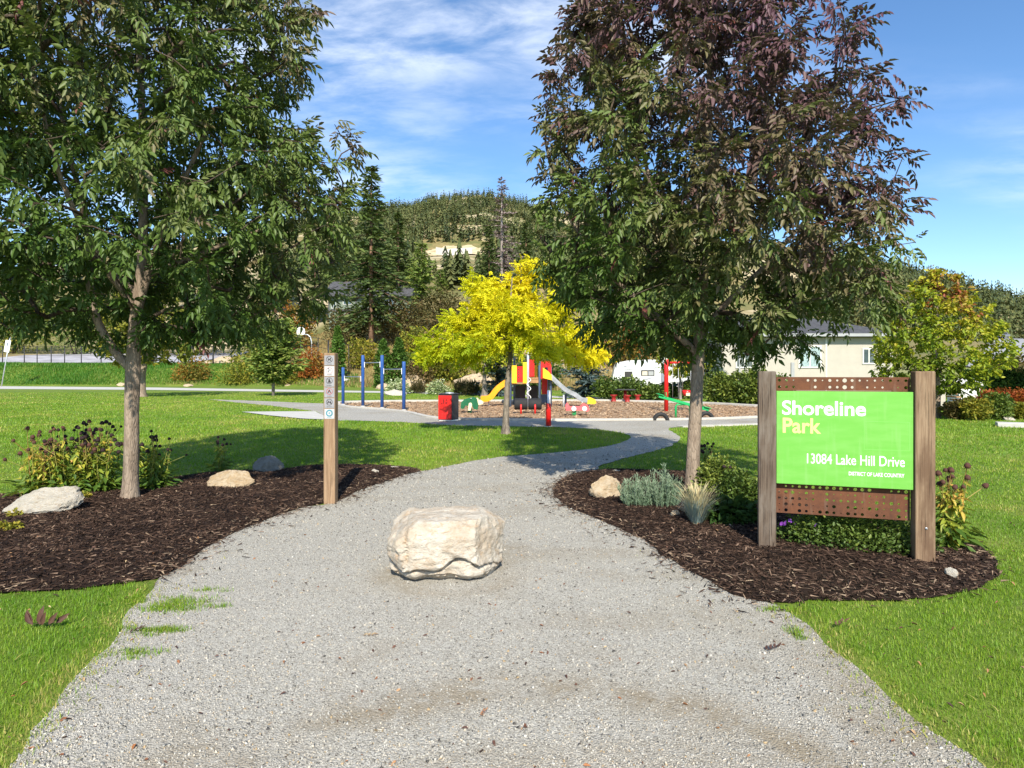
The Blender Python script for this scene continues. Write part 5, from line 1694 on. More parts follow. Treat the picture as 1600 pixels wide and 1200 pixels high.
def lettering(name, txt, x0, x1, z0, z1, y, mat, parent, bold=0.0, flip=False):
    """flat lettering in the local x-z plane, filling the box; it reads from -y"""
    me = text_mesh(txt, bold)
    n = len(me.vertices)
    co = np.zeros(n * 3); me.vertices.foreach_get('co', co); co = co.reshape(-1, 3)
    lo, hi = co.min(0), co.max(0)
    out = np.zeros_like(co)
    out[:, 0] = x0 + (co[:, 0] - lo[0]) / (hi[0] - lo[0]) * (x1 - x0)
    out[:, 2] = z0 + (co[:, 1] - lo[1]) / (hi[1] - lo[1]) * (z1 - z0)
    out[:, 1] = y
    me.vertices.foreach_set('co', out.ravel()); me.update()
    me.name = name
    me.materials.clear(); me.materials.append(MATS[mat])
    return link(name, me, parent)


# ------------------------------------------------------------------ park sign
S_L = (2.198, 5.51); S_R = (3.327, 5.15)
S_ang = math.atan2(S_R[1] - S_L[1], S_R[0] - S_L[0]); S_len = math.hypot(S_R[0] - S_L[0], S_R[1] - S_L[1])
sc_, ss_ = math.cos(S_ang), math.sin(S_ang)


def sg(px, py):
    u = (px - 800) / 1000.0
    s = (u * S_L[1] - S_L[0]) / (sc_ - u * ss_)
    Yq = S_L[1] + ss_ * s
    return s, EYE - (py - 580) * Yq / 1000.0


t = NT('sign_green'); c = t.coord()
f = t.noise(t.coord((1.2, 1, 5)), 3.0, 4, 0.6); g = t.noise(t.coord((9, 1, 0.8)), 3.0, 3, 0.5)
col = t.mix(t.rng(f, 0.35, 0.7), (0.140, 0.415, 0.058), (0.170, 0.440, 0.082))
col = t.mix(t.rng(g, 0.52, 0.72, 0, 0.35), col, (0.235, 0.46, 0.145))
t.done(t.bsdf(col, 0.38, 0.4))
t = NT('sign_residue'); t.done(t.bsdf((0.20, 0.58, 0.11), 0.65, 0.3))
t = NT('rusted_steel'); c = t.coord()
f = t.noise(c, 7, 6, 0.7); g = t.noise(c, 60, 4, 0.7); d2 = t.noise(t.coord((6, 1, 0.7)), 4, 3)
col = t.mix(t.rng(f, 0.35, 0.7), (0.155, 0.062, 0.030), (0.095, 0.040, 0.024))
col = t.mix(t.rng(g, 0.5, 0.75, 0, 0.5), col, (0.22, 0.085, 0.035))
col = t.mix(t.rng(d2, 0.58, 0.72, 0, 0.4), col, (0.20, 0.14, 0.10))
t.done(t.bsdf(col, 0.8, 0.3, 0.15, normal=t.bump(g, 0.3, 0.003)))

sign = thing('park_sign', (S_L[0], S_L[1], 0.0), S_ang, 'green park sign on two weathered timber posts with perforated rusty steel behind', 'sign')
MB().box((0, 0.07, 0.79), (0.142, 0.142, 1.62), None, 0.008).build('post', MATS['grey_post_wood'], sign)['label'] = 'dark grey weathered left post'
MB().box((S_len, 0.07, 0.785), (0.142, 0.142, 1.63), None, 0.008).build('post', MATS['tan_post_wood'], sign)['label'] = 'tan brown right post'


def perforated(name, x0, x1, z0, z1, cols, rows, y, th, rsel, parent, mat):
    mb = MB()
    cw = (x1 - x0) / cols; ch = (z1 - z0) / rows
    for i in range(cols):
        for j in range(rows):
            cx = x0 + (i + .5) * cw; cz = z0 + (j + .5) * ch
            bx = [(-1, -1), (0, -1), (1, -1), (1, 0), (1, 1), (0, 1), (-1, 1), (-1, 0)]
            outer = [(cx + a * cw / 2, cz + b * ch / 2) for a, b in bx]
            r = rsel(i, j)
            if r <= 0:
                q = [outer[0], outer[2], outer[4], outer[6]]
                mb.add([(x, y, z) for x, z in q], [(0, 1, 2, 3)]); mb.add([(x, y + th, z) for x, z in q], [(3, 2, 1, 0)])
                continue
            inner = [(cx + r * math.cos(math.atan2(b, a)), cz + r * math.sin(math.atan2(b, a))) for a, b in bx]
            v = [(x, y, z) for x, z in outer + inner] + [(x, y + th, z) for x, z in outer + inner]
            f = []
            for k in range(8):
                k2 = (k + 1) % 8
                f += [(k, k2, 8 + k2, 8 + k), (16 + k2, 16 + k, 24 + k, 24 + k2), (8 + k, 8 + k2, 24 + k2, 24 + k)]
            mb.add(v, f)
    for (a, b, c_, d_) in ((x0, z0, x1, z0), (x1, z0, x1, z1), (x1, z1, x0, z1), (x0, z1, x0, z0)):
        mb.add([(a, y, b), (c_, y, d_), (c_, y + th, d_), (a, y + th, b)], [(3, 2, 1, 0)])
    return mb.build(name, mat, parent)


rg_ = random.Random(4)
top_small = {(0, 1): .013, (1, 1): .012, (5, 1): .012, (7, 1): .013, (8, 1): .009, (9, 1): .018, (9, 0): .018, (10, 1): .012, (10, 0): .012, (8, 0): .011, (0, 0): .014, (1, 0): .012, (16, 1): .008, (16, 0): .006, (17, 0): .014, (17, 1): .012}
xa, xb = 0.076, S_len - 0.076
perforated('steel_panel', xa, xb - 0.012, 1.436, 1.55, 18, 2, 0.085, 0.006, lambda i, j: top_small.get((i, j), rg_.choice([0, .006, .009, .011, .012])), sign, MATS['rusted_steel'])
perforated('steel_panel', xa, xb - 0.012, 0.372, 0.632, 19, 5, 0.085, 0.006, lambda i, j: rg_.choice([0, .005, .009, .012, .013, .015, .015]), sign, MATS['rusted_steel'])
MB().box(((xa + xb) / 2, 0.084, 1.034), (xb - xa - 0.014, 0.004, 0.80), None).build('backing_plate', MATS['rusted_steel'], sign)
pn = MB().box(((xa + xb) / 2 - 0.002, 0.035, 1.032), (xb - xa - 0.002, 0.022, 0.796), None, 0.003).build('panel', MATS['sign_green'], sign)
yl = 0.0225
for (nm, tx, px0, px1, py0, py1, mt_, bo) in [('lettering', 'Shoreline', 1222.5, 1354, 649.5, 626.5, 'letter_white', 0.020), ('lettering', 'Park', 1223.5, 1283.5, 677.5, 653.5, 'letter_yellow', 0.020),
                                              ('lettering', '13084 Lake Hill Drive', 1261.5, 1415, 727.5, 711.5, 'letter_white', 0.004), ('lettering', 'DISTRICT OF LAKE COUNTRY', 1327, 1414.5, 745.3, 739.2, 'letter_white', 0.020)]:
    a = sg(px0, py0); b = sg(px1, py1)
    lettering(nm, tx, a[0], b[0], a[1] * 0.5 + sg(px1, py0)[1] * 0.5, b[1] * 0.5 + sg(px0, py1)[1] * 0.5, yl, mt_, pn, bo)
a = sg(1351, 703); b = sg(1423, 660)
mb = MB()
for (x0, z0, x1, z1) in ((a[0], a[1], b[0], a[1] + .004), (a[0], b[1] - .004, b[0], b[1]), (a[0], a[1] + .004, a[0] + .003, b[1] - .004), (b[0] - .004, a[1] + .004, b[0], b[1] - .004)):
    mb.box(((x0 + x1) / 2, 0.0232, (z0 + z1) / 2), (x1 - x0, 0.0012, z1 - z0))
mb.build('sticker_outline', MATS['sign_residue'], pn)
MB().lathe([(0.0, -0.003), (0.010, -0.003), (0.010, 0.0), (0.0, 0.0)], (S_len + 0.005, -0.002, 0.335), 10, True, 'Y').build('bolt', MATS['galvanised'], sign)

# ------------------------------------------------------------------ signpost with pictogram plaques
PX, PY = G(514.5, 784, 0.03)
sp = thing('signpost', (PX, PY, 0.0), 0, 'square timber post with six park rule plaques at the edge of the gravel path', 'signpost')
MB().box((0, 0.07, 0.89), (0.138, 0.138, 1.86), None, 0.007).build('post', MATS['cedar_post_wood'], sp)


def ring(mb, cx, cz, r0, r1, y, n=28):
    v = []; f = []
    for k in range(n):
        a = 2 * math.pi * k / n
        v += [(cx + r0 * math.cos(a), y, cz + r0 * math.sin(a)), (cx + r1 * math.cos(a), y, cz + r1 * math.sin(a))]
    for k in range(n):
        k2 = (k + 1) % n
        f.append((2 * k, 2 * k + 1, 2 * k2 + 1, 2 * k2))
    mb.add(v, f)


def poly2(mb, pts, y): mb.add([(x, y, z) for x, z in pts], [tuple(range(len(pts)))])


icons = {
    0: [[(-.018, -.018), (-.010, -.018), (-.008, -.004), (.006, -.004), (.008, -.018), (.015, -.018), (.014, .004), (.022, .014), (.018, .022), (.010, .018), (.004, .006), (-.016, .006)]],
    1: [[(-.02, .026), (-.004, .026), (-.01, .012), (-.018, .018)], [(-.02, .002), (.016, .004), (.016, -.001), (-.02, -.004)], [(-.02, -.014), (-.008, -.012), (-.006, -.026), (-.018, -.024)]],
    2: [[(-.004, .026), (.004, .026), (.006, .010), (.016, -.010), (.020, -.022), (-.020, -.022), (-.014, -.010), (-.006, .010)]],
    3: [[(0, .026), (.024, -.02), (.014, -.02), (0, .006), (-.014, -.02), (-.024, -.02)]],
    4: [[(-.028, -.016), (-.018, -.018), (-.010, -.004), (.010, -.004), (.018, -.018), (.028, -.016), (.020, .002), (.012, .014), (.004, .004), (-.004, .004), (-.012, .014), (-.020, .002)]],
    5: [],
}
for k in range(6):
    zc = 1.80 - 0.07 - k * 0.1285
    pl_ = MB().box((0.002, -0.0018, zc), (0.118, 0.0032, 0.118), None).build('plaque', MATS['plaque_white' if k in (1, 5) else 'plaque_grey'], sp)
    mb = MB(); y = -0.0050
    if k == 5:
        ring(mb, 0.002, zc + 0.008, 0.026, 0.042, y); ring(mb, 0.002, zc + 0.008, 0.004, 0.010, y)
        mb.build('emblem', MATS['ink_teal'], pl_)
    else:
        for q in icons[k]: poly2(mb, [(x + 0.002, z + zc + 0.012) for x, z in q], y)
        mb.build('pictogram', MATS['ink'], pl_)
        if k != 1:
            mr = MB(); ring(mr, 0.002, zc + 0.012, 0.034, 0.0385, y - 0.0003)
            for s_ in range(1):
                poly2(mr, [(-0.0255 + 0.002, 0.0225 + zc + .012), (-0.0225 + 0.002, 0.0255 + zc + .012), (0.0255 + 0.002, -0.0225 + zc + .012), (0.0225 + 0.002, -0.0255 + zc + .012)], y - 0.0006)
            mr.build('ring', MATS['ink_red' if k in (3, 9) else 'ink'], pl_)
        else:
            mr = MB(); ring(mr, 0.002, zc + 0.004, 0.036, 0.0385, y - 0.0003); mr.build('ring', MATS['ink_red'], pl_)
    mb = MB()
    for q in range(7): mb.box((-0.026 + q * 0.0088, -0.0043, zc - 0.044), (0.0058, 0.001, 0.0055 + 0.002 * (q % 2)))
    mb.build('caption', MATS['ink_teal' if k == 5 else 'ink'], pl_)


# ------------------------------------------------------------------ bed plants
cone_prof = [(0.0, -0.012), (0.020, -0.010), (0.024, 0.0), (0.020, 0.014), (0.012, 0.026), (0.0, 0.031)]
HEAD_D = MB().lathe(cone_prof, n=9).mesh('flower_head', MATS['seed_head'])
mbh = MB().lathe(cone_prof, n=9)
for k in range(9):
    a = 2 * math.pi * k / 9
    mbh.add([(0.018 * math.cos(a - .2), 0.018 * math.sin(a - .2), -0.006), (0.018 * math.cos(a + .2), 0.018 * math.sin(a + .2), -0.006), (0.036 * math.cos(a), 0.036 * math.sin(a), -0.036)], [(0, 1, 2)])
HEAD_B = mbh.mesh('flower_head', MATS['seed_head_brown'])


def coneflower(loc, h, spread, n_stems, seed, label, dark=0.6, yellow=0.5, leaf_n=40, base_n=90, group='spent coneflowers in the mulch beds', pale=0):
    rg = np.random.default_rng(seed)
    root = thing('coneflower', loc, 0, label, 'plant', group)
    stems = []; lp = []; ld = []; ls = []; lt = []
    heads = []
    for k in range(n_stems):
        a = rg.uniform(0, 6.283); r = spread * rg.uniform(0.1, 1) ** 0.7
        hh = h * rg.uniform(0.62, 1.0)
        b = np.array((math.cos(a) * r * 0.45, math.sin(a) * r * 0.45, -0.02)); e = np.array((math.cos(a) * r, math.sin(a) * r, hh))
        m = b * 0.55 + e * 0.45 + rg.normal(0, 0.03, 3)
        pts = [b, m, e]; br = [pts]
        if rg.uniform() < 0.75:
            e2 = m + (e - m) * 0.75 + np.array((rg.normal(0, .10), rg.normal(0, .10), rg.uniform(-.02, .06)))
            br.append([m * 0.6 + e * 0.4, e2]); heads.append(e2)
        heads.append(e)
        tone = rg.uniform(0, 1)
        for pp in br:
            q = MB().tube(pp, [0.0045, 0.0035, 0.0028][:len(pp)], 5)
            stems.append((np.array(q.v), np.array([f for f in q.f if len(f) == 4]), np.full(len(q.v), tone)))
        for q in range(leaf_n):
            f_ = rg.uniform(0.05, 0.85) ** 1.2
            p = (1 - f_) * b + f_ * e; p[:2] = p[:2] * 0.9
            a2 = rg.uniform(0, 6.283)
            lp.append(p); ld.append((math.cos(a2), math.sin(a2), rg.uniform(-0.9, 0.5))); ls.append(rg.uniform(0.06, 0.14) * (1.25 - 0.6 * f_)); lt.append(0.25 + yellow * f_ + rg.normal(0, 0.18) + 0.12 * (tone - .5))
    for q in range(base_n):
        a2 = rg.uniform(0, 6.283); r = spread * rg.uniform(0.2, 1.1)
        lp.append((math.cos(a2) * r, math.sin(a2) * r, rg.uniform(0.02, 0.2))); ld.append((math.cos(a2), math.sin(a2), rg.uniform(-0.3, 0.8))); ls.append(rg.uniform(0.09, 0.17)); lt.append(rg.normal(0.2, 0.14))
    V, F, r = join(stems)
    tag(link('stems', fast_mesh('stems', V, F, MATS['coneflower_stem'], r, True), root), kind='stuff')
    TV, TF = leaflet((0, 0, 0), (1, 0, -0.3), (0.3, 0, 1), 1.0, 0.32)
    V, F, r = stamp(np.array(TV), np.array(TF), np.array(lp), frames(np.array(ld, float), roll=rg.normal(0, 0.5, len(lp))), np.array(ls), np.clip(lt, 0, 1))
    tag(link('leaves', fast_mesh('leaves', V, F, MATS['coneflower_leaf'], r), root), kind='stuff')
    for i, e in enumerate(heads):
        o = link('flower_head', HEAD_D if rg.uniform() < dark else HEAD_B, root, tuple(e), (rg.normal(0, 0.3), rg.normal(0, 0.3), rg.uniform(0, 6)))
        s_ = rg.uniform(0.75, 1.25); o.scale = (s_, s_, s_)
    return root


for i, (px, py, h, spd, ns, dk, ye, txt) in enumerate([(60, 772, 0.84, 0.22, 9, 0.1, 0.75, 'yellowing coneflower clump with brown heads above the long white rock'),
                                                      (108, 770, 0.86, 0.24, 10, 0.45, 0.65, 'coneflower clump, second from the left in the left bed'),
                                                      (160, 766, 0.92, 0.25, 12, 0.85, 0.45, 'dense coneflower clump just left of the forked ash trunk'),
                                                      (236, 764, 0.78, 0.22, 9, 1.0, 0.4, 'coneflower clump just right of the forked ash trunk'),
                                                      (128, 758, 0.88, 0.22, 8, 0.9, 0.5, 'coneflower clump at the back, behind the white rock')]):
    coneflower((*G(px, py, 0.07), 0.06), h, spd * 1.1, int(ns * 1.5), 200 + i, txt, dk, ye, 48, 120)
coneflower((*G(345, 737, 0.04), 0.03), 0.62, 0.10, 4, 210, 'single thin dark coneflower behind the tan rock in the left bed', 1.0, 0.3, 18, 30)
coneflower((*G(1108, 741, 0.04), 0.02), 0.50, 0.16, 7, 211, 'dark seeded coneflower behind the bronze ash trunk', 1.0, 0.2, 18, 30)
coneflower((*G(1482, 852, 0.06), 0.06), 0.70, 0.17, 9, 212, 'yellow leaved coneflower with brown heads right of the sign', 0.15, 0.7)
coneflower((*G(1160, 775, 0.06), 0.06), 0.42, 0.16, 6, 213, 'dark coneflower against the left sign post', 1.0, 0.3, 16, 30)

# lavender, fescue, low shrubs
NARROW = leaflet((0, 0, 0), (1, 0, 0.0), (0, 0, 1), 1.0, 0.16)
NARROW = (np.array(NARROW[0]), np.array(NARROW[1]))


def lavender(px, py, w, h, seed, label):
    rg = np.random.default_rng(seed)
    x, y = G(px, py, 0.06)
    root = thing('lavender', (x, y + w * 0.3, 0.06), 0, label, 'plant', 'lavender in the right bed')
    lp = []; ld = []; ls = []; lt = []; st = []
    for k in range(120):
        a = rg.uniform(0, 6.283); r = rg.uniform(0, 1) ** 0.6
        b = np.array((math.cos(a) * r * w * 0.32, math.sin(a) * r * w * 0.25, 0))
        e = np.array((math.cos(a) * r * w * 0.5, math.sin(a) * r * w * 0.36, h * rg.uniform(0.4, 1.15) * (1.05 - 0.35 * r)))
        q = MB().tube([b, e], [0.003, 0.0015], 3, False)
        st.append((np.array(q.v), np.array(q.f), np.full(len(q.v), rg.uniform(0.3, 0.9))))
        for m in range(26):
            f_ = rg.uniform(0.1, 1); a2 = rg.uniform(0, 6.28)
            lp.append(b + (e - b) * f_); ld.append((math.cos(a2) * .7, math.sin(a2) * .7, rg.uniform(0.4, 1.4))); ls.append(rg.uniform(0.025, 0.055)); lt.append(0.35 + 0.4 * f_ + rg.normal(0, 0.15))
    V, F, r = join(st)
    tag(link('stems', fast_mesh('stems', V, F, MATS['lavender_leaf'], r), root), kind='stuff')
    V, F, r = stamp(*NARROW, np.array(lp), frames(np.array(ld), roll=rg.normal(0, 1, len(lp))), np.array(ls), np.clip(lt, 0, 1))
    tag(link('foliage', fast_mesh('foliage', V, F, MATS['lavender_leaf'], r), root), kind='stuff')


lavender(1000, 795, 0.46, 0.33, 220, 'grey green lavender next to the pale tan rock')
lavender(1042, 797, 0.48, 0.44, 221, 'taller grey green lavender in front of the bronze ash trunk')


def fescue_tone(rg, n): return np.clip(rg.normal(0.25, 0.18, n), 0, 0.6)


fx, fy = G(1092, 822, 0.07)
fe = grass_clump('blue_fescue', (fx, fy + 0.08, 0.07), 0.27, 0.20, 760, 0.006, 'fescue_blade', 222, 'blue grey fescue tuft with straw coloured seed stalks left of the sign', 'grass clump', None, fescue_tone)
rg2 = np.random.default_rng(5); n = 260
a = rg2.uniform(0, 6.283, n); M = np.zeros((n, 3, 3)); M[:, 0, 0] = np.cos(a); M[:, 1, 0] = np.sin(a); M[:, 0, 1] = -np.sin(a); M[:, 1, 1] = np.cos(a); M[:, 2, 2] = 1
STK = np.array([(0, -0.02, 0), (0, 0.02, 0), (0.4, 0.02, 0.72), (0.4, -0.02, 0.72), (0.75, 0, 1.0), (0.55, 0.07, 0.86), (0.52, -0.07, 0.84)])
V, F, r = stamp(STK, np.array([(0, 1, 2), (0, 2, 3), (3, 2, 5), (3, 5, 6), (6, 5, 4)]), np.zeros((n, 3)) + rg2.normal(0, 0.02, (n, 3)) * np.array((1, 1, 0)), M,
                np.stack([rg2.uniform(0.03, 0.38, n), rg2.uniform(0.05, 0.09, n), rg2.uniform(0.26, 0.42, n)], -1), np.clip(rg2.normal(0.85, 0.1, n), 0, 1))
tag(link('seed_stalks', fast_mesh('seed_stalks', V, F, MATS['fescue_blade'], r), fe), kind='stuff')


def bed_shrub(px, py, rx, ry, h, n, leaf, mat, seed, label, tone, lump=0.25, zb=0.06, shape='dome', stems=4):
    x, y = G(px, py, zb)
    return shrub('bed_shrub', (x, y + ry * 0.6, zb), rx, ry, h, n, leaf, mat, seed, label, 'shrub', 'low shrubs in the right bed', shape, tone, 0.02, stems, lump)


bed_shrub(1128, 775, 0.30, 0.3, 0.42, 2600, 0.045, 'shrub_leaf', 230, 'bright green leafy shrub right behind the bronze ash trunk', (0.7, 0.22))
bed_shrub(1165, 788, 0.28, 0.25, 0.34, 2200, 0.045, 'shrub_leaf', 231, 'green shrub against the left sign post', (0.4, 0.22))
bed_shrub(1150, 822, 0.26, 0.2, 0.20, 500, 0.10, 'hedge_leaf', 232, 'dark broad leaved plant in the shade left of the sign', (0.5, 0.3))
ub = thing('bed_shrub', (2.98, 5.62, 0.06), S_ang, 'low clipped green shrub with purple flowers under the park sign', 'shrub')
rg3 = np.random.default_rng(77); n = 7200
v = unit(rg3.normal(0, 1, (n, 3))); v[:, 2] = np.abs(v[:, 2])
u = rg3.uniform(0, 1, n) ** 0.35
p = v * (u * (1 + 0.2 * vnoise(v, 3.2, 3)))[:, None] * np.array((0.62, 0.27, 0.30))
p = np.sign(p) * np.abs(p) ** 0.93
d = unit(p + np.array((0, 0, 0.1))) * 0.6 + rg3.normal(0, 0.5, (n, 3)) + np.array((0, 0, 0.5))
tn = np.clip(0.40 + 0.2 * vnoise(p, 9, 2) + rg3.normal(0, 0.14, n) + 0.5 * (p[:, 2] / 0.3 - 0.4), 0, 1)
V, F, r = stamp(SIMPLE_V, SIMPLE_F, p, frames(d, roll=rg3.normal(0, 0.8, n)), 0.034 * rg3.uniform(0.6, 1.3, n), tn)
V = np.array(V)
tag(link('foliage', fast_mesh('foliage', V, F, MATS['shrub_leaf'], r), ub), kind='stuff')
for k in range(6):
    a = -0.5 + k * 0.2
    MB().tube([(a * 0.6, 0, -0.05), (a, -0.05, 0.2)], [0.008, 0.004], 5).build('stem', MATS['twig_bark'], ub)
mbf = MB()
for k in range(11):
    a = 2 * math.pi * k / 11
    mbf.add([(0, 0, 0), (0.016 * math.cos(a - .22), 0.016 * math.sin(a - .22), .003), (0.021 * math.cos(a), 0.021 * math.sin(a), 0.004), (0.016 * math.cos(a + .22), 0.016 * math.sin(a + .22), .003)], [(0, 1, 2, 3)])
FLW = mbf.mesh('flower', MATS['flower_purple'])
for (px, py) in [(1262, 822), (1268, 820), (1283, 823), (1318, 824), (1276, 819), (1240, 832), (1266, 824)]:
    s_, zq = sg(px, py)
    o = link('flower', FLW, ub, (s_ - 0.62 - 0.28, -0.16 + 0.03 * math.sin(px), zq - 0.06 - 0.03), (R(60), 0, px))


# weeds and fallen leaves
def fallen(px, py, leaf, rz, label, tone, zb=0.01, pairs=3, curl=1.0):
    rg = np.random.default_rng(int(px))
    TV, TF = ash_leaf_template(rg, pairs)
    TV = TV.copy(); TV[:, 2] = np.abs(TV[:, 2]) * curl * 0.6
    me = fast_mesh('fallen_leaf', TV * leaf, TF, MATS['fallen_leaf'], np.clip(tone + rg.normal(0, 0.08, len(TV)), 0, 1))
    tag(link('fallen_leaf', me, None, (*G(px, py, zb), zb), (0, 0, rz)), label, 'leaf', 'fallen leaves')


rgf = np.random.default_rng(3); LV = []; LF = []
for k, (xo, an_) in enumerate([(0.0, 100), (0.035, 82), (0.075, 70), (0.105, 55), (0.13, 36), (0.06, 88), (0.02, 110)]):
    v, f = leaflet((xo, 0.02 * math.sin(k * 2), 0.0), (math.cos(R(an_)), rgf.uniform(-.3, .3), math.sin(R(an_))), (0.2, -1, 0.1), rgf.uniform(0.085, 0.115), 0.032, 0.35)
    b_ = len(LV); LV += v; LF += [tuple(b_ + i for i in q) for q in f]
b_ = len(LV); LV += [np.array((-0.03, 0, 0.004)), np.array((-0.03, 0.006, 0.004)), np.array((0.17, 0.006, 0.008)), np.array((0.17, 0, 0.008))]; LF.append((b_, b_ + 1, b_ + 2, b_ + 3))
me_ = fast_mesh('fallen_leaf', np.array(LV) * 1.05, np.array(LF), MATS['fallen_leaf'], np.clip(0.22 + rgf.normal(0, 0.08, len(LV)), 0, 1))
tag(link('fallen_leaf', me_, None, (*G(48, 976, 0.03), 0.03), (0, 0, 0.05)), 'curled grey brown compound leaf standing in the lawn at lower left', 'leaf', 'fallen leaves')
fallen(1188, 1016, 0.11, 0.2, 'dark brown compound leaf on the gravel near the right lawn edge', 0.15, 0.015, 3)
fallen(192, 990, 0.10, 0.4, 'dark red leaf on the gravel beside the left grass tuft', 0.12, 0.015, 3)
fallen(748, 1120, 0.05, 0.9, 'small orange leaf on the gravel at the bottom', 0.7, 0.015, 3)
fallen(560, 992, 0.10, 0.0, 'faded tan leaf on the gravel in front of the boulder', 0.95, 0.012, 3, 0.3)
fallen(1300, 978, 0.10, 0.3, 'small brown leaf on the grass below the right mulch bed', 0.35, 0.04, 3)
rg4 = np.random.default_rng(31); n = 420
X, Y = sample(n * 3, 2.5, 8.5)
k = rg4.uniform(0, 1, len(X)) < np.where(inside(path_poly, X, Y), 0.55, 0.35); X, Y = X[k], Y[k]; n = len(X)
dd = np.stack([rg4.normal(0, 1, n), rg4.normal(0, 1, n), rg4.normal(0, .15, n)], -1)
zz_ = np.where(inside(path_poly, X, Y), 0.016, 0.04); zz_ = np.where(inside(left_bed, X, Y) | inside(right_bed, X, Y), 0.11, zz_)
V, F, r = stamp(SIMPLE_V * np.array((1, 0.6, 1)), SIMPLE_F, np.stack([X, Y, zz_], -1), frames(dd, roll=rg4.normal(0, .4, n)), rg4.uniform(0.012, 0.04, n), rg4.uniform(0, 1, n))
tag(link('leaf_litter', fast_mesh('leaf_litter', V, F, MATS['fallen_leaf'], r)), kind='stuff')
for i, (px, py, txt) in enumerate([(132, 780, 'small yellow green weed right of the long white rock'), (8, 828, 'small weed at the left edge in front of the white rock'), (24, 830, 'small weed below the long white rock'), (25, 808, 'green weed growing against the front of the long white rock')]):
    x, y = G(px, py, 0.07)
    shrub('weed', (x, y, 0.075), 0.07, 0.06, 0.06, 70, 0.04, 'golden_leaf', 300 + i, txt, 'weed', 'weeds in the left bed', 'dome', (0.6, 0.2), 0.01, 1)
# ------------------------------------------------------------------ pull-up bars
bars = thing('pull_up_bars', (*G(583, 638), 0), 0, 'row of four blue posts with steel pull-up bars at the playground edge', 'exercise bars')
B0 = G(583, 638)
bp = []
for (px, pyb, pyt) in [(536, 634, 574), (567, 637, 555), (597, 639.5, 555), (631, 643, 565)]:
    x, y = G(px, pyb); z = EYE + (580 - pyt) * y / 1000
    bp.append((x - B0[0], y - B0[1], z))
    q = MB().tube([(x - B0[0], y - B0[1], -0.1), (x - B0[0], y - B0[1], z - 0.02), (x - B0[0], y - B0[1], z)], [0.07, 0.07, 0.062], 14).build('post', MATS['blue_paint'], bars)
    MB().lathe([(0, 0), (0.12, 0), (0.11, 0.03), (0.078, 0.05), (0.078, 0.06)], (x - B0[0], y - B0[1], 0.03), 14).build('footing', MATS['concrete'], bars)
for i, py in ((0, 588.5), (1, 567), (2, 577)):
    a, b = bp[i], bp[i + 1]
    za = EYE + (580 - py) * (a[1] + B0[1]) / 1000
    br = MB().tube([(a[0] + .06, a[1], za), (b[0] - .06, b[1], za)], 0.02, 8).build('bar', MATS['steel'], bars)
    for e, sx in ((a, 1), (b, -1)):
        MB().box((e[0] + sx * 0.078, e[1] - 0.02, za - 0.08), (0.022, 0.07, 0.24)).build('bracket', MATS['white_plastic'], br)

# ------------------------------------------------------------------ litter bin
bx, by = G(695, 659)
bn = thing('litter_bin', (bx, by, 0), R(-22), 'red fronted square litter bin with charcoal sides on the gravel band', 'bin')
MB().box((0, 0.25, 0.46), (0.50, 0.46, 0.80), None, 0.015).build('housing', MATS['dark_panel'], bn)
MB().box((0, 0.25, 0.045), (0.46, 0.42, 0.05)).build('base', MATS['white_plastic'], bn)
dr = MB().box((0.0, 0.006, 0.45), (0.465, 0.022, 0.76), None, 0.006).build('door', MATS['red_paint'], bn)
mq = MB()
for (a, b, c_, d_) in ((-0.17, 0.50, 0.17, 0.52), (-0.17, 0.74, 0.17, 0.76), (-0.17, 0.52, -0.15, 0.74), (0.15, 0.52, 0.17, 0.74)):
    mq.box(((a + c_) / 2, -0.009, (b + d_) / 2), (c_ - a, 0.012, d_ - b))
mq.build('raised_frame', MATS['red_paint'], dr)
paint('dark_red_print', (0.22, 0.006, 0.006), 0.5, 0.1)
mq = MB(); mq.box((-0.04, -0.0065, 0.64), (0.05, 0.004, 0.14)); mq.box((0.06, -0.0065, 0.60), (0.07, 0.004, 0.06)); mq.box((0.06, -0.0065, 0.69), (0.05, 0.004, 0.05)); mq.box((-0.11, -0.0065, 0.57), (0.05, 0.004, 0.05))
mq.build('pictogram', MATS['dark_red_print'], dr)
MB().box((0, 0.25, 0.875), (0.53, 0.49, 0.028), None, 0.01).build('lid', MATS['dark_panel'], bn)
MB().lathe([(0, 0), (0.15, 0), (0.13, 0.03), (0, 0.045)], (0.03, 0.27, 0.889), 14).build('ash_tray', MATS['galvanised'], bn)

# red bollard
px_, py_ = G(857, 667)
bo = thing('bollard', (px_, py_, 0), 0, 'short red steel bollard at the near edge of the gravel band', 'bollard')
MB().lathe([(0.078, -0.05), (0.078, 0.62), (0.07, 0.655), (0.045, 0.675), (0.0, 0.68)], n=18).build('post', MATS['red_paint'], bo)
MB().lathe([(0.13, 0.0), (0.13, 0.02), (0.08, 0.028), (0.08, 0.03)], n=18).build('base_plate', MATS['concrete'], bo)

# ------------------------------------------------------------------ play tower
TX, TY = G(829, 636.5)
tw = thing('play_tower', (TX, TY, 0), 0, 'red and yellow play tower with blue posts, a yellow slide and a steel slide', 'play structure')
sx = TY / 1000.0


def tx(px): return (px - 829) * sx


def tz(py): return EYE + (580 - py) * sx


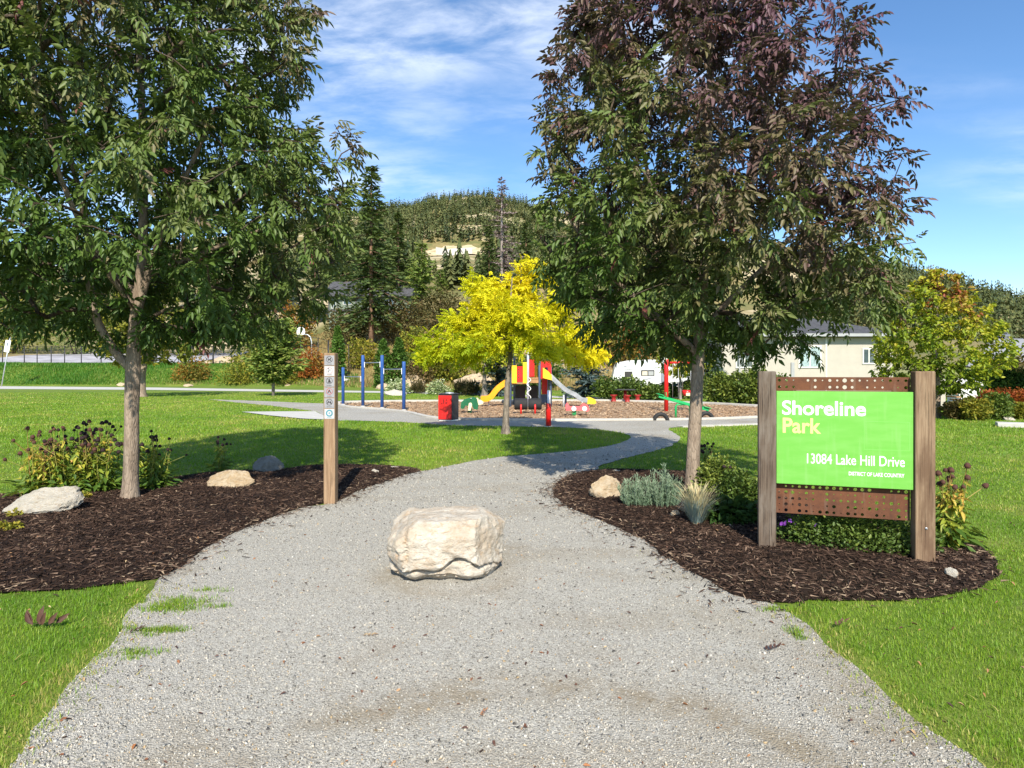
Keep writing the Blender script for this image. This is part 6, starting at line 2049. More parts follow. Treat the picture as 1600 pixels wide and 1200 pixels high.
DZ = tz(599)
for (px, yy, col, top) in [(797.5, 0.0, 'slate_blue_paint', 2.75), (825, 0.0, 'pale_grey_graphic', 2.9), (843, 0.0, 'slate_blue_paint', 2.9), (861, 0.25, 'slate_blue_paint', 2.75),
                           (804, 1.5, 'slate_blue_paint', 2.75), (828, 1.6, 'slate_blue_paint', 2.9), (846, 1.6, 'slate_blue_paint', 2.9), (858, 1.6, 'slate_blue_paint', 2.75)]:
    MB().tube([(tx(px), yy, -0.1), (tx(px), yy, top - 0.03), (tx(px), yy, top)], [0.055, 0.055, 0.045], 12).build('post', MATS[col], tw)
for (a, b, z, nm) in ((797, 825, DZ, 'deck'), (825.5, 861, DZ + 0.22, 'deck')):
    MB().box(((tx(a) + tx(b)) / 2, 0.8, z), (tx(b) - tx(a), 1.6, 0.07), None, 0.01).build(nm, MATS['stair_wood'], tw)
MB().box(((tx(825) + tx(843)) / 2, -0.02, DZ + 0.10), (tx(843) - tx(825) - 0.1, 0.03, 0.16)).build('deck_edge', MATS['stair_wood'], tw)


def panel(px0, px1, py0, py1, yy, mat, name='panel', th=0.03):
    o = MB().box(((tx(px0) + tx(px1)) / 2, yy, (tz(py0) + tz(py1)) / 2), (tx(px1) - tx(px0), th, abs(tz(py1) - tz(py0))), None, 0.008).build(name, MATS[mat], tw)
    return o


panel(799.5, 807.5, 599, 571, -0.02, 'yellow_plastic'); panel(817, 823.5, 599, 566, -0.02, 'yellow_plastic')
rp = panel(808, 816.8, 596, 572.5, 0.05, 'red_paint')
for k in range(4):
    MB().box((tx(810.2), 0.028, tz(577 + k * 4.2)), (0.05, 0.012, 0.05)).build('cut_out', MATS['dark_panel'], rp)
panel(826.5, 835, 588.5, 562, 0.0, 'red_paint'); panel(845, 851, 592, 564, 0.0, 'red_paint'); panel(856, 861.5, 585, 564, 0.0, 'red_paint'); panel(851, 856, 574, 564, 0.02, 'red_paint')
panel(836, 842, 590, 570, 1.55, 'yellow_plastic'); panel(848, 857, 617, 593, 0.9, 'red_paint', 'panel', 0.04); panel(800, 824, 598, 572, 1.55, 'red_paint')
panel(806, 822, 630, 604, 1.5, 'dark_panel'); panel(829, 843, 628, 604, 1.5, 'dark_panel'); panel(846, 857, 632, 618, 1.5, 'slate_blue_paint')  # back panels added to darken the underside, standing in for posts and shade
for (x0, x1) in ((797, 826), (826, 862)):
    cx = (tx(x0) + tx(x1)) / 2; hw = (tx(x1) - tx(x0)) / 2 + 0.15
    MB().add([(cx - hw, -0.15, 2.72), (cx + hw, -0.15, 2.72), (cx + hw, 1.75, 2.72), (cx - hw, 1.75, 2.72), (cx, 0.8, 3.35), (cx - hw, -0.15, 2.68), (cx + hw, -0.15, 2.68), (cx + hw, 1.75, 2.68), (cx - hw, 1.75, 2.68)],
             [(0, 1, 4), (1, 2, 4), (2, 3, 4), (3, 0, 4), (8, 7, 6, 5), (5, 6, 1, 0), (6, 7, 2, 1), (7, 8, 3, 2), (8, 5, 0, 3)]).build('roof', MATS['red_paint' if x0 > 800 else 'yellow_plastic'], tw)


def chute(name, path, y0, y1, wall, mat, parent, th=0.03, wallmat=None):
    """U-shaped slide: path is a list of (x, z) of the bed"""
    pts = spline_open(path, 8)
    vs = []; f = []
    for i, p in enumerate(pts):
        a = pts[max(i - 1, 0)]; b = pts[min(i + 1, len(pts) - 1)]
        t_ = unit(b - a); n = np.array((-t_[1], t_[0]))
        if n[1] < 0: n = -n
        w_ = wall
        prof = [(y0, -th), (y0, w_), (y0 + 0.04, w_), (y0 + 0.045, 0.03), (y0 + 0.09, 0.0), (y1 - 0.09, 0.0), (y1 - 0.045, 0.03), (y1 - 0.04, w_), (y1, w_), (y1, -th)]
        for (yy, h) in prof: vs.append((p[0] + n[0] * h, yy, p[1] + n[1] * h))
    m = 10
    for i in range(len(pts) - 1):
        for k in range(m):
            k2 = (k + 1) % m
            f.append((i * m + k, i * m + k2, (i + 1) * m + k2, (i + 1) * m + k))
    f += [tuple(range(m)), tuple((len(pts) - 1) * m + k for k in reversed(range(m)))]
    return MB().add(vs, f).build(name, MATS[mat], parent)


chute('slide', [(tx(799), DZ + 0.05), (tx(790), DZ - 0.08), (tx(779), 0.74), (tx(770), 0.42), (tx(762), 0.28), (tx(751), 0.26)], 0.25, 0.85, 0.22, 'orange_plastic', tw)
MB().tube([(tx(763), 0.55, -0.1), (tx(763), 0.55, 0.27)], 0.03, 8).build('slide_leg', MATS['galvanised'], tw)
stl = chute('slide', [(tx(858), DZ + 0.30), (tx(868), DZ + 0.02), (tx(884), DZ - 0.36), (tx(897), 0.52), (tx(905), 0.34), (tx(912), 0.26), (tx(920), 0.24)], -0.10, 0.55, 0.16, 'steel', tw)
stl['label'] = 'polished steel slide'
for yy in (-0.12, 0.57):
    M4 = Matrix.Translation((0, yy, 0))
    MB().prism([(tx(848), DZ + 0.24), (tx(848), DZ + 0.70), (tx(857), DZ + 0.52), (tx(862), DZ + 0.36), (tx(862), DZ + 0.14)], -0.02, 0.02, M4).build('slide_hood', MATS['yellow_plastic'], stl)
    MB().prism([(tx(917), 0.16), (tx(918), 0.42), (tx(923), 0.44), (tx(930), 0.34), (tx(931), 0.20), (tx(928), 0.15)], -0.03, 0.03, M4).build('slide_end', MATS['yellow_plastic'], stl)
MB().box((tx(924), 0.22, 0.20), (tx(931) - tx(917), 0.64, 0.06), None, 0.02).build('slide_end', MATS['yellow_plastic'], stl)
for k, px in enumerate((888, 899, 909)):
    z = np.interp(px, [884, 897, 905, 912], [DZ - 0.36, 0.52, 0.34, 0.26]) + 0.015
    MB().box((tx(px), 0.22, z), (0.02, 0.3, 0.02)).build('seam', MATS['galvanised'], stl)
for (px, yy, top) in ((880.5, -0.05, tz(617)), (885.5, 0.5, tz(617)), (921, 0.0, 0.22)):
    MB().tube([(tx(px), yy, -0.1), (tx(px), yy, top)], 0.045 if px < 900 else 0.03, 10).build('slide_leg', MATS['galvanised' if px != 885.5 else 'slate_blue_paint'], stl)
for (px, ys) in ((856.5, -0.05), (859, 0.1)):
    MB().tube([(tx(px), ys, -0.1), (tx(px), ys, 0.75)], 0.05, 10).build('short_post', MATS['slate_blue_paint' if px < 858 else 'galvanised'], tw)
lad = []
for k in range(40):
    q = k / 39
    lad.append((tx(826.2) + 0.085 * math.sin(q * math.pi * 5), -0.08, 0.35 + q * (DZ + 0.25 - 0.35)))
MB().tube(lad, 0.018, 6).build('loop_ladder', MATS['white_plastic'], tw)

# rubber drums on red legs
qx, qy = G(825, 647)
dm = thing('rubber_drum_rocker', (qx, qy, 0), 0, 'pair of black rubber drums on red legs in front of the play tower', 'play equipment')
s2 = qy / 1000
for k, cx in enumerate((814, 836)):
    x = (cx - 825) * s2
    MB().lathe([(0.0, -0.25), (0.19, -0.25), (0.22, -0.21), (0.21, -0.1), (0.22, 0.0), (0.21, 0.1), (0.22, 0.21), (0.19, 0.25), (0.0, 0.25)], (x, 0.12, 0.37), 20, True, 'X').build('drum', MATS['rubber'], dm)
    MB().tube([(x + 0.0, -0.12, -0.05), (x, -0.12, 0.30), (x, -0.02, 0.42)], 0.035, 10).build('leg', MATS['red_paint'], dm)


# spring riders
def coil(c, r, h, turns, rad, n=60):
    return [(c[0] + r * math.cos(2 * math.pi * turns * k / n), c[1] + r * math.sin(2 * math.pi * turns * k / n), c[2] + h * k / n) for k in range(n + 1)]


qx, qy = G(734, 646); s2 = qy / 1000
sr = thing('spring_rider', (qx, qy, 0), 0, 'green and cream spring rider in the wood chips right of the red bin', 'spring rider', 'spring riders')
MB().tube(coil((0, 0, 0.0), 0.075, 0.24, 4, 0.014), 0.016, 6).build('spring', MATS['dark_green_plastic'], sr)
for yy in (-0.13, 0.11):
    MB().prism([(-.34, .20), (-.24, .17), (-.16, .30), (.10, .30), (.16, .17), (.30, .15), (.33, .34), (.28, .56), (.14, .62), (-.04, .58), (-.20, .54), (-.32, .42)], yy, yy + 0.022, None).build('side_panel', MATS['dark_green_plastic'], sr)
    MB().prism([(-.06, .12), (.04, .12), (.10, .34), (.06, .42), (-.02, .40), (-.04, .28)], yy - 0.026 if yy < 0 else yy + 0.024, yy - 0.004 if yy < 0 else yy + 0.046).build('leg_panel', MATS['cream_plastic'], sr)
MB().prism([(.22, .40), (.26, .60), (.32, .58), (.34, .46), (.44, .50), (.52, .44), (.50, .36), (.36, .32)], -0.03, 0.03).build('head', MATS['cream_plastic'], sr)
MB().box((-.06, 0, .50), (.26, .20, .04), None, 0.01).build('seat', MATS['dark_green_plastic'], sr)
MB().tube([(.06, -.2, .58), (.06, .2, .58)], 0.015, 8).build('handle', MATS['white_plastic'], sr)

qx, qy = G(897, 650); s2 = qy / 1000
sr = thing('spring_rider', (qx, qy, 0), 0, 'pink and white spring rider on a green coil below the steel slide', 'spring rider', 'spring riders')
MB().tube(coil((0, 0, 0.0), 0.075, 0.22, 4, 0.014), 0.018, 6).build('spring', MATS['green_paint'], sr)
for yy in (-0.13, 0.11):
    MB().prism([(-.30, .20), (-.30, .40), (-.24, .48), (-.18, .38), (-.14, .34), (.20, .34), (.34, .46), (.48, .40), (.54, .22), (.46, .16), (.36, .20), (.10, .20), (-.16, .20)], yy, yy + 0.022).build('side_panel', MATS['pink_plastic'], sr)
    for cx in (-0.02, 0.36):
        MB().lathe([(0, 0), (0.085, 0), (0.085, 0.02), (0.0, 0.02)], (cx, yy - 0.024 if yy < 0 else yy + 0.026, 0.27), 16, False, 'Y').build('wheel_disc', MATS['white_plastic'], sr)
MB().box((0.05, 0, .33), (.30, .21, .04), None, 0.01).build('seat', MATS['pink_plastic'], sr)
MB().tube([(.28, -.2, .50), (.28, .2, .50)], 0.015, 8).build('handle', MATS['white_plastic'], sr)

# ------------------------------------------------------------------ seesaw, swing, picnic table
qx, qy = G(1066, 653.5); s2 = qy / 1000
se = thing('seesaw', (qx, qy, 0), 0, 'bright green seesaw resting low at its right end', 'seesaw')
e0 = ((1029 - 1066) * s2, EYE + (580 - 619) * s2); e1 = ((1107 - 1066) * s2, EYE + (580 - 640.5) * s2)
an = math.atan2(e1[1] - e0[1], e1[0] - e0[0]); L = math.hypot(e1[0] - e0[0], e1[1] - e0[1])
mid = ((e0[0] + e1[0]) / 2, 0, (e0[1] + e1[1]) / 2)
RM = Matrix.Rotation(-an, 3, 'Y')
MB().box(mid, (L, 0.13, 0.10), RM, 0.012).build('beam', MATS['green_paint'], se)
for f_ in (-0.47, 0.47):
    c_ = (mid[0] + math.cos(an) * L * f_, 0, mid[2] + math.sin(an) * L * f_ + 0.07)
    MB().box(c_, (0.24, 0.26, 0.03), RM, 0.01).build('seat', MATS['green_paint'], se)
    hx = mid[0] + math.cos(an) * L * f_ * 0.76; hz = mid[2] + math.sin(an) * L * f_ * 0.76
    MB().tube([(hx, -0.11, hz + 0.05), (hx, -0.11, hz + 0.19), (hx, 0.11, hz + 0.19), (hx, 0.11, hz + 0.05)], 0.013, 6).build('handle', MATS['green_paint'], se)
MB().tube([(-0.22, 0, -0.1), (-0.22, 0, 0.40), (-0.17, 0, 0.47), (0.22, 0, 0.47), (0.26, 0, 0.40), (0.26, 0, -0.1)], 0.035, 10).build('stand', MATS['green_paint'], se)
for i, (px, py, txt) in enumerate([(1032.5, 657, 'half buried black tyre under the raised left end of the seesaw'), (1103, 655, 'half buried black tyre under the low right end of the seesaw')]):
    a, b = G(px, py)
    v = []; f = []; n1_, n2_ = 24, 10
    for k in range(n1_ + 1):
        al = math.pi * k / n1_
        for m in range(n2_):
            be = 2 * math.pi * m / n2_
            rr = 0.215 + 0.068 * math.cos(be)
            v.append((rr * math.cos(al), 0.085 * math.sin(be), rr * math.sin(al) - 0.03))
    for k in range(n1_):
        for m in range(n2_):
            m2 = (m + 1) % n2_
            f.append((k * n2_ + m, k * n2_ + m2, (k + 1) * n2_ + m2, (k + 1) * n2_ + m))
    ob = MB().add(v, f, True).build('tyre', MATS['rubber'], None, (a, b, 0.02))
    tag(ob, txt, 'tyre', 'seesaw tyres')

qx, qy = G(1041, 643); s2 = qy / 1000
sw = thing('swing_set', (qx, qy, 0), 0, 'red single post swing frame with a red bucket seat, behind the seesaw', 'swing')
zt = EYE + (580 - 561.5) * s2
xr = (1090 - 1041) * s2
for x in (0, xr):
    MB().tube([(x, 0, -0.1), (x, 0, zt - 0.02), (x, 0, zt)], [0.085, 0.085, 0.075], 14).build('post', MATS['red_paint'], sw)
MB().tube([(0, 0, zt - 0.13), (xr, 0, zt - 0.13)], 0.045, 10).build('beam', MATS['red_paint'], sw)
for x0 in ((1073 - 1041) * s2,):
    zs_ = EYE + (580 - 612) * s2
    seat = MB()
    seat.lathe([(0.0, 0.0), (0.12, 0.0), (0.17, 0.08), (0.18, 0.22), (0.165, 0.22), (0.155, 0.09), (0.11, 0.02), (0.0, 0.02)], (x0, 0, zs_ - 0.16), 14)
    st_ = seat.build('bucket_seat', MATS['red_paint'], sw)
    MB().box((x0, -0.185, zs_ - 0.10), (0.16, 0.02, 0.12), None, 0.01).build('seat_front', MATS['cream_plastic'], st_)
    for dx_ in (-0.16, 0.16):
        MB().tube([(x0 + dx_, 0, zs_ + 0.05), (x0 + dx_, 0, zt - 0.15)], 0.009, 5).build('chain', MATS['galvanised'], sw)
for dx_ in ((1051 - 1041) * s2, (1060 - 1041) * s2):
    MB().tube([(dx_, 0, 0.55), (dx_, 0, zt - 0.15)], 0.008, 5).build('chain', MATS['galvanised'], sw)
MB().box(((1055.5 - 1041) * s2, 0, 0.54), (0.26, 0.15, 0.03), None, 0.01).build('flat_seat', MATS['rubber'], sw)

qx, qy = G(977, 628); s2 = qy / 1000
paint('dull_red_paint', (0.30, 0.014, 0.012), 0.5, 0.1)
pt = thing('picnic_table', (qx, qy, 0), 0, 'dark topped picnic table on red pedestals in front of the round bush', 'table')
for k in range(4):
    MB().box((0, -0.29 + k * 0.195, 0.64), (0.95, 0.185, 0.045), None, 0.006).build('plank', MATS['dark_panel'], pt)
MB().tube([(0, 0, 0), (0, 0, 0.61)], [0.10, 0.08], 12).build('pedestal', MATS['dull_red_paint'], pt)
for sx_ in (-1, 1):
    MB().lathe([(0.17, 0), (0.12, 0.05), (0.10, 0.28), (0.19, 0.34), (0.19, 0.38), (0, 0.38)], (sx_ * 0.62, -0.1, 0), 14).build('stool', MATS['dull_red_paint'], pt)
MB().lathe([(0.17, 0), (0.12, 0.05), (0.10, 0.28), (0.19, 0.34), (0.19, 0.38), (0, 0.38)], (0, -0.62, 0), 14).build('stool', MATS['dull_red_paint'], pt)
tag(MB().add([(qx - 1.6, qy - 1.2, 0.01), (qx + 2.6, qy - 1.2, 0.01), (qx + 2.6, qy + 1.2, 0.01), (qx - 1.6, qy + 1.2, 0.01)], [(0, 1, 2, 3)]).build('table_pad', MATS['concrete']), kind='structure')

# ------------------------------------------------------------------ travel trailer
RY = 46.0; s2 = RY / 1000
rv = thing('travel_trailer', ((1050 - 800) * s2, RY, 0), R(-6), 'white travel trailer with grey swooshes parked behind the hedge bushes', 'trailer')


def rx(px): return (px - 1050) * s2


def rz_(py): return EYE + (580 - py) * s2


ztop = rz_(563)
prof = [(rx(961), 0.75), (rx(958), 1.0), (rx(962), 1.9), (rx(966), 2.25), (rx(972), ztop - 0.10), (rx(982), ztop - 0.01), (rx(1010), ztop + 0.05), (rx(1140), ztop + 0.06), (rx(1143), ztop - 0.05), (rx(1143), 0.45), (rx(1003), 0.45), (rx(997), 0.75)]
MB().prism(prof, 0, 2.4).build('body', MATS['white_gelcoat'], rv)


def decal(pts, mat, name='graphic', yy=-0.006): return MB().prism(pts, yy, yy + 0.004).build(name, MATS[mat], rv)


decal([(rx(968), ztop - .22), (rx(996), ztop - .16), (rx(1140), ztop - .16), (rx(1140), ztop - .05), (rx(1010), ztop - .06), (rx(976), ztop - .10)], 'pale_grey_graphic')
decal([(rx(970), rz_(575.5)), (rx(978), rz_(571.5)), (rx(984), rz_(571.2)), (rx(977), rz_(573.6))], 'grey_graphic')
decal([(rx(1017), rz_(575.8)), (rx(1024), rz_(574)), (rx(1034), rz_(574.6)), (rx(1034), rz_(575.4))], 'grey_graphic')
decal([(rx(967), rz_(590)), (rx(970), rz_(586)), (rx(975), rz_(584)), (rx(970), rz_(588))], 'grey_graphic')
decal([(rx(1001), rz_(595)), (rx(1012), rz_(591.4)), (rx(1024), rz_(589.4)), (rx(1013), rz_(593))], 'grey_graphic')
lettering('lettering', 'Komfort', rx(977), rx(990), rz_(578.8), rz_(575.4), -0.007, 'grey_graphic', rv, 0.02)
for (a, b, c_, d_) in ((1002.5, 1023, 578.3, 587.3), (977, 989, 580.5, 590), (1033, 1043, 574, 600)):
    w_ = MB().box(((rx(a) + rx(b)) / 2, -0.012, (rz_(c_) + rz_(d_)) / 2), (rx(b) - rx(a), 0.03, rz_(c_) - rz_(d_)), None, 0.012).build('window' if a != 1033 else 'door', MATS['tinted_glass' if a != 1033 else 'grey_graphic'], rv)
    if a == 1002.5:
        for (p0, p1, m_) in ((1004, 1012.3, 'blind'), (1013.7, 1021.7, 'grey_siding')):
            MB().box(((rx(p0) + rx(p1)) / 2, -0.029, (rz_(580) + rz_(586.4)) / 2), (rx(p1) - rx(p0), 0.004, rz_(580) - rz_(586.4))).build('pane', MATS[m_], w_)
for k in (0, 1):
    MB().lathe([(0.0, -0.1), (0.30, -0.1), (0.34, -0.06), (0.34, 0.06), (0.30, 0.1), (0, 0.1)], (rx(1085 + k * 18), 0.15, 0.34), 20, True, 'Y').build('wheel', MATS['rubber'], rv)
MB().box((rx(1043), 1.2, ztop + 0.14), (0.7, 0.7, 0.22), None, 0.06).build('roof_unit', MATS['white_plastic'], rv)
MB().box((rx(975), 1.2, 0.4), (0.10, 0.10, 0.9)).build('landing_leg', MATS['black_metal'], rv)

# ------------------------------------------------------------------ cream house at the right
HY = 44.0; s2 = HY / 1000
ho = thing('cream_house', ((1270 - 800) * s2, HY, 0), 0, 'cream stucco house with a grey hip roof behind the park sign', 'house')


def hx_(px): return (px - 1270) * s2


def hz_(py): return EYE + (580 - py) * s2


x0, x1 = hx_(1128), hx_(1395); ev = hz_(527)
MB().box(((x0 + x1) / 2, 4.5, ev / 2), (x1 - x0, 9, ev)).build('wall', MATS['stucco'], ho)
zr_ = ev + 1.7; o_ = 0.6
rf = MB().add([(x0 - o_, -o_, ev + 0.02), (x1 + o_, -o_, ev + 0.02), (x1 + o_, 9 + o_, ev + 0.02), (x0 - o_, 9 + o_, ev + 0.02), (x0 + 3.6, 4.5, zr_), (x1 - 3.6, 4.5, zr_),
               (x0 - o_, -o_, ev + 0.24), (x1 + o_, -o_, ev + 0.24), (x1 + o_, 9 + o_, ev + 0.24), (x0 - o_, 9 + o_, ev + 0.24)],
              [(6, 7, 5, 4), (7, 8, 5), (8, 9, 4, 5), (9, 6, 4), (0, 3, 2, 1), (0, 1, 7, 6), (1, 2, 8, 7), (2, 3, 9, 8), (3, 0, 6, 9)]).build('roof', MATS['roof_shingle'], ho)
MB().box(((x0 + x1) / 2, -o_ - 0.04, ev + 0.13), (x1 - x0 + 2 * o_, 0.07, 0.2)).build('gutter', MATS['grey_siding'], rf)


def house_window(a, b, c_, d_, parent, curtain=True):
    cx = (hx_(a) + hx_(b)) / 2; cz = (hz_(c_) + hz_(d_)) / 2; w_ = hx_(b) - hx_(a); h_ = hz_(c_) - hz_(d_)
    wf = MB()
    for (dx_, dz_, sw_, sh_) in ((-w_ / 2, 0, 0.09, h_ + 0.09), (w_ / 2, 0, 0.09, h_ + 0.09), (0, h_ / 2, w_ - 0.09, 0.09), (0, -h_ / 2, w_ - 0.09, 0.09), (0, 0, 0.07, h_ - 0.09)):
        wf.box((cx + dx_, -0.03, cz + dz_), (sw_, 0.08, sh_))
    wi = wf.build('window', MATS['white_trim'], parent)
    for sgn in (-1, 1):
        MB().box((cx + sgn * w_ / 4, -0.012, cz), (w_ / 2 - 0.08, 0.02, h_ - 0.09)).build('pane', MATS['window_glass'], wi)
        if curtain:
            mbq = MB()
            for k in range(7):
                mbq.box((cx + sgn * w_ / 4 - w_ / 5 + k * w_ / 15, -0.028 + 0.004 * (k % 2), cz), (w_ / 16, 0.008, h_ - 0.12))
            mbq.build('curtain', MATS['curtain'], wi)


house_window(1248, 1282, 541, 574, ho); house_window(1348, 1366, 545, 568, ho, False); house_window(1150, 1176, 543, 574, ho, False)
MB().box((hx_(1290.5), -0.03, ev / 2), (0.10, 0.05, ev - 0.02)).build('trim', MATS['white_trim'], ho)
MB().box((hx_(1238), -0.05, 1.1), (0.22, 0.10, 2.2)).build('downpipe', MATS['grey_siding'], ho)
MB().box((hx_(1155), -0.05, 1.9), (0.12, 0.10, 3.8)).build('downpipe', MATS['grey_siding'], ho)

# garden stairs with a railing and a white shed, right of the sign
gx0, gy0 = G(1472, 640); s2 = gy0 / 1000
gs = thing('garden_stairs', (gx0, gy0, 0), 0, 'wooden garden stairs with black railing and a cream pillar right of the sign', 'stairs')
MB().box((-0.05, 0, 0.62), (0.24, 0.24, 1.3), None, 0.01).build('pillar', MATS['stucco'], gs)
for k in range(6):
    MB().box((0.30 + k * 0.24, 0.45, 0.78 - k * 0.13), (0.28, 0.8, 0.05), None, 0.005).build('tread', MATS['stair_wood'], gs)
rl = MB().tube([(0.15, 0.1, 1.18), (1.62, 0.1, 0.38)], 0.025, 6).build('railing', MATS['black_metal'], gs)
MB().tube([(0.15, 0.1, 0.90), (1.62, 0.1, 0.10)], 0.018, 6).build('lower_rail', MATS['black_metal'], rl)
for k in range(9):
    x = 0.2 + k * 0.165
    MB().tube([(x, 0.1, 0.86 - (x - .2) * 0.545), (x, 0.1, 1.15 - (x - .2) * 0.545)], 0.009, 5).build('baluster', MATS['black_metal'], rl)

sx0, sy0 = G(1516, 630); s2 = sy0 / 1000
sh = thing('garden_shed', (sx0, sy0, 0), R(-10), 'small white garden shed with a pale grey roof right of the sign', 'shed')
MB().box((0, 0.6, 0.45), (1.0, 1.2, 0.95)).build('wall', MATS['white_trim'], sh)
MB().add([(-0.6, -0.12, 0.88), (0.6, -0.12, 0.88), (0.6, 1.32, 1.28), (-0.6, 1.32, 1.28), (-0.6, -0.12, 0.94), (0.6, -0.12, 0.94), (0.6, 1.32, 1.34), (-0.6, 1.32, 1.34)],
         [(0, 3, 2, 1), (4, 5, 6, 7), (0, 1, 5, 4), (1, 2, 6, 5), (2, 3, 7, 6), (3, 0, 4, 7)]).build('roof', MATS['pale_slab'], sh)
MB().box((0.1, -0.012, 0.42), (0.42, 0.03, 0.78), None, 0.005).build('door', MATS['white_plastic'], sh)

# ------------------------------------------------------------------ green house on the slope
GY = 106.0
gx_, _, gzz = hillpt(575, GY)
gh = thing('green_house', (gx_, GY, gzz - 2.0), 0, 'grey green two storey house with a dark roof on the slope behind the tallest fir', 'house')
s2 = GY / 1000


def ax(px): return (px - 575) * s2


def az_(py): return EYE + (580 - py) * s2 - (gzz - 2.0)


MB().box(((ax(514) + ax(640)) / 2, 4, az_(462) / 2), (ax(640) - ax(514), 8, az_(462))).build('wall', MATS['green_siding'], gh)
rr_ = MB()
xa_, xb_ = ax(508), ax(646); ze = az_(463)
rr_.add([(xa_, -1, ze - .1), (xb_, -1, ze - .1), (xb_, 9, ze - .1), (xa_, 9, ze - .1), (xa_, 4, ze + 3.0), (xb_, 4, ze + 3.0), (xa_, -1, ze + .25), (xb_, -1, ze + .25), (xb_, 9, ze + .25), (xa_, 9, ze + .25)],
        [(6, 7, 5, 4), (8, 9, 4, 5), (6, 4, 9), (7, 8, 5), (0, 3, 2, 1), (0, 1, 7, 6), (1, 2, 8, 7), (2, 3, 9, 8), (3, 0, 6, 9)])
rr_.build('roof', MATS['roof_shingle'], gh)
for (a, b, c_, d_) in ((536, 550, 468, 476), (518, 525, 470, 482), (600, 616, 468, 478)):
    w_ = MB().box(((ax(a) + ax(b)) / 2, -0.05, (az_(c_) + az_(d_)) / 2), (ax(b) - ax(a), 0.12, az_(c_) - az_(d_))).build('window', MATS['white_trim'], gh)
    for q in (-1, 1):
        MB().box(((ax(a) + ax(b)) / 2 + q * (ax(b) - ax(a)) * .23, -0.12, (az_(c_) + az_(d_)) / 2), ((ax(b) - ax(a)) * .40, 0.03, (az_(c_) - az_(d_)) * .82)).build('pane', MATS['window_glass'], w_)
MB().box(((ax(514) + ax(640)) / 2, -0.06, az_(485)), (ax(640) - ax(514), 0.14, 0.35)).build('belt_board', MATS['roof_shingle'], gh)
for px in (514, 528, 556):
    MB().box((ax(px), -0.05, az_(473)), (0.18, 0.10, az_(462) - az_(484))).build('corner_board', MATS['roof_shingle'], gh)

# ------------------------------------------------------------------ court, fence and hoop
cpts = []
for k in range(13): cpts.append((-72 + k * 4.0, 80 + 0.0 * k))
cv = []; cf = []
xs_ = np.linspace(-70, -40, 31); sv_ = np.linspace(10, 30, 11)
for i, xq in enumerate(xs_):
    for j, sq in enumerate(sv_):
        yq = 69 + sq
        cv.append((xq, yq, float(terrain(xq, yq)) + 0.12))
for i in range(len(xs_) - 1):
    for j in range(len(sv_) - 1):
        a = i * len(sv_) + j
        cf.append((a, a + len(sv_), a + len(sv_) + 1, a + 1))
paint('court_paving', (0.36, 0.35, 0.37), 0.9, 0.25, 0.5, 0.2, dirt=0.4, dirtcol=(0.18, 0.16, 0.14))
tag(MB().add(cv, cf, True).build('court', MATS['court_paving']), kind='structure')

fn = thing('court_fence', (-45, 77, 2.3), 0, 'black metal fence with thin rails above the grass bank at the left', 'fence')
fpx = [-30, 4, 38, 58, 80, 101, 127, 158, 190, 222, 262, 300, 333, 362, 395, 440, 470, 497, 513, 545]
prev = None
for px in fpx:
    Yq = float(np.interp(px, [0, 350, 520], [76.5, 76.5, 71])); x = (px - 800) * Yq / 1000
    z = float(terrain(x, Yq)); tall = 2.25 if px < 440 else 3.2
    MB().tube([(x + 45, Yq - 77, z - 2.5), (x + 45, Yq - 77, z - 2.3 + tall)], 0.05 if px % 3 else 0.085, 6).build('post', MATS['black_metal'], fn)
    if prev is not None:
        for hh in (0.15, 1.15, 2.2):
            MB().tube([(prev[0] + 45, prev[1] - 77, prev[2] - 2.3 + hh), (x + 45, Yq - 77, z - 2.3 + hh)], 0.025, 5).build('rail', MATS['black_metal'], fn)
        if px >= 470: MB().tube([(prev[0] + 45, prev[1] - 77, prev[2] - 2.3 + 3.15), (x + 45, Yq - 77, z - 2.3 + 3.15)], 0.025, 5).build('rail', MATS['black_metal'], fn)
    prev = (x, Yq, z)
bq = hillpt(487, 80)
bh = thing('basketball_hoop', bq, 0, 'basketball hoop with a white fan backboard on a curved grey pole above the young pine', 'basketball hoop')
s2 = 0.08
zt = EYE + (580 - 523) * s2 - bq[2]
MB().tube([(0, 0, -0.2), (0, 0, zt - 0.9), (-0.15, 0, zt - 0.3), (-0.5, 0, zt), (-1.0, 0, zt + 0.05)], 0.07, 8).build('pole', MATS['galvanised'], bh)
MB().prism([(-0.45 + -1.35, zt + 0.0), (-1.35 + 0.45, zt + 0.0), (-1.35 + 0.55, zt + 0.35), (-1.35 + 0.45, zt + 0.75), (-1.35 + 0.2, zt + 0.95), (-1.35 - 0.2, zt + 0.95), (-1.35 - 0.45, zt + 0.75), (-1.35 - 0.55, zt + 0.35)], -0.05, 0.0).build('backboard', MATS['white_plastic'], bh)
MB().tube([(-1.35 + 0.23 * math.cos(2 * math.pi * k / 16), -0.32 + 0.23 * math.sin(2 * math.pi * k / 16), zt + 0.12) for k in range(16)], 0.02, 5, close=True).build('rim', MATS['orange_plastic'], bh)

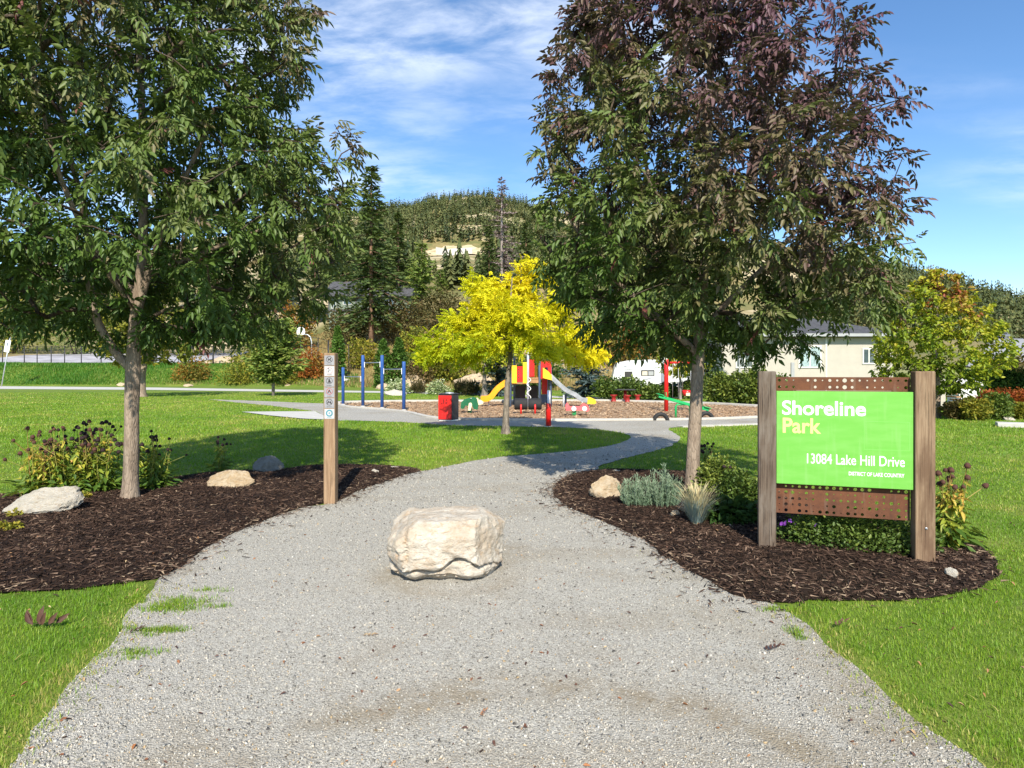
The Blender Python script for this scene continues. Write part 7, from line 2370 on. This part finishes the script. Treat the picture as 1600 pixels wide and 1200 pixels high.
# leaning traffic sign at the far left
zx, zy = G(2, 604)
ts = thing('road_sign', (zx, zy, 0), 0, 'leaning white road sign on a thin steel pole at the far left', 'sign')
s2 = zy / 1000
MB().tube([(0, 0, -0.1), (14 * s2, 0, EYE + (580 - 526) * s2)], 0.05, 8).build('pole', MATS['galvanised'], ts)
lean = math.atan2(14 * s2, EYE + (580 - 526) * s2)
pl_ = MB().box((10.5 * s2, -0.08, EYE + (580 - 541) * s2), (0.55, 0.02, 1.25), Matrix.Rotation(lean, 3, 'Y')).build('plate', MATS['white_plastic'], ts)
MB().box((10.8 * s2, -0.095, EYE + (580 - 538) * s2), (0.2, 0.01, 0.35), Matrix.Rotation(lean, 3, 'Y')).build('symbol', MATS['grey_graphic'], pl_)

# ------------------------------------------------------------------ far street on the right
rv_, rf_ = [], []
rows = [(118, 1490, 1640), (140, 1520, 1618), (165, 1538, 1604), (200, 1546, 1598), (240, 1545, 1592), (280, 1541, 1588), (320, 1536, 1586), (350, 1530, 1570)]
rr2 = []
for i in range(len(rows) - 1):
    for k in range(6):
        q = k / 6
        rr2.append([rows[i][j] * (1 - q) + rows[i + 1][j] * q for j in range(3)])
rr2.append(list(rows[-1]))
for (Yq, a, b) in rr2:
    for m in range(7):
        x = ((a + (b - a) * m / 6) - 800) * Yq / 1000
        rv_.append((x, Yq, float(terrain(x, Yq)) + 0.25))
for i in range(len(rr2) - 1):
    for m in range(6):
        rf_.append((i * 7 + m, i * 7 + m + 1, i * 7 + 8 + m, i * 7 + 7 + m))
tag(MB().add(rv_, rf_, True).build('road', MATS['asphalt']), kind='structure')


def far_car(px, Y, rz, mat, label, scale=1.0):
    x, y, z = hillpt(px, Y, 0.28)
    c_ = thing('parked_car', (x, y, z), rz, label, 'car', 'cars on the far street')
    c_.scale = (scale,) * 3
    MB().prism([(-2.2, .35), (-2.2, .8), (-1.9, .95), (-1.2, 1.0), (-0.6, 1.5), (1.0, 1.55), (1.8, 1.0), (2.2, .9), (2.25, .35)], -0.9, 0.9).build('body', MATS[mat], c_)
    for sgn in (-1, 1):
        MB().prism([(-1.0, 1.03), (-0.55, 1.42), (0.95, 1.45), (1.55, 1.03)], sgn * 0.905 - 0.01, sgn * 0.905 + 0.01).build('window', MATS['tinted_glass'], c_)
        for wx in (-1.35, 1.4):
            MB().lathe([(0, -.1), (.33, -.1), (.33, .1), (0, .1)], (wx, sgn * 0.85, 0.33), 14, True, 'Y').build('wheel', MATS['rubber'], c_)
    MB().add([(-1.22, -.75, 1.02), (-1.22, .75, 1.02), (-0.64, .7, 1.48), (-0.64, -.7, 1.48)], [(0, 1, 2, 3)]).build('windscreen', MATS['tinted_glass'], c_)


far_car(1555, 245, R(80), 'car_dark', 'dark car parked farther up the far street at the right', 1.1)
far_car(1566.5, 196, R(75), 'car_grey', 'grey car parked nearer on the far street at the right', 1.1)
x, y, z = hillpt(1582, 262, 0.2)
cr = thing('white_camper', (x, y, z), R(8), 'small white camper parked beside the far street', 'camper')
MB().prism([(-3.4, .5), (-3.4, 2.0), (-2.8, 2.7), (3.2, 2.8), (3.4, 2.5), (3.4, .5)], -1.1, 1.1).build('body', MATS['white_gelcoat'], cr)
for wx in (-1.2, 0.6): MB().box((wx, -1.11, 1.9), (1.0, 0.04, 0.6)).build('window', MATS['tinted_glass'], cr)
for wx in (-2.0, 1.8): MB().lathe([(0, -.1), (.4, -.1), (.4, .1), (0, .1)], (wx, -1.05, 0.4), 14, True, 'Y').build('wheel', MATS['rubber'], cr)


def far_house(px, Y, w_, d_, h_, rh, rz, wall, label):
    x, y, z = hillpt(px, Y, -0.6)
    q = thing('far_house', (x, y, z), rz, label, 'house', 'houses on the far hillside')
    MB().box((0, d_ / 2, h_ / 2), (w_, d_, h_)).build('wall', MATS[wall], q)
    MB().add([(-w_ / 2 - .5, -.5, h_), (w_ / 2 + .5, -.5, h_), (w_ / 2 + .5, d_ + .5, h_), (-w_ / 2 - .5, d_ + .5, h_), (-w_ / 2 + rh, d_ / 2, h_ + rh), (w_ / 2 - rh, d_ / 2, h_ + rh)],
             [(0, 1, 5, 4), (1, 2, 5), (2, 3, 4, 5), (3, 0, 4), (3, 2, 1, 0)]).build('roof', MATS['roof_shingle'], q)
    for wx in (-w_ * .3, w_ * .1, w_ * .34):
        wn_ = MB().box((wx, -0.04, h_ * .6), (1.5, 0.1, 1.3)).build('window', MATS['white_trim'], q)
        MB().box((wx, -0.10, h_ * .6), (1.3, 0.04, 1.1)).build('pane', MATS['window_glass'], wn_)


far_house(1596, 300, 13, 9, 4.0, 3.4, R(6), 'white_trim', 'far white house with a dark grey roof beyond the camper')
far_house(1552, 365, 10, 8, 3.2, 2.6, R(-8), 'stucco', 'small far house at the top of the far street')
